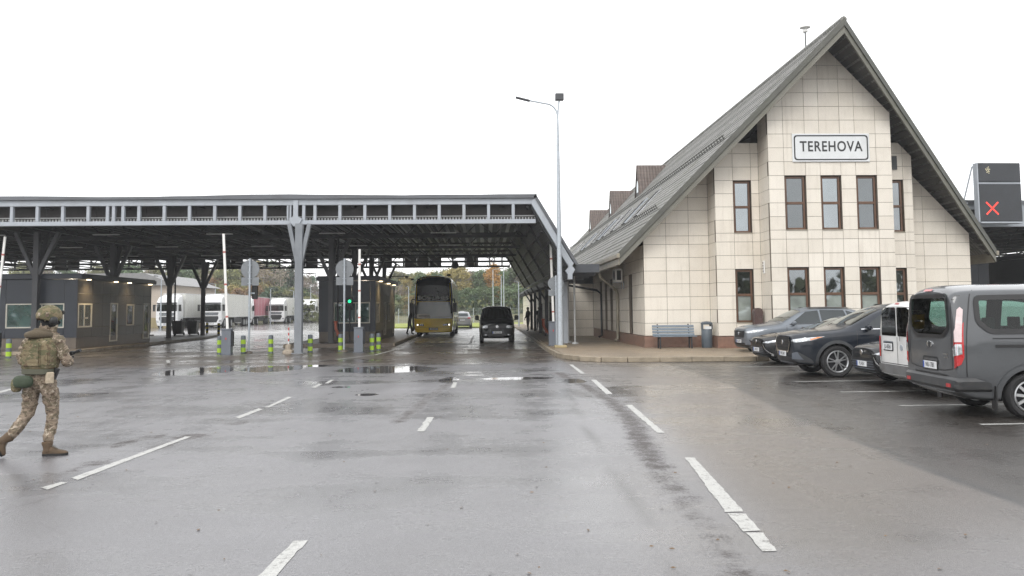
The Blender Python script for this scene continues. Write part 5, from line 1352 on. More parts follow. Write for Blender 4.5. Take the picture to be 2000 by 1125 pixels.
# ---- dark grey minibus van, seen from behind its right rear corner
def van(label, loc, rz, L, W, H, paint, ptxt, rear, name='parked_van', wr=.345, front='van', nose=1.35, group=None, lower=None):
    t = thing(name, label, 'van', loc, rz, group); h, w = H / 1.99, W / 1.98; k = L / 4.97
    st = [(0, .36, .66, .6, .76, .88, .72, 1.0, .6, 1.02), (.12, .24, .84, .6, .93, .98, .88, 1.08, .76, 1.1), (.6, .22, .9, .62, .985, 1.05, .95, 1.14, .82, 1.18), (nose * .78, .22, .9, .64, .99, 1.1, .965, 1.19, .86, 1.25),
          (nose + .75, .22, .9, .64, .99, 1.16, .975, 1.83, .80, 1.965), (nose + 1.4, .22, .9, .66, .99, 1.18, .98, 1.87, .815, 1.995), (4.2, .22, .9, .66, .99, 1.18, .98, 1.87, .815, 1.995), (4.74, .26, .9, .66, .99, 1.18, .98, 1.86, .81, 1.985),
          (4.91, .34, .90, .66, .982, 1.18, .968, 1.83, .80, 1.955), (4.97, .38, .89, .66, .965, 1.16, .945, 1.77, .78, 1.88)]
    st = [(a[0] * k, a[1] * h, a[2] * w, a[3] * h, a[4] * w, a[5] * h, a[6] * w, a[7] * h, a[8] * w, a[9] * h) for a in st]
    fx, rx = .99 * k, 3.93 * k
    v = Veh(t, st, L, paint, [(fx, wr), (rx, wr)], wr + .06, endc=.55, crease=(.5, .25, .35, .45), levels=4 if rear == 'lift' and front == 'van' else 2); v.k = k
    wheels(v, (fx, rx), W / 2 - .02, wr, .225, 'multi' if rear == 'lift' else 'steel')
    X = lambda a: a * k; Z = lambda a: a * h; Y = lambda a: a * w
    for vw in v.sides():
        (v.patch if not (rear == 'lift' and front == 'van') else (lambda n_, p_, w_, m_, **kw: v.open_window(p_, w_, m_clear)))('front_window', [(X(nose + .32), Z(1.24)), (X(nose + 1.12), Z(1.24)), (X(nose + 1.12), Z(1.80)), (X(nose + .74), Z(1.78))], vw, m_glass, rnd=.04)
        if rear == 'lift' or front == 'people':
            for a, b_ in ((nose + 1.24, nose + 2.12), (nose + 2.22, 4.66)):
                (v.patch if front == 'people' else (lambda n_, p_, w_, m_, **kw: v.open_window(p_, w_, m_clear)))('side_window', [(X(a), Z(1.24)), (X(b_), Z(1.24)), (X(b_), Z(1.80)), (X(a), Z(1.81))] if b_ < 4 else [(X(a), Z(1.24)), (X(b_ - .17), Z(1.24)), (X(b_), Z(1.40)), (X(b_ - .02), Z(1.80)), (X(a), Z(1.81))], vw, m_glass, rnd=.06, n=12)
            v.ribbon('slide_rail', [(X(nose + 2.2), Z(1.06)), (X(4.42), Z(1.06))], .045, vw, m_black, off=.008)
            v.ribbon('body_crease', [(X(nose + 1.2), Z(1.17)), (X(4.45), Z(1.17))], .018, vw, m_dark, off=.003)
            v.patch('lower_crease', [(X(nose + 1.5), Z(.50)), (X(3.35), Z(.50)), (X(3.35), Z(.53)), (X(nose + 1.5), Z(.53))], vw, m_dark, off=.003)
        for s_ in (nose + .1, nose + 1.18, nose + 2.17): v.ribbon('door_seam', [(X(s_), Z(1.2)), (X(s_), Z(.3))], .012, vw, m_black)
        for s_ in (nose + 1.0, nose + 1.32): v.ribbon('door_handle', [(X(s_ - .1), Z(1.05)), (X(s_ + .1), Z(1.05))], .04, vw, m_black, off=.025)
    arch_trim(v, (fx, rx), wr, wr + .10, paint, .10)
    v.patch('windscreen', [(X(nose * .85), -Y(.78)), (X(nose + .64), -Y(.70)), (X(nose + .68), 0), (X(nose + .64), Y(.70)), (X(nose * .85), Y(.78)), (X(nose * .8), 0)], 'T', m_glass if front == 'people' else m_screen, n=14)
    for vw, sy in (('L', -1), ('R', 1)):
        v.patch('headlight', [(sy * Y(.50), Z(.80)), (sy * Y(.84), Z(.78)), (sy * Y(.86), Z(.93)), (sy * Y(.52), Z(.93))], 'F', m_lens, off=.012, rnd=.03)
        v.patch('fog_lamp', [(sy * Y(.58), Z(.40)), (sy * Y(.72), Z(.40)), (sy * Y(.72), Z(.46)), (sy * Y(.58), Z(.46))], 'F', m_lens, off=.012)
    g = v.patch('grille', [(-Y(.48), Z(.80)), (Y(.48), Z(.80)), (Y(.50), Z(.92)), (-Y(.50), Z(.92))], 'F', m_black, off=.010)
    v.ribbon('grille_bar', [(-Y(.46), Z(.86)), (Y(.46), Z(.86))], .02, 'F', m_dark, off=.02, parent=g)
    v.patch('lower_intake', [(-Y(.5), Z(.34)), (Y(.5), Z(.34)), (Y(.5), Z(.48)), (-Y(.5), Z(.48))], 'F', m_black, off=.010)
    e = v.hit(0, Z(.87), 'F'); mb = MB(); mb.lathe([(.07, -.035), (.075, -.03), (.075, -.01)], (e[0].x, 0, e[0].z), 'x', 24); mb.build('emblem', m_chrome, t, smooth=40)
    plate(v, 0, Z(.56), 'F', ptxt)
    mirror(v, X(nose + .38), Z(1.2), Y(.98), m_black if rear != 'lift' else paint, (.12, .22, .26))
    v.X, v.Y, v.Z = X, Y, Z
    return v
v = van('dark grey minibus van seen from behind its right rear corner, nearest vehicle', (7.17 + 2.46, 13.3, 0), R(180 - 6), 4.97, 1.98, 2.06, p_grey, 'NU-1781', 'lift')
# rotate about the rear bumper so that it keeps its place in the row
v.root.location = (7.22 + 2.485 * math.cos(R(6)), 13.55 - 2.485 * math.sin(R(6)), 0)
X, Y, Z = v.X, v.Y, v.Z
v.open_window([(-Y(.74), Z(1.32)), (-Y(.52), Z(1.17)), (Y(.52), Z(1.17)), (Y(.74), Z(1.32)), (Y(.70), Z(1.83)), (-Y(.70), Z(1.83))], 'B', m_clear, frame=.06)
m_seat = M('dark_seat_cloth', (.035, .036, .038), .85, var=.2)
hx = v.L / 2
for row, sx_ in enumerate((1.75, 2.75, 3.65)):
    for yy in ((-.5, .5) if row == 0 else (-.52, 0, .52)):
        mb = MB(); x = sx_ + .35 - hx
        mb.box(x - .25, x + .25, yy - .23, yy + .23, .55, .72); mb.box(x + .2, x + .34, yy - .22, yy + .22, .72, 1.28); st_ = mb.build('seat', m_seat, v.root, bevel=.05, seg=2)
        q = MB(); q.box(x + .24, x + .34, yy - .12, yy + .12, 1.33, 1.52); q.bar((x + .29, yy, 1.26), (x + .29, yy, 1.36), .06, .02, (0, 1, 0)); q.build('headrest', m_seat, st_, bevel=.035, seg=2)
mb = MB(); mb.box(1.4 - hx, 4.8 - hx, -.85, .85, .5, .54); mb.build('cabin_floor', m_black, v.root)
m_tl = M('pale_tail_lens', (.62, .50, .50), .15, var=.12, scale=10, coat=1.)
for sy in (-1, 1):
    cv = 'BL' if sy < 0 else 'BR'
    tl = v.patch('tail_light', [(-.02, Z(.80)), (.085, Z(.72)), (.115, Z(.80)), (.125, Z(1.02)), (.075, Z(1.14)), (.07, Z(1.63)), (.03, Z(1.68)), (-.03, Z(1.62)), (-.055, Z(1.05)), (-.055, Z(.90))], cv, m_red, off=.014, n=18)
    v.patch('clear_lens', [(-.03, Z(1.12)), (.055, Z(1.12)), (.05, Z(1.59)), (.02, Z(1.63)), (-.018, Z(1.59))], cv, m_tl, off=.02, n=10, parent=tl)
    v.patch('reverse_lens', [(-.035, Z(.95)), (.095, Z(.90)), (.10, Z(1.02)), (.04, Z(1.09)), (-.03, Z(1.09))], cv, m_lens, off=.02, n=8, parent=tl)
    v.patch('bumper_reflector', [(sy * Y(.68), Z(.455)), (sy * Y(.84), Z(.455)), (sy * Y(.84), Z(.51)), (sy * Y(.68), Z(.51))], 'B', m_red, off=.066)
v.ribbon('tailgate_seam', [(-Y(.80), Z(1.86)), (-Y(.795), Z(1.1)), (-Y(.79), Z(.72)), (-Y(.5), Z(.685)), (Y(.5), Z(.685)), (Y(.79), Z(.72)), (Y(.795), Z(1.1)), (Y(.80), Z(1.86))], .016, 'B', m_black, off=.003)
m_bump = M('scuffed_grey_bumper', (.045, .047, .05), .5, var=.15, dirt=(.12, .11, .10), dscale=3, damt=.5)
def bulge(p): return .004 + .055 * min(1, max(0, (Z(.60) - p[1]) / .035), max(0, (p[1] - Z(.40)) / .05))
for cv in ('BL', 'BR'): v.ribbon('panel_seam', [(-.075, Z(1.88)), (-.085, Z(1.1)), (-.075, Z(.62))], .012, cv, m_black, off=.004)
bp_ = v.patch('bumper', [(-Y(.90), Z(.40)), (Y(.90), Z(.40)), (Y(.90), Z(.60)), (-Y(.90), Z(.60))], 'B', m_bump, off=bulge, n=24)
for cv in ('BL', 'BR'): v.patch('bumper_corner', [(-.30, Z(.40)), (.16, Z(.40)), (.16, Z(.60)), (-.16, Z(.60)), (-.30, Z(.54))], cv, m_bump, off=bulge, n=22, parent=bp_)
v.patch('step_pad', [(-Y(.6), Z(.60)), (Y(.6), Z(.60)), (Y(.6), Z(.625)), (-Y(.6), Z(.625))], 'B', m_black, off=.012)
v.ribbon('handle_recess', [(-Y(.30), Z(.76)), (-Y(.26), Z(.86)), (Y(.26), Z(.86)), (Y(.30), Z(.76))], .028, 'B', m_dark, off=.006)
plate(v, 0, Z(.74), 'B', 'NU-1781', off=.012)
e = v.hit(0, Z(1.06), 'B'); mb = MB(); mb.lathe([(.085, .0), (.085, .012), (.07, .016)], (e[0].x, 0, e[0].z), 'x', 24); o = mb.build('rear_emblem', m_chrome, v.root, smooth=40); o.data.transform(Matrix.Translation(e[0]) @ Matrix.Diagonal((1, 1.3, .6, 1)) @ Matrix.Translation(-e[0]))
q = MB(); q.lathe([(.05, .012), (.05, .0175)], (e[0].x, 0, e[0].z), 'x', 20); q.build('emblem_field', m_dark, o)
v.patch('high_brake_lamp', [(-Y(.16), Z(1.875)), (Y(.16), Z(1.875)), (Y(.15), Z(1.905)), (-Y(.15), Z(1.905))], 'B', m_red, off=.014)
v.ribbon('model_script', [(Y(.48), Z(.93)), (Y(.66), Z(.93))], .018, 'B', m_chrome, off=.006); v.ribbon('model_script', [(Y(.52), Z(.88)), (Y(.64), Z(.88))], .014, 'B', m_chrome, off=.006)
mb = MB(); w_ = v.L / 2
for sy in (-1, 1): mb.box(4.42 - w_, 4.44 - w_, sy * .96 - .13, sy * .96 + .02, .14, .5)
mb.build('mud_flap', m_black, v.root)
# ---- small white panel van behind it
v = van('small white panel van with grey bumper, squeezed between charcoal saloon and grey minibus', (8.17 + 2.2, 16.45, 0), R(180 - 3), 4.41, 1.80, 1.83, p_wht, 'JU-8061', 'barn', wr=.32)
X, Y, Z = v.X, v.Y, v.Z
for a, b_ in ((-.80, -.03), (.03, .80)): v.patch('rear_window', [(Y(a), Z(1.22)), (Y(b_), Z(1.22)), (Y(b_ * .93), Z(1.84)), (Y(a * .93), Z(1.84))], 'B', m_glass, off=.006, rnd=.05)
v.ribbon('door_split', [(0, Z(1.2)), (0, Z(.62))], .016, 'B', m_black, off=.003); v.ribbon('door_seam_rear', [(-Y(.86), Z(1.8)), (-Y(.86), Z(.62)), (Y(.86), Z(.62)), (Y(.86), Z(1.8))], .014, 'B', m_dark, off=.003)
v.patch('bumper', [(-Y(.90), Z(.40)), (Y(.90), Z(.40)), (Y(.90), Z(.60)), (-Y(.90), Z(.60))], 'B', M('grey_plastic_bumper', (.15, .15, .15), .6, var=.2, dirt=(.08, .07, .06), dscale=3, damt=.6), off=.04, n=14)
v.patch('plate_recess', [(-Y(.72), Z(.90)), (-Y(.20), Z(.90)), (-Y(.20), Z(1.10)), (-Y(.72), Z(1.10))], 'B', m_gatebox, off=.004, rnd=.03)
plate(v, -Y(.46), Z(.98), 'B', 'JU-8061', blue=False, w=.40, h=.13, off=.010)
e = v.hit(Y(.20), Z(.98), 'B'); mb = MB(); mb.lathe([(.06, 0), (.06, .01), (.05, .012)], e[0], 'x', 24)
mb.v = [(p[0], p[1], p[2]) for p in mb.v]; mb.build('rear_emblem', m_steel, v.root, smooth=40)
for sy in (-1, 1): v.patch('tail_light', [(sy * Y(.84), Z(.75)), (sy * Y(.95), Z(.75)), (sy * Y(.93), Z(1.2)), (sy * Y(.84), Z(1.2))], 'B', m_red, off=.012)
v.patch('high_brake_lamp', [(-Y(.1), Z(1.895)), (Y(.1), Z(1.895)), (Y(.1), Z(1.925)), (-Y(.1), Z(1.925))], 'B', m_red, off=.012)
v.ribbon('wiper', [(Y(.2), Z(1.12)), (Y(.2), Z(1.5))], .02, 'B', m_black, off=.03); v.ribbon('wiper', [(Y(.2), Z(1.5)), (Y(.14), Z(1.75))], .012, 'B', m_black, off=.03)
# ---- black van coming out of the lane
v = van('black van with pale headlights, facing out of the lane beside the coach', (.66, 44.6 + 2.45, 0), R(90), 4.89, 1.90, 1.97, PAINT('black_van_paint', (.010, .012, .015)), 'HB-LK 80', 'lift', name='moving_van', front='people', nose=1.05)

# ---- tall yellow coach
p_yel = PAINT('olive_yellow_coach_paint', (.92, .68, .03), damt=.04)
t = thing('coach', 'tall yellow and black two storey coach standing in the lane', 'bus', (-3.32, 55.2 + 6.7, 0), R(90))
Lb = 13.4
st = [(0, .34, 1.12, .9, 1.2, 1.5, 1.2, 3.3, 1.1, 3.5), (.10, .30, 1.2, .9, 1.26, 1.6, 1.26, 3.6, 1.16, 3.82), (.45, .28, 1.22, 1.0, 1.285, 1.8, 1.285, 3.82, 1.19, 4.04), (1.6, .28, 1.2, 1.0, 1.28, 1.8, 1.28, 3.85, 1.19, 4.1),
      (12.9, .28, 1.2, 1.0, 1.28, 1.8, 1.28, 3.85, 1.19, 4.1), (13.4, .4, 1.15, 1.0, 1.22, 1.8, 1.22, 3.7, 1.1, 3.95)]
v = Veh(t, st, Lb, p_yel, [(2.7, .5), (9.2, .5), (10.5, .5)], .58, .4, crease=(.5, .3, .3, .45), endc=.4)
wheels(v, (2.7, 9.2, 10.5), 1.25, .5, .29, 'steel')
m_coachglass = M('coach_dark_glass', (.006, .007, .008), .12, var=.2, spec=.3)
v.patch('upper_windscreen', [(-1.2, 2.34), (1.2, 2.34), (1.19, 3.5), (.98, 3.93), (-.98, 3.93), (-1.19, 3.5)], 'F', m_coachglass, off=.012, n=16)
for cv in ('FL', 'FR'): v.patch('corner_glass', [(-.30, 1.24), (.10, 1.24), (.10, 3.6), (-.02, 3.66), (-.30, 3.5)], cv, m_coachglass, off=.010, n=14)
v.patch('lower_windscreen', [(-1.2, 1.22), (1.2, 1.22), (1.2, 2.3), (-1.2, 2.3)], 'F', GL('coach_lower_glass', (.03, .025, .02), .15, rough=.3, scale=1.5, var=.8), off=.012, n=16)
wx = -Lb / 2 - .02
e = v.hit(0, 2.52, 'F')
o = lettering('ECOLINES', .34, M('pale_letter_film', (.80, .84, .82), .4, var=.05), t, (e[0].x - .075, 0, 2.55), FACE_MX, sx=1.22, depth=.012, spacing=1.08, bold=.008)
q = MB(); q.box(e[0].x - .085, e[0].x - .07, -.85, .75, 2.33, 2.355); q.build('underline', m_white, o)
e = v.hit(.65, 1.4, 'F'); q = MB(); q.box(e[0].x - .03, e[0].x - .015, .22, 1.05, 1.27, 1.50); o = q.build('destination_board', m_white, t)
q = MB()
for k in range(9): q.box(e[0].x - .033, e[0].x - .0301, .30 + k * .075, .35 + k * .075, 1.34, 1.44)
q.build('board_print', m_ink, o)
for sy in (-1, 1):
    hl = v.patch('headlight', [(sy * .62, .74), (sy * 1.1, .76), (sy * 1.1, .90), (sy * .62, .86)], 'F', m_dark, off=.012, rnd=.03)
    for yy in (.72, .84, 1.02):
        h_ = v.hit(sy * yy, .815, 'F'); q = MB(); q.lathe([(.045, -.02), (.055, -.012)], h_[0] + Vector((-.01, 0, 0)), 'x', 14); q.build('lamp', m_lens if yy < 1 else EM('lit_headlight', (1., .93, .8), 1.4), hl)
    q = MB(); q.tube([(wx + .3, sy * 1.2, 2.5), (wx - .12, sy * 1.38, 2.45), (wx - .15, sy * 1.4, 2.1)], .04, 8); q.box(wx - .26, wx - .08, sy * 1.40 - .12, sy * 1.40 + .12, 1.62, 2.22); q.build('mirror', m_black, t, smooth=30)
for vw in v.sides():
    for a, b_ in ((.9, 3.4), (3.5, 6.0), (6.1, 8.6), (8.7, 11), (11.1, 12.8)): v.patch('upper_side_window', [(a, 2.5), (b_, 2.5), (b_, 3.55), (a, 3.55)], vw, m_coachglass, off=.012, n=8)
    for a, b_ in ((1.0, 4), (4.1, 7), (7.1, 10)): v.patch('lower_side_window', [(a, 1.4), (b_, 1.4), (b_, 2.15), (a, 2.15)], vw, m_coachglass, off=.012, n=8)
    v.ribbon('white_side_stripe', [(1.6, 1.1), (12.8, 1.1)], .3, vw, m_white, off=.008, step=.4)
plate(v, 0, .55, 'F', 'GR-4417', w=.56)
v.ribbon('bumper_seam', [(-1.1, .66), (1.1, .66)], .014, 'F', m_black)
for yy, z in ((-.3, 1.26), (.3, 1.26)): v.ribbon('wiper', [(yy, z), (yy - .75 if yy < 0 else yy - .85, z + .08)], .02, 'F', m_black, off=.03)
mb = MB(); mb.prism([(wx + .6, -1.1), (wx + .9, -1.1), (wx + .9, -.85), (wx + .75, -.85)], 'z', 4.0, 4.14); mb.build('roof_antenna', m_black, t)
mb = MB(); mb.box(wx + .35, wx + 1.35, 1.32, 1.40, .4, 2.2); mb.build('open_door', m_black, t, bevel=.03)

# ---- lorries
p_cab = PAINT('white_cab_paint', (.72, .73, .74), damt=.2); m_tarp = M('white_trailer_side', (.60, .60, .57), .55, var=.05, dirt=(.42, .41, .38), dscale=.5, damt=.5); m_tarpr = M('faded_red_tarpaulin', (.38, .12, .15), .6, var=.1, dirt=(.34, .18, .19), dscale=.4, damt=.6)
def lorry(label, loc, rz):
    t = thing('lorry', label, 'lorry', loc, rz, 'lorries queued beyond the canopy'); L = 16.5
    st = [(0, .32, 1.02, 1.0, 1.18, 1.9, 1.17, 2.9, 1.1, 3.02), (.10, .28, 1.1, 1.0, 1.24, 1.9, 1.23, 2.98, 1.16, 3.12), (.5, .28, 1.1, 1.0, 1.25, 1.9, 1.25, 3.45, 1.1, 3.6), (1.0, .5, 1.1, 1.0, 1.25, 1.9, 1.25, 3.7, 1.12, 3.85), (2.25, .8, 1.1, 1.2, 1.25, 1.9, 1.25, 3.75, 1.15, 3.92)]
    v = Veh(t, st, L, p_cab, [(1.35, .5)], .6, .4, crease=(.5, .3, .3, .5), endc=.5)
    v.patch('windscreen', [(-1.1, 1.95), (1.1, 1.95), (1.08, 2.75), (-1.08, 2.75)], 'F', m_glass, off=.012, rnd=.06)
    g = v.patch('upper_grille', [(-.75, 1.45), (.75, 1.45), (.85, 1.78), (-.85, 1.78)], 'F', m_dark, off=.012)
    for z in (1.53, 1.61, 1.70): v.ribbon('grille_bar', [(-.75, z), (.75, z)], .03, 'F', m_silverbar, off=.025, parent=g)
    v.patch('lower_grille', [(-.62, .62), (.62, .62), (.85, 1.1), (.78, 1.35), (-.78, 1.35), (-.85, 1.1)], 'F', m_dark, off=.012)
    v.patch('sun_visor', [(-1.1, 2.80), (1.1, 2.80), (1.06, 2.93), (-1.06, 2.93)], 'F', m_dark, off=.05)
    for sy, vw in ((-1, 'L'), (1, 'R')):
        v.patch('headlight', [(sy * .86, .68), (sy * 1.14, .70), (sy * 1.14, .92), (sy * .9, .86)], 'F', m_lens, off=.014)
        v.patch('side_window', [(.35, 1.95), (1.25, 1.95), (1.25, 2.6), (.45, 2.6)], vw, m_glass, off=.01)
        q = MB(); x = -L / 2; q.box(x + .0, x + .16, sy * 1.42 - .12, sy * 1.42 + .12, 1.95, 2.7); q.tube([(x + .3, sy * 1.2, 2.6), (x + .1, sy * 1.42, 2.65)], .03, 6); q.build('mirror', m_black, t)
    plate(v, 0, .5, 'F', 'KT-7714', w=.56)
    mb = MB(); x = -L / 2
    mb.box(x + 2.75, x + 16.4, -1.27, 1.27, 1.18, 4.0); tr = mb.build('trailer_box', m_tarp, t, bevel=.04)
    q = MB()
    for z in (1.19, 3.93): q.box(x + 2.74, x + 16.42, -1.285, 1.285, z, z + .09)
    for k in range(1, 5): q.box(x + 2.75 + k * 2.73, x + 2.80 + k * 2.73, -1.28, 1.28, 1.28, 3.93)
    q.build('trailer_rail', p_cab, tr)
    q = MB(); q.box(x + 1.5, x + 16.2, -.45, .45, .85, 1.12); q.box(x + 6.4, x + 11, -1.2, 1.2, .5, 1.1); q.build('chassis', m_dark, t)
    q = MB(); q.box(x + 5.5, x + 5.7, -1.0, 1.0, .1, 1.1); q.build('landing_leg', m_dark, t)
    wheels(v, (1.35, 4.9, 12.2, 13.5, 14.8), 1.25, .5, .3, 'steel')
    return t
m_silverbar = m_galv
T1 = lorry('white lorry farthest left, its cab behind the dark double columns', (0, 0, 0), 0)
def put(o, x, y, deg): a = R(90 + deg); o.location = (x - 8.25 * math.cos(a) * -1, y + 8.25 * math.sin(a), 0); o.rotation_euler = (0, 0, a); WORLD[o.name] = Matrix.Translation(o.location) @ Matrix.Rotation(a, 4, 'Z')
put(T1, -35.9, 97, 3)
for lab, x, y, d, red in [('white lorry with a long white trailer, right of the thin dark column', -31.9, 100, 4, 0), ('lorry with a faded red trailer, behind the white one', -33.6, 119, 6, 1), ('white lorry farther back facing the canopy, left of the light grey column', -31.9, 131, 3, 0), ('white lorry farthest back, only its pale trailer showing', -30.3, 147, 5, 0)]:
    o = dup(T1, (0, 0, 0), 0, lab); put(o, x, y, d)
    if red:
        for c in kids(o):
            if c.name.startswith('trailer_box'): c.material_slots[0].link = 'OBJECT'; c.material_slots[0].material = m_tarpr
# ------------------------------------------------------------------ people
from mathutils import noise as mnoise
def camo(name, cols, scale=9.):
    m, nt_, b = _mat(name)
    global nt, L, P
    nt = nt_; L = nt.links.new
    tc = nn(nt, 'ShaderNodeTexCoord'); P = tc.outputs['Object']
    mp = nn(nt, 'ShaderNodeMapping'); mp.inputs['Scale'].default_value = (1, 1, 1.5); L(P, mp.inputs['Vector']); V = mp.outputs['Vector']
    c = cols[0]
    for i, (col, th) in enumerate(cols[1:]):
        mp2 = nn(nt, 'ShaderNodeMapping'); mp2.inputs['Location'].default_value = (3.1 * i, 1.7 * i, .9 * i); L(V, mp2.inputs['Vector'])
        c = mixc(rng_(noise(scale * (1 + .35 * i), 4, .6, mp2.outputs['Vector'], .6), th, th + .03), c, col)
    L(mixc(rng_(noise(130, 2), .3, .7, 0, .25, False), c, (.05, .04, .03)), b.inputs['Base Color']); b.inputs['Roughness'].default_value = .85
    bp = nn(nt, 'ShaderNodeBump'); bp.inputs['Strength'].default_value = .5; bp.inputs['Distance'].default_value = .02
    L(math_('ADD', noise(14, 5, .6, V), math_('MULTIPLY', noise(200, 2), .15)), bp.inputs['Height']); L(bp.outputs['Normal'], b.inputs['Normal'])
    return m
def skinned(name, joints, edges, mat, parent, wrinkle=0., wscale=9., sub=2, root=0):
    """one continuous surface grown round a skeleton: joints = [(x, y, z, rx, ry)]"""
    me = bpy.data.meshes.new(name); me.from_pydata([j[:3] for j in joints], edges, [])
    o = bpy.data.objects.new(name, me); COL.objects.link(o)
    sk = o.modifiers.new('skin', 'SKIN'); sk.use_smooth_shade = True
    for i, j in enumerate(joints):
        d = me.skin_vertices[0].data[i]; d.radius = (j[3], j[4] if len(j) > 4 else j[3]); d.use_root = i == root
    sb = o.modifiers.new('sub', 'SUBSURF'); sb.levels = sb.render_levels = sub
    bpy.context.view_layer.update()
    em = bpy.data.meshes.new_from_object(o.evaluated_get(bpy.context.evaluated_depsgraph_get())); bpy.data.objects.remove(o)
    if wrinkle:
        for v in em.vertices:
            p = v.co * wscale; n_ = mnoise.noise(Vector((p.x, p.y, p.z * 1.8))) + .6 * mnoise.noise(Vector((p.x * 2.3, p.y * 2.3, p.z * 4.2)))
            v.co += v.normal * n_ * wrinkle
    em.materials.clear(); em.materials.append(mat); em.name = name
    em.polygons.foreach_set('use_smooth', [True] * len(em.polygons))
    return link(name, em, parent)
def ell(mb, c, r, rz=0., n=18, m=10, flat=0.):
    """ellipsoid, optionally squared off"""
    vs = []; fs = []; e = 1 - flat
    def sp(v): return math.copysign(abs(v) ** e, v)
    M_ = Matrix.Rotation(rz, 3, 'Z')
    for i in range(1, m):
        t = math.pi * i / m
        for k in range(n):
            a = 2 * math.pi * k / n
            vs.append(Vector(c) + M_ @ Vector((r[0] * sp(math.sin(t)) * sp(math.cos(a)), r[1] * sp(math.sin(t)) * sp(math.sin(a)), r[2] * sp(math.cos(t)))))
    fs = [(i * n + k, i * n + (k + 1) % n, (i + 1) * n + (k + 1) % n, (i + 1) * n + k) for i in range(m - 2) for k in range(n)]
    vs += [Vector(c) + Vector((0, 0, r[2])), Vector(c) - Vector((0, 0, r[2]))]; t0 = len(vs) - 2
    fs += [(t0, (k + 1) % n, k) for k in range(n)] + [(t0 + 1, (m - 2) * n + k, (m - 2) * n + (k + 1) % n) for k in range(n)]
    return mb.add(vs, fs)
def hand(parent, wrist, d, side, mat, curl=1.1, name='glove'):
    """palm, four unequal bent fingers and a thumb leaving the side of the palm"""
    d = Vector(d).normalized(); up = Vector((0, 0, 1)); s_ = d.cross(up).normalized() * side; nrm = s_.cross(d).normalized() * side
    w_ = Vector(wrist); mb = MB()
    mb.tube([w_ - d * .03, w_ + d * .02, w_ + d * .06, w_ + d * .09], [.028, .034, .04, .036], 10)
    for k, (ln, off) in enumerate(((.070, .030), (.080, .010), (.075, -.010), (.058, -.029))):
        p = w_ + d * .085 + s_ * off; pts = [p]; a = .25
        for q in range(3):
            a += curl * .55; pts.append(pts[-1] + (d * math.cos(a) - nrm * math.sin(a)) * ln * (.45, .32, .23)[q])
        mb.tube(pts, [.0105, .010, .009, .0075], 8)
    p = w_ + d * .03 + s_ * .032; mb.tube([p, p + (s_ * .8 + d * .6) * .035, p + (s_ * .5 + d * .9 - nrm * .5) * .06, p + (s_ * .1 + d - nrm) * .075], [.014, .012, .0105, .009], 8)
    return mb.build(name, mat, parent, smooth=60)

m_camo = camo('woodland_camouflage_cloth', [(.27, .21, .155), ((.14, .115, .075), .50), ((.095, .064, .043), .57), ((.46, .39, .31), .585), ((.032, .024, .019), .63)], 12)
m_camov = camo('green_brown_camouflage_vest', [(.20, .16, .092), ((.115, .11, .055), .49), ((.115, .078, .045), .56), ((.30, .25, .165), .60), ((.032, .028, .02), .645)], 10)
m_hood = M('olive_brown_hood', (.095, .075, .05), .9, var=.2, bump=.5, bscale=60)
m_boot = M('brown_suede_boot', (.105, .07, .042), .85, var=.2, bump=.4, bscale=50, dirt=(.05, .04, .03), dscale=9, damt=.6)
m_blackc = M('black_cloth', (.014, .014, .015), .85, var=.25, bump=.3, bscale=60)
m_greenp = M('dark_green_pouch', (.036, .052, .03), .75, var=.25, bump=.4, bscale=40)
m_belt = M('olive_webbing', (.085, .085, .06), .8, var=.2)
m_gun = M('gun_metal', (.03, .031, .034), .45, metal=.4, var=.2)
fx, fy = G(92, 890)
S = thing('person', 'soldier in camouflage with helmet, vest and rifle, walking across the wet road', 'person', (fx - .105, fy - .03, 0))
J = [(0, 0, .94, .150, .115), (.0, .01, 1.08, .135, .105), (.02, .03, 1.26, .175, .125), (.03, .04, 1.40, .11, .09), (.045, .055, 1.485, .062), (.06, .07, 1.60, .088, .098), (.065, .075, 1.70, .075, .085),
     (.195, .03, 1.385, .082), (.285, .03, 1.17, .066), (.30, .06, 1.10, .062), (.25, .22, 1.13, .05), (.20, .30, 1.15, .036),
     (-.165, .05, 1.385, .08), (-.265, .08, 1.18, .066), (-.275, .12, 1.11, .062), (-.17, .27, 1.13, .048), (-.08, .34, 1.15, .036),
     (.10, .02, .86, .118), (.118, .07, .66, .098), (.122, .10, .50, .076), (.112, .08, .32, .078), (.10, .04, .14, .058),
     (-.09, 0, .86, .118), (-.105, .02, .68, .096), (-.125, .02, .52, .076), (-.21, -.03, .37, .074), (-.30, -.07, .235, .058)]
E_ = [(0, 1), (1, 2), (2, 3), (3, 4), (4, 5), (5, 6), (3, 7), (7, 8), (8, 9), (9, 10), (10, 11), (3, 12), (12, 13), (13, 14), (14, 15), (15, 16), (0, 17), (17, 18), (18, 19), (19, 20), (20, 21), (0, 22), (22, 23), (23, 24), (24, 25), (25, 26)]
skinned('body', J, E_, m_camo, S, wrinkle=.016, wscale=11, sub=3)
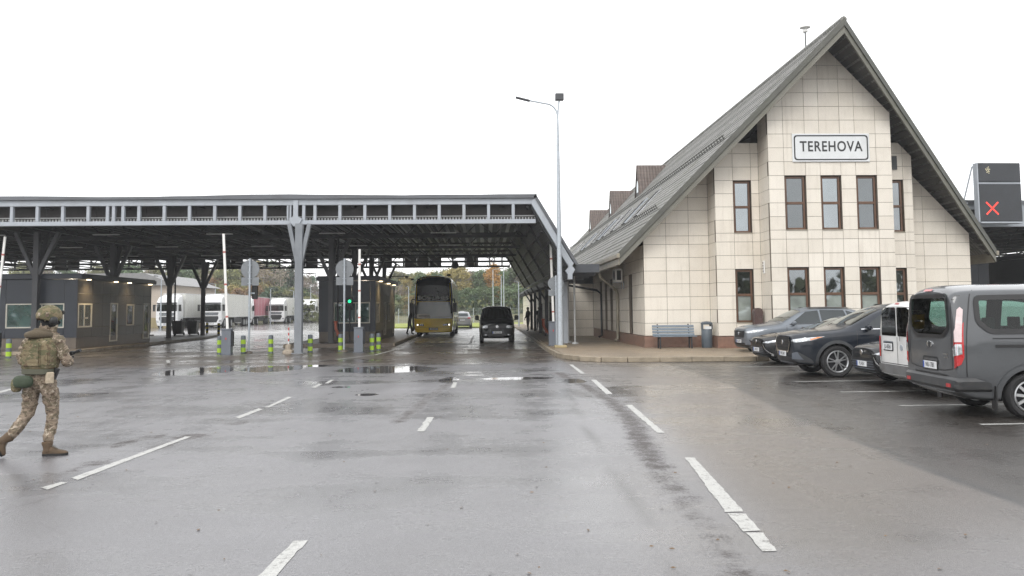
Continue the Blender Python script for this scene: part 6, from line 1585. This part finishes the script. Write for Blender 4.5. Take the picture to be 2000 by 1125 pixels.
def boot(parent, ank, heel, toe, up):
    ank, heel, toe, up = Vector(ank), Vector(heel), Vector(toe), Vector(up).normalized()
    f = (toe - heel).normalized(); up = (up - f * up.dot(f)).normalized(); sd = f.cross(up); ln = (toe - heel).length; mb = MB(); n = 20
    prof = [(0, .020, .055), (.04, .033, .080), (.14, .040, .105), (.28, .040, .122), (.40, .041, .105), (.52, .045, .085), (.66, .049, .068), (.82, .047, .058), (.93, .036, .048), (.985, .020, .036), (1., .006, .03)]
    for t_, w_, h_ in prof:
        for k in range(n):
            a_ = 2 * math.pi * k / n; c, s_ = math.cos(a_), math.sin(a_)
            y = w_ * math.copysign(abs(c) ** .8, c); z = .026 + (h_ - .026) * max(0, s_) ** .8 if s_ > 0 else .026 - .012 * abs(s_)
            p = heel + f * ln * t_ + sd * y + up * z
            mb.v.append(tuple(p + up * .004 * mnoise.noise(p * 40)))
    m_ = len(prof)
    for i in range(m_ - 1):
        for k in range(n): mb.f.append((i * n + k, i * n + (k + 1) % n, (i + 1) * n + (k + 1) % n, (i + 1) * n + k)); mb.mi.append(0)
    mb.f += [tuple(range(n)), tuple((m_ - 1) * n + k for k in range(n))]; mb.mi += [0, 0]
    b0 = heel + f * ln * .20 + up * .05
    mb.tube([b0, b0.lerp(ank, .3), b0.lerp(ank, .55), b0.lerp(ank, .8), ank, ank + (ank - b0).normalized() * .015], [.050, .050, .052, .060, .064, .058], 18)
    o = mb.build('boot', m_boot, parent, smooth=60)
    q = MB(); out = [(t_, w_) for t_, w_, h_ in prof]; ring = [(t_, w_ * 1.07 + .002) for t_, w_ in out] + [(t_, -w_ * 1.07 - .002) for t_, w_ in out[::-1]]; k = len(ring)
    vs = [heel + f * ln * t_ + sd * w_ + up * h for h in (0, .027) for t_, w_ in ring]
    q.add(vs, [tuple(range(k)), tuple(range(k, 2 * k))] + [(i, (i + 1) % k, k + (i + 1) % k, k + i) for i in range(k)]); q.build('sole', m_rubber, o)
    q = MB()
    for j in range(4): p = heel + f * ln * (.36 + j * .06) + up * (.118 - j * .012); q.tube([p - sd * .03, p + up * .008, p + sd * .03], .0045, 6)
    q.build('laces', m_hood, o)
boot(S, (.10, .038, .155), (.055, .02, .0), (.335, .07, .0), (0, 0, 1))
boot(S, (-.292, -.066, .25), (-.445, -.115, .205), (-.365, -.09, -.06 + .075), (.88, .15, .42))
# head gear: balaclava, helmet with headset
mb = MB(); ell(mb, (.065, .08, 1.615), (.088, .105, .125), R(-40)); bal = mb.build('balaclava', m_blackc, S, smooth=60)
q = MB(); q.add([(.155, .115, 1.62), (.17, .135, 1.595), (.15, .14, 1.595)], [(0, 1, 2)]); q.tube([(.14, .11, 1.64), (.165, .128, 1.60), (.145, .13, 1.585)], [.008, .012, .009], 6); q.build('nose', m_blackc, bal, smooth=60)
m_skin = M('face_skin', (.42, .27, .20), .6, var=.1)
q = MB(); ell(q, (.125, .135, 1.645), (.03, .02, .014), R(-45)); e_ = q.build('eye_opening', m_skin, bal, smooth=60)
vs = []; nA, nB = 28, 12
mb = MB()
for i in range(nB + 1):
    t_ = (math.pi / 2) * (1.16) * i / nB
    for k in range(nA):
        a = 2 * math.pi * k / nA; ce = math.cos(a)
        r = (.128 + .006 * math.cos(2 * a), .148)
        zz = 1.665 + .135 * math.cos(t_)
        cut = 0.03 * (abs(math.sin(a)) ** 2) * (i / nB) ** 4
        p = Matrix.Rotation(R(-40), 3, 'Z') @ Vector((r[0] * math.sin(t_) * math.sin(a), r[1] * math.sin(t_) * math.cos(a), 0))
        w_ = 1 + .02 * mnoise.noise(Vector((p.x * 18, p.y * 18, zz * 18)))
        mb.v.append((.062 + p.x * w_, .068 + p.y * w_, zz - cut + .02))
for i in range(nB):
    for k in range(nA):
        mb.f.append((i * nA + k, (i + 1) * nA + k, (i + 1) * nA + (k + 1) % nA, i * nA + (k + 1) % nA)); mb.mi.append(0)
hm = mb.build('helmet', m_camov, S, smooth=70)
hm.modifiers.new('thick', 'SOLIDIFY').thickness = .012
q = MB()
for sx_ in (-1, 1):
    c = Matrix.Rotation(R(-40), 3, 'Z') @ Vector((sx_ * .112, -.005, 0)); q = MB(); ell(q, (.065 + c.x, .075 + c.y, 1.625), (.045, .05, .052), R(-40), 14, 8, .2); q.build('headset', m_black, hm, smooth=50)
q = MB()
for a in (-1.0, -.4, .3, 1.0): 
    c = Matrix.Rotation(R(-40) + a, 3, 'Z') @ Vector((0, -.135, 0)); ell(q, (.062 + c.x, .068 + c.y, 1.70), (.02, .012, .028), R(-40) + a, 10, 6, .4)
q.build('helmet_patch', m_camo, hm, smooth=50)
q = MB(); c = Matrix.Rotation(R(-40), 3, 'Z') @ Vector((0, .15, 0)); q.box(.062 + c.x - .03, .062 + c.x + .03, .068 + c.y - .025, .068 + c.y + .025, 1.70, 1.75); q.build('mount', m_black, hm, bevel=.006)
# hood lying on the shoulders
mb = MB()
pts = [(-.13, -.01, 1.435), (-.11, -.09, 1.455), (-.03, -.125, 1.465), (.06, -.11, 1.465), (.14, -.04, 1.45), (.15, .04, 1.44)]
mb.tube(pts, [.02, .04, .05, .046, .034, .018], 12); mb.tube([(-.09, -.03, 1.475), (-.02, -.075, 1.50), (.06, -.065, 1.50), (.12, 0, 1.48)], [.025, .04, .04, .025], 12)
mb.build('hood', m_hood, S, smooth=70)
# plate carrier: back plate bag, side wraps, shoulder straps, pouches
def shell(name, rings, mat, parent, n=28, flat=.35):
    mb = MB(); e = 1 - flat
    for (z, cx, cy, rx, ry, rz) in rings:
        for k in range(n):
            a = 2 * math.pi * k / n; c, s_ = math.cos(a), math.sin(a)
            x, y = rx * math.copysign(abs(c) ** e, c), ry * math.copysign(abs(s_) ** e, s_)
            x, y = x * math.cos(rz) - y * math.sin(rz), x * math.sin(rz) + y * math.cos(rz)
            w_ = 1 + .03 * mnoise.noise(Vector((x * 14, y * 14, z * 14)))
            mb.v.append((cx + x * w_, cy + y * w_, z))
    for i in range(len(rings) - 1):
        for k in range(n): mb.f.append((i * n + k, i * n + (k + 1) % n, (i + 1) * n + (k + 1) % n, (i + 1) * n + k)); mb.mi.append(0)
    mb.f.append(tuple(range(n))); mb.f.append(tuple((len(rings) - 1) * n + k for k in range(n))); mb.mi += [0, 0]
    return mb.build(name, mat, parent, smooth=55)
rz = R(-14)
vest = shell('vest', [(1.045, 0, .01, .185, .135, rz), (1.06, 0, .01, .20, .15, rz), (1.16, .01, .015, .205, .158, rz), (1.27, .015, .02, .205, .162, rz), (1.36, .02, .02, .185, .155, rz), (1.415, .025, .025, .15, .13, rz), (1.43, .03, .03, .10, .09, rz)], m_camov, S)
Rz = Matrix.Rotation(rz, 4, 'Z')
q = MB()
for x0, x1, z0, z1, d in ((-.125, .115, 1.07, 1.37, .02), ):
    q.box(x0, x1, -.158 - d, -.14, z0, z1, mat=Matrix.Translation((.012, .018, 0)) @ Rz)
q.build('back_plate_bag', m_camov, vest, bevel=.018, seg=2)
q = MB()
for k in range(6): q.box(-.115, .105, -.182, -.176, 1.09 + k * .045, 1.112 + k * .045, mat=Matrix.Translation((.012, .018, 0)) @ Rz)
q.build('webbing', m_camov, vest)
for a, b_, c, d in ((.125, .2, 1.08, 1.24), (-.205, -.135, 1.09, 1.25)):
    q = MB(); q.box(a, b_, -.13, .02, c, d, mat=Matrix.Translation((.012, .018, 0)) @ Rz); q.build('pouch', m_camov, vest, bevel=.015, seg=2)
q = MB()
for sx_ in (-.1, .11): q.bar((sx_ + .02, -.125, 1.36), (sx_ + .02, .0, 1.455), .05, .02); q.bar((sx_ + .02, 0, 1.455), (sx_ + .02, .12, 1.40), .05, .02)
q.build('shoulder_strap', m_camov, vest)
belt = shell('belt', [(.985, 0, 0, .178, .138, rz), (.99, 0, 0, .186, .146, rz), (1.045, 0, 0, .186, .146, rz), (1.05, 0, 0, .178, .138, rz)], m_belt, S)
for c, r, a, m_ in (((-.105, -.165, .905), (.125, .06, .075), 14, m_greenp), ((-.215, -.10, .86), (.05, .06, .085), 30, m_camov)):
    q = MB(); ell(q, c, r, R(-a), 18, 10, .3); q.build('pouch', m_, belt, smooth=55)
q = MB(); q.box(-.045, .045, -.03, .03, -.07, .07, mat=Matrix.Translation((.165, -.085, .94)) @ Matrix.Rotation(R(35), 4, 'Z')); q.build('pouch', M('pale_camouflage_pouch', (.42, .35, .26), .85, var=.25, scale=25), belt, bevel=.012)
q = MB(); q.box(-.02, .02, -.03, .03, -.075, .06, mat=Matrix.Translation((.195, .0, .99)) @ Matrix.Rotation(R(20), 4, 'Y')); q.tube([(.2, -.03, 1.06), (.205, -.01, 1.0), (.2, .02, .98)], .012, 6); q.build('holster', m_black, belt, bevel=.008)
hand(S, (.20, .30, 1.15), (-.4, .5, .25), 1, m_blackc); hand(S, (-.08, .34, 1.15), (.7, .2, .3), -1, m_blackc)
gn = thing('rifle', 'dark rifle held across the front of the soldier, its muzzle showing past his right arm', 'rifle', (fx - .105, fy - .03, 0))
mb = MB(); a = Vector((-.12, .40, 1.10)); b_ = Vector((.16, .38, 1.20)); c = Vector((.275, .355, 1.235)); mb.bar(a, b_, .045, .07); mb.build('receiver', m_gun, gn, bevel=.006)
mb = MB(); mb.tube([b_, c], .016, 10); mb.tube([c, c + (c - b_).normalized() * .05], .021, 10); mb.build('barrel', m_gun, gn, smooth=40)
mb = MB(); mb.bar(b_, b_.lerp(c, .6), .05, .05); mb.build('handguard', m_black, gn, bevel=.008)
mb = MB(); mb.bar((-.02, .39, 1.12), (.0, .36, .97), .03, .06, (1, 0, 0)); mb.build('magazine', m_black, gn, bevel=.006)
mb = MB(); mb.bar((-.12, .40, 1.10), (-.28, .41, 1.04), .035, .085); mb.build('stock', m_black, gn, bevel=.01)

def bystander(label, loc, rz, coat, trousers, hat, lean=0., stride=.1, arm=0.):
    t = thing('person', label, 'person', loc, rz); l = lean
    j = [(0, 0, .92, .14, .105), (0, l * .3, 1.1, .14, .11), (0, l * .7, 1.32, .165, .115), (0, l, 1.45, .085), (0, l * 1.1, 1.53, .06), (0, l * 1.2 + .01, 1.64, .085, .1), (0, l * 1.2 + .01, 1.73, .07, .08),
         (.19, l * .9, 1.40, .075), (.25, l * .7 + .02, 1.13, .055), (.24, l + .16, .95 + arm, .04), (-.19, l * .9, 1.40, .075), (-.25, l * .7 + .02, 1.13, .055), (-.24, l + .14, .95 + arm * .6, .04),
         (.095, 0, .84, .105), (.10, stride * .5 + .03, .48, .07), (.10, stride, .09, .05), (.10, stride + .14, .045, .045), (-.095, 0, .84, .105), (-.10, -stride * .4 + .02, .48, .07), (-.10, -stride, .09, .05), (-.10, -stride + .14, .045, .045)]
    e = [(0, 1), (1, 2), (2, 3), (3, 4), (4, 5), (5, 6), (3, 7), (7, 8), (8, 9), (3, 10), (10, 11), (11, 12), (0, 13), (13, 14), (14, 15), (15, 16), (0, 17), (17, 18), (18, 19), (19, 20)]
    skinned('body', j, e, trousers, t, wrinkle=.006)
    jj = [j[i] for i in (0, 1, 2, 3, 7, 8, 9, 10, 11, 12)]; jj = [(a[0], a[1], a[2], a[3] * 1.1 + .006, (a[4] if len(a) > 4 else a[3]) * 1.1 + .008) for a in jj]
    jj[0] = (0, 0, .86, .165, .13)
    skinned('jacket', jj, [(0, 1), (1, 2), (2, 3), (3, 4), (4, 5), (5, 6), (3, 7), (7, 8), (8, 9)], coat, t, wrinkle=.008)
    mb = MB(); ell(mb, (0, l * 1.2 + .02, 1.66), (.078, .098, .118)); hd = mb.build('head', m_skin, t, smooth=60)
    q = MB(); q.tube([(0, l * 1.2 + .11, 1.67), (0, l * 1.2 + .135, 1.64), (0, l * 1.2 + .115, 1.63)], [.008, .012, .01], 6)
    for sx_ in (-1, 1): ell(q, (sx_ * .08, l * 1.2 + .01, 1.65), (.012, .022, .034), 0, 8, 6)
    q.build('nose_and_ears', m_skin, hd, smooth=60)
    q = MB(); ell(q, (0, l * 1.2 + .01, 1.70), (.088, .108, .095)); q.build('cap', hat, t, smooth=60)
    for sx_, k in ((1, 9), (-1, 12)): hand(t, j[k][:3], (0, .5, -.8), sx_, m_skin, name='hand')
    return t
m_navyc = M('navy_cloth', (.018, .022, .034), .85, var=.2); m_greyc = M('charcoal_cloth', (.03, .03, .032), .85, var=.2)
bystander('person in dark clothes leaning towards the open door of the yellow coach', (-4.98, 56.4, .15), R(-75), m_greyc, m_blackc, m_blackc, lean=.16, stride=.16, arm=.3)
bystander('person in a navy jacket standing at the columns right of the black van', (3.2, 62.2, .15), R(60), m_navyc, m_navyc, m_blackc, stride=.06)
bystander('person in black clothes farther back between the right columns', (4.32, 67.2, .15), R(160), m_blackc, m_greyc, m_blackc, stride=.05)
# ------------------------------------------------------------------ what stands far beyond the canopy
def leafmat(name, col, var=.3):
    m, nt_, b = _mat(name)
    global nt, L, P
    nt = nt_; L = nt.links.new
    tc = nn(nt, 'ShaderNodeTexCoord'); P = tc.outputs['Object']
    oi = nn(nt, 'ShaderNodeObjectInfo')
    hs = nn(nt, 'ShaderNodeHueSaturation')
    c = mixc(rng_(noise(.5, 4, .6), .3, .7), tuple(x * (1 - var) for x in col), tuple(min(1, x * (1 + var)) for x in col))
    L(c, hs.inputs['Color']); L(rng_(oi.outputs['Random'], 0, 1, .78, 1.25, False), hs.inputs['Value']); L(rng_(oi.outputs['Random'], 0, 1, .485, .515, False), hs.inputs['Hue'])
    L(hs.outputs[0], b.inputs['Base Color']); b.inputs['Roughness'].default_value = .7; b.inputs['Specular IOR Level'].default_value = .2
    b.inputs['Subsurface Weight'].default_value = 0
    return m
m_bark = M('bark', (.09, .07, .055), .9, var=.3, scale=6); m_birch = M('pale_bark', (.30, .28, .25), .8, var=.4, scale=5)
def crown_mesh(kind, seed, n, leaf):
    r = np.random.default_rng(seed); cl = []
    if kind == 'spruce':
        for i in range(46):
            h = r.uniform(.12, 1.0); rad = .24 * (1 - h) ** .8 + .012; a = r.uniform(0, 6.28); q = r.uniform(.35, 1) ** .5
            cl.append((math.cos(a) * rad * q, math.sin(a) * rad * q, h, .035 + .05 * (1 - h), .035))
    elif kind == 'pine':
        for i in range(40):
            h = r.uniform(.30, .98); rad = .21 * math.sin(math.pi * min(1, max(.05, (h - .18) / .86))) ** .7; a = r.uniform(0, 6.28); q = r.uniform(.1, 1) ** .5
            cl.append((math.cos(a) * rad * q, math.sin(a) * rad * q, h, .055, .036))
    else:
        for i in range(38):
            h = r.uniform(.20, 1.0); rad = .25 * math.sin(math.pi * min(1, max(.04, (h - .08) / .98))) ** .6 * r.uniform(.7, 1.1); a = r.uniform(0, 6.28); q = r.uniform(.1, 1) ** .5
            cl.append((math.cos(a) * rad * q, math.sin(a) * rad * q, h, .058, .05))
    cl = np.array(cl); k = r.integers(0, len(cl), n)
    c = cl[k, :3] + r.normal(0, 1, (n, 3)) * cl[k][:, [3, 3, 4]] * .75
    t1 = r.normal(0, 1, (n, 3)); t1 /= np.linalg.norm(t1, axis=1)[:, None]; t2 = np.cross(t1, r.normal(0, 1, (n, 3))); t2 /= np.linalg.norm(t2, axis=1)[:, None]
    s_ = leaf * r.uniform(.55, 1.3, (n, 1))
    v = np.stack([c - t1 * s_, c + t2 * s_ * .5, c + t1 * s_, c - t2 * s_ * .5], 1).reshape(-1, 3)
    me = bpy.data.meshes.new('crown'); me.from_pydata(v.tolist(), [], np.arange(4 * n).reshape(n, 4).tolist()); return me, cl
def trunk_mesh(cl, kind, seed):
    r = np.random.default_rng(seed); mb = MB()
    mb.tube([(0, 0, -.05), (.004, 0, .2), (-.006, .006, .5), (.0, 0, .96)], [.016, .013, .009, .002], 7)
    for i in r.choice(len(cl), 10, replace=False):
        x, y, z = cl[i, :3]; z0 = max(.15, z - .14); mb.tube([(0, 0, z0), (x * .5, y * .5, z0 + (z - z0) * .55), (x, y, z)], [.005, .0035, .001], 5)
    o = mb.build('trunk', m_bark, None, smooth=50); me = o.data; bpy.data.objects.remove(o); return me
KIND = {}
for kd, shape, col, bark, lab in [('pine', 'pine', (.12, .165, .085), m_bark, 'dark green pine with a loose rounded crown in the far wood'),
                                  ('spruce', 'spruce', (.085, .13, .08), m_bark, 'dark pointed spruce in the far wood'),
                                  ('birch', 'broad', (.33, .28, .11), m_birch, 'yellow birch in the far wood'),
                                  ('olive', 'broad', (.20, .20, .09), m_bark, 'olive green leafy tree in the far wood'),
                                  ('rust', 'broad', (.29, .19, .10), m_bark, 'rust brown autumn tree in the far wood'),
                                  ('bare', 'broad', (.25, .21, .175), m_birch, 'nearly bare grey brown tree in the far wood')]:
    lm = leafmat('leaves_' + kd, col); KIND[kd] = []
    for sdd in range(3):
        cm, cl = crown_mesh(shape, hash(kd) % 1 + sdd * 17 + len(kd) * 101, 1100 if kd == 'bare' else 4200, .020 if kd == 'bare' else .025); cm.materials.append(lm)
        tm = trunk_mesh(cl, shape, sdd + 5); tm.materials.clear(); tm.materials.append(bark); KIND[kd].append((cm, tm))
    KIND[kd + '_label'] = lab
def tree(px, ytop, Y, kind, label=None, wide=1., group='trees of the far autumn wood'):
    x = (px - 946) / 1650 * Y; h = (607 - ytop) / 1650 * Y + 1.7; z0 = .6 if Y > 125 else .0; h -= z0
    t = thing('tree' if kind not in ('pine', 'spruce', 'birch') else {'pine': 'pine_tree', 'spruce': 'spruce_tree', 'birch': 'birch_tree'}[kind], label or KIND[kind + '_label'], 'tree', (x, Y, z0 - .2), rng.uniform(0, 6.28), group)
    cm, tm = KIND[kind][rng.integers(0, 3)]
    t.scale = (h * wide * rng.uniform(.9, 1.1), h * wide * rng.uniform(.9, 1.1), h); link('trunk', tm, t); link('crown', cm, t); return t
rr = np.random.default_rng(3)
LEFT = [(60, 512, 'olive'), (105, 520, 'bare'), (140, 518, 'pine'), (178, 522, 'bare'), (205, 515, 'olive'), (232, 528, 'bare'), (262, 508, 'pine'), (290, 512, 'bare'), (308, 520, 'olive'), (332, 512, 'bare'), (352, 520, 'pine'), (372, 516, 'pine'), (395, 522, 'olive'), (412, 512, 'bare'), (430, 518, 'rust'), (446, 510, 'olive'),
        (468, 516, 'pine'), (484, 508, 'bare'), (503, 512, 'birch'), (520, 514, 'bare'), (536, 506, 'pine'), (552, 512, 'bare'), (568, 520, 'spruce'), (584, 522, 'bare'), (601, 528, 'bare'), (618, 548, 'bare')]
for px, yt, kd in LEFT: tree(px + rr.uniform(-3, 3), yt + rr.uniform(-4, 4), 168 + rr.uniform(-8, 10), kd)
LOW = [(300, 560, 'rust'), (322, 566, 'olive'), (345, 562, 'birch'), (366, 560, 'rust'), (386, 566, 'olive'), (408, 556, 'rust'), (428, 562, 'rust'), (448, 566, 'birch'), (470, 560, 'rust'), (492, 562, 'birch'), (508, 552, 'birch'), (522, 566, 'spruce'), (538, 560, 'spruce'), (556, 556, 'spruce'), (574, 566, 'spruce'), (590, 562, 'pine'), (610, 572, 'olive'), (628, 590, 'spruce'), (648, 596, 'pine'), (668, 592, 'olive'), (690, 596, 'pine'), (150, 556, 'olive'), (200, 560, 'pine'), (250, 558, 'olive'), (278, 560, 'rust')]
LOW += [(x, 552 + (x % 9), k) for x, k in ((312, 'olive'), (336, 'pine'), (358, 'olive'), (380, 'rust'), (400, 'pine'), (420, 'olive'), (440, 'rust'), (462, 'birch'), (482, 'olive'), (500, 'rust'), (516, 'olive'), (530, 'pine'), (546, 'olive'), (564, 'pine'), (582, 'olive'), (600, 'spruce'))]
for px, yt, kd in LOW: tree(px + rr.uniform(-3, 3), yt + rr.uniform(-3, 3), 158 + rr.uniform(-5, 5), kd, wide=1.5)
RIGHT = [(768, 566, 'bare'), (782, 552, 'bare'), (796, 545, 'birch'), (808, 540, 'olive'), (824, 538, 'pine'), (840, 534, 'birch'), (856, 530, 'pine'), (870, 528, 'pine'), (884, 524, 'birch'), (898, 522, 'birch'), (910, 532, 'bare'), (922, 528, 'bare'), (934, 534, 'pine'), (946, 526, 'pine'), (958, 524, 'bare'), (981, 530, 'pine'), (993, 524, 'bare'), (1004, 520, 'pine'), (1016, 518, 'bare'), (1028, 524, 'pine'), (1042, 528, 'olive'), (1056, 532, 'pine'), (1072, 540, 'bare'), (1090, 544, 'pine'), (1110, 546, 'olive')]
for px, yt, kd in RIGHT: tree(px + rr.uniform(-2, 2), yt + rr.uniform(-3, 3), 158 + rr.uniform(-6, 10), kd)
tree(966, 519, 146, 'birch', 'bright orange yellow birch standing highest, above the black van', wide=.8, group=None)
ob = [o for o in bpy.data.objects if o.get('label', '').startswith('bright orange')][0]
for c in kids(ob):
    if c.name.startswith('crown'): c.material_slots[0].link = 'OBJECT'; c.material_slots[0].material = leafmat('orange_birch_leaves', (.52, .32, .10))
LOWR = [(776, 586, 'birch'), (790, 580, 'olive'), (806, 578, 'birch'), (824, 576, 'olive'), (905, 566, 'pine'), (918, 562, 'pine'), (932, 560, 'pine'), (945, 556, 'pine'), (960, 560, 'pine'), (974, 556, 'olive'), (988, 562, 'pine'), (1002, 556, 'pine'), (1016, 560, 'pine'), (1030, 556, 'olive'), (1046, 560, 'pine')]
LOWR += [(x, 570 + (x % 7), k) for x, k in ((770, 'pine'), (812, 'pine'), (838, 'spruce'), (858, 'pine'), (878, 'pine'), (898, 'spruce'), (912, 'olive'), (926, 'spruce'), (952, 'spruce'), (968, 'pine'), (996, 'spruce'), (1010, 'pine'), (1024, 'spruce'))]
for px, yt, kd in LOWR: tree(px + rr.uniform(-2, 2), yt + rr.uniform(-3, 3), 145 + rr.uniform(-4, 4), kd, wide=1.5)
back = ['pine', 'olive', 'spruce', 'bare', 'pine', 'olive', 'birch', 'pine']
for i, px in enumerate(list(range(40, 625, 15)) + list(range(764, 1110, 11))):
    tree(px + rr.uniform(-4, 4), (532 if px < 560 else 548 if px < 640 else 538) + rr.uniform(-9, 9), 190 + rr.uniform(-6, 6), back[(i * 5 + i // 3) % 8], wide=1.35)
m_undg = leafmat('undergrowth_leaves', (.10, .11, .05))
v = []; n = 7000
c = np.stack([rr.uniform(-75, 22, n), rr.uniform(138, 152, n), rr.uniform(0, 1, n) ** 1.6 * 3.2 + .4], 1)
t1 = rr.normal(0, 1, (n, 3)); t2 = rr.normal(0, 1, (n, 3)); s_ = rr.uniform(.18, .4, (n, 1)); t1 *= s_ / np.linalg.norm(t1, axis=1)[:, None]; t2 *= s_ / np.linalg.norm(t2, axis=1)[:, None]
me = bpy.data.meshes.new('undergrowth'); me.from_pydata(np.stack([c - t1, c + t2, c + t1, c - t2], 1).reshape(-1, 3).tolist(), [], np.arange(4 * n).reshape(n, 4).tolist()); me.materials.append(m_undg)
tag(link('undergrowth', me), 'low bushes along the foot of the far wood', 'undergrowth', kind='stuff')

# warehouse, far gantry, fence, lamps
m_beige = M('pale_pink_beige_render', (.46, .40, .34), .8, var=.06, scale=.4, dirt=(.3, .27, .23), dscale=.3, damt=.4); m_wroof = M('grey_sheet_roof', (.20, .20, .20), .5, var=.1)
t = thing('warehouse', 'long low beige warehouse behind the left booth, with a shallow grey roof', 'building', (-50, 112, 0))
mb = MB(); mb.box(-18, 12.2, -8, 8, 0, 5.1); mb.build('wall', m_beige, t); mb = MB(); mb.box(-18.02, 12.22, -8.03, -8.0, 0, 1.2); mb.build('plinth', M('ochre_plinth', (.30, .25, .14), .8), t)
mb = MB(); mb.prism([(-18.6, 5.1), (13, 5.1), (9, 6.6), (-14.6, 6.6)], 'y', -8.6, 8.6); mb.build('roof', m_wroof, t)
for x in (-14, -9, -4, 1, 6):
    mb = MB(); mb.box(x, x + 2.6, -8.06, -8.02, .05, 3.4); mb.build('door', M('grey_shutter', (.22, .22, .22), .5), t)
t = thing('far_gantry', 'far pale grey canopy crossing the road in the haze, left of the middle booth', 'canopy', (-36, 186, 0))
mb = MB(); mb.box(-4, 14, -3, 6, 5.0, 6.3); mb.build('roof', M('pale_grey_sheet', (.24, .26, .29), .5), t); mb = MB(); mb.box(-4, 14, -3.05, -3, 4.3, 4.5); mb.build('beam', m_steel, t)
for x in (-3, 3.5, 10): mb = MB(); mb.box(x, x + .3, -2.6, -2.3, 0, 5.0); mb.build('column', m_steel, t)
for nm, lab, x0, x1, y in [('wire_fence', 'thin grey wire fence along the lawn below the far wood', -14, 40, 114), ('wire_fence', 'thin grey wire fence beside the far road left of the middle booth', -45, -18, 150)]:
    t = thing(nm, lab, 'fence', (x0, y, 0)); mb = MB(); ln = x1 - x0
    for z in np.arange(.15, 2.0, .2): mb.bar((0, 0, z), (ln, 0, z), .012, .012)
    for x in np.arange(.3, ln, .3): mb.bar((x, 0, .05), (x, 0, 2.0), .008, .008)
    mb.build('mesh_panel', m_galv, t)
    for x in np.arange(0, ln, 2.5): mb = MB(); mb.box(x - .04, x + .04, -.04, .04, 0, 2.1); mb.build('post', m_galv, t)
PL = None
for px, yt, Y, lab in [(963, 528, 104, 'slim far lamp post before the orange birch, over the black van'), (984, 527, 112, 'taller slim far lamp post just right of the orange birch'), (979, 540, 128, 'shorter slim far lamp post just right of the orange birch'), (1013, 552, 82, 'slim far lamp post on the lawn edge, beside the right columns'),
                       (799, 560, 120, 'slim far lamp post beyond the bus door'), (533, 562, 128, 'slim far lamp post above the farthest-back facing lorry'), (577, 566, 140, 'slim far lamp post left of the light grey column'), (324, 538, 92, 'slim far lamp post between warehouse and dark double columns'), (427, 552, 136, 'slim far lamp post above the white lorry right of the dark column'), (610, 560, 150, 'slim far lamp post before the far grey gantry')]:
    x = (px - 946) / 1650 * Y; h = (607 - yt) / 1650 * Y + 1.7
    if PL is None:
        PL = thing('street_lamp', lab, 'street lamp', (x, Y, 0), R(20), group='slim lamp posts far beyond the canopy')
        mb = MB(); mb.tube([(0, 0, 0), (0, 0, h * .5), (0, 0, h)], [.085, .07, .045], 8); mb.build('pole', m_galv, PL, smooth=40)
        mb = MB(); mb.tube([(0, 0, h), (.2, 0, h + .1), (.9, 0, h + .16)], .03, 6); mb.build('arm', m_galv, PL, smooth=40); mb = MB(); mb.box(.8, 1.35, -.1, .1, h + .12, h + .22); mb.build('lamp_head', m_col, PL); h0 = h
    else: dup(PL, (x, Y, 0), R(rr.uniform(0, 360)), lab, scale=(1, 1, h / h0))
# the wood behind the photographer, which the windows and cars mirror
n = 9000; xs = rr.uniform(-90, 90, n); hh = 7 + 4 * np.sin(xs * .21) + 2.5 * np.sin(xs * .77 + 1)
c = np.stack([xs, rr.uniform(-75, -58, n), rr.uniform(0, 1, n) * hh], 1)
t1 = rr.normal(0, 1, (n, 3)); t2 = rr.normal(0, 1, (n, 3)); s_ = rr.uniform(.5, 1.1, (n, 1)); t1 *= s_ / np.linalg.norm(t1, axis=1)[:, None]; t2 *= s_ / np.linalg.norm(t2, axis=1)[:, None]
me = bpy.data.meshes.new('woods'); me.from_pydata(np.stack([c - t1, c + t2, c + t1, c - t2], 1).reshape(-1, 3).tolist(), [], np.arange(4 * n).reshape(n, 4).tolist()); me.materials.append(m_undg)
tag(link('woods', me), 'tree line behind the camera mirrored in panes', 'woods', kind='stuff')
m_leaf = M('fallen_leaf', (.13, .075, .03), .7, var=.5, scale=9)
mb = MB()
for _ in range(150):
    y = 5.5 + 24 * rr.random() ** 1.5; x = rr.uniform(-.55, .62) * y; a = rr.uniform(0, 6.28); s_ = rr.uniform(.012, .028)
    mb.add([(x + math.cos(a) * s_, y + math.sin(a) * s_, .008), (x - math.sin(a) * s_ * .5, y + math.cos(a) * s_ * .5, .012), (x - math.cos(a) * s_, y - math.sin(a) * s_, .007), (x + math.sin(a) * s_ * .5, y - math.cos(a) * s_ * .5, .006)], [(0, 1, 2, 3)])
tag(mb.build('fallen_leaves', m_leaf, fix=False), 'tiny brown fallen leaves and grit scattered on the wet asphalt', 'leaves', kind='stuff')
# damp air
mb = MB(); mb.box(-2600, 2600, -2600, 2600, -1, 24); m = bpy.data.materials.new('damp_air'); m.use_nodes = True; nt = m.node_tree
nt.nodes.remove(nt.nodes['Principled BSDF']); pv = nt.nodes.new('ShaderNodeVolumePrincipled'); pv.inputs['Color'].default_value = (.93, .95, .97, 1); pv.inputs['Density'].default_value = .0007; pv.inputs['Anisotropy'].default_value = .3
nt.links.new(pv.outputs[0], nt.nodes['Material Output'].inputs['Volume'])
hz = mb.build('haze', m); hz['kind'] = 'stuff'; hz['label'] = 'thin damp haze over the whole place'; hz['category'] = 'haze'
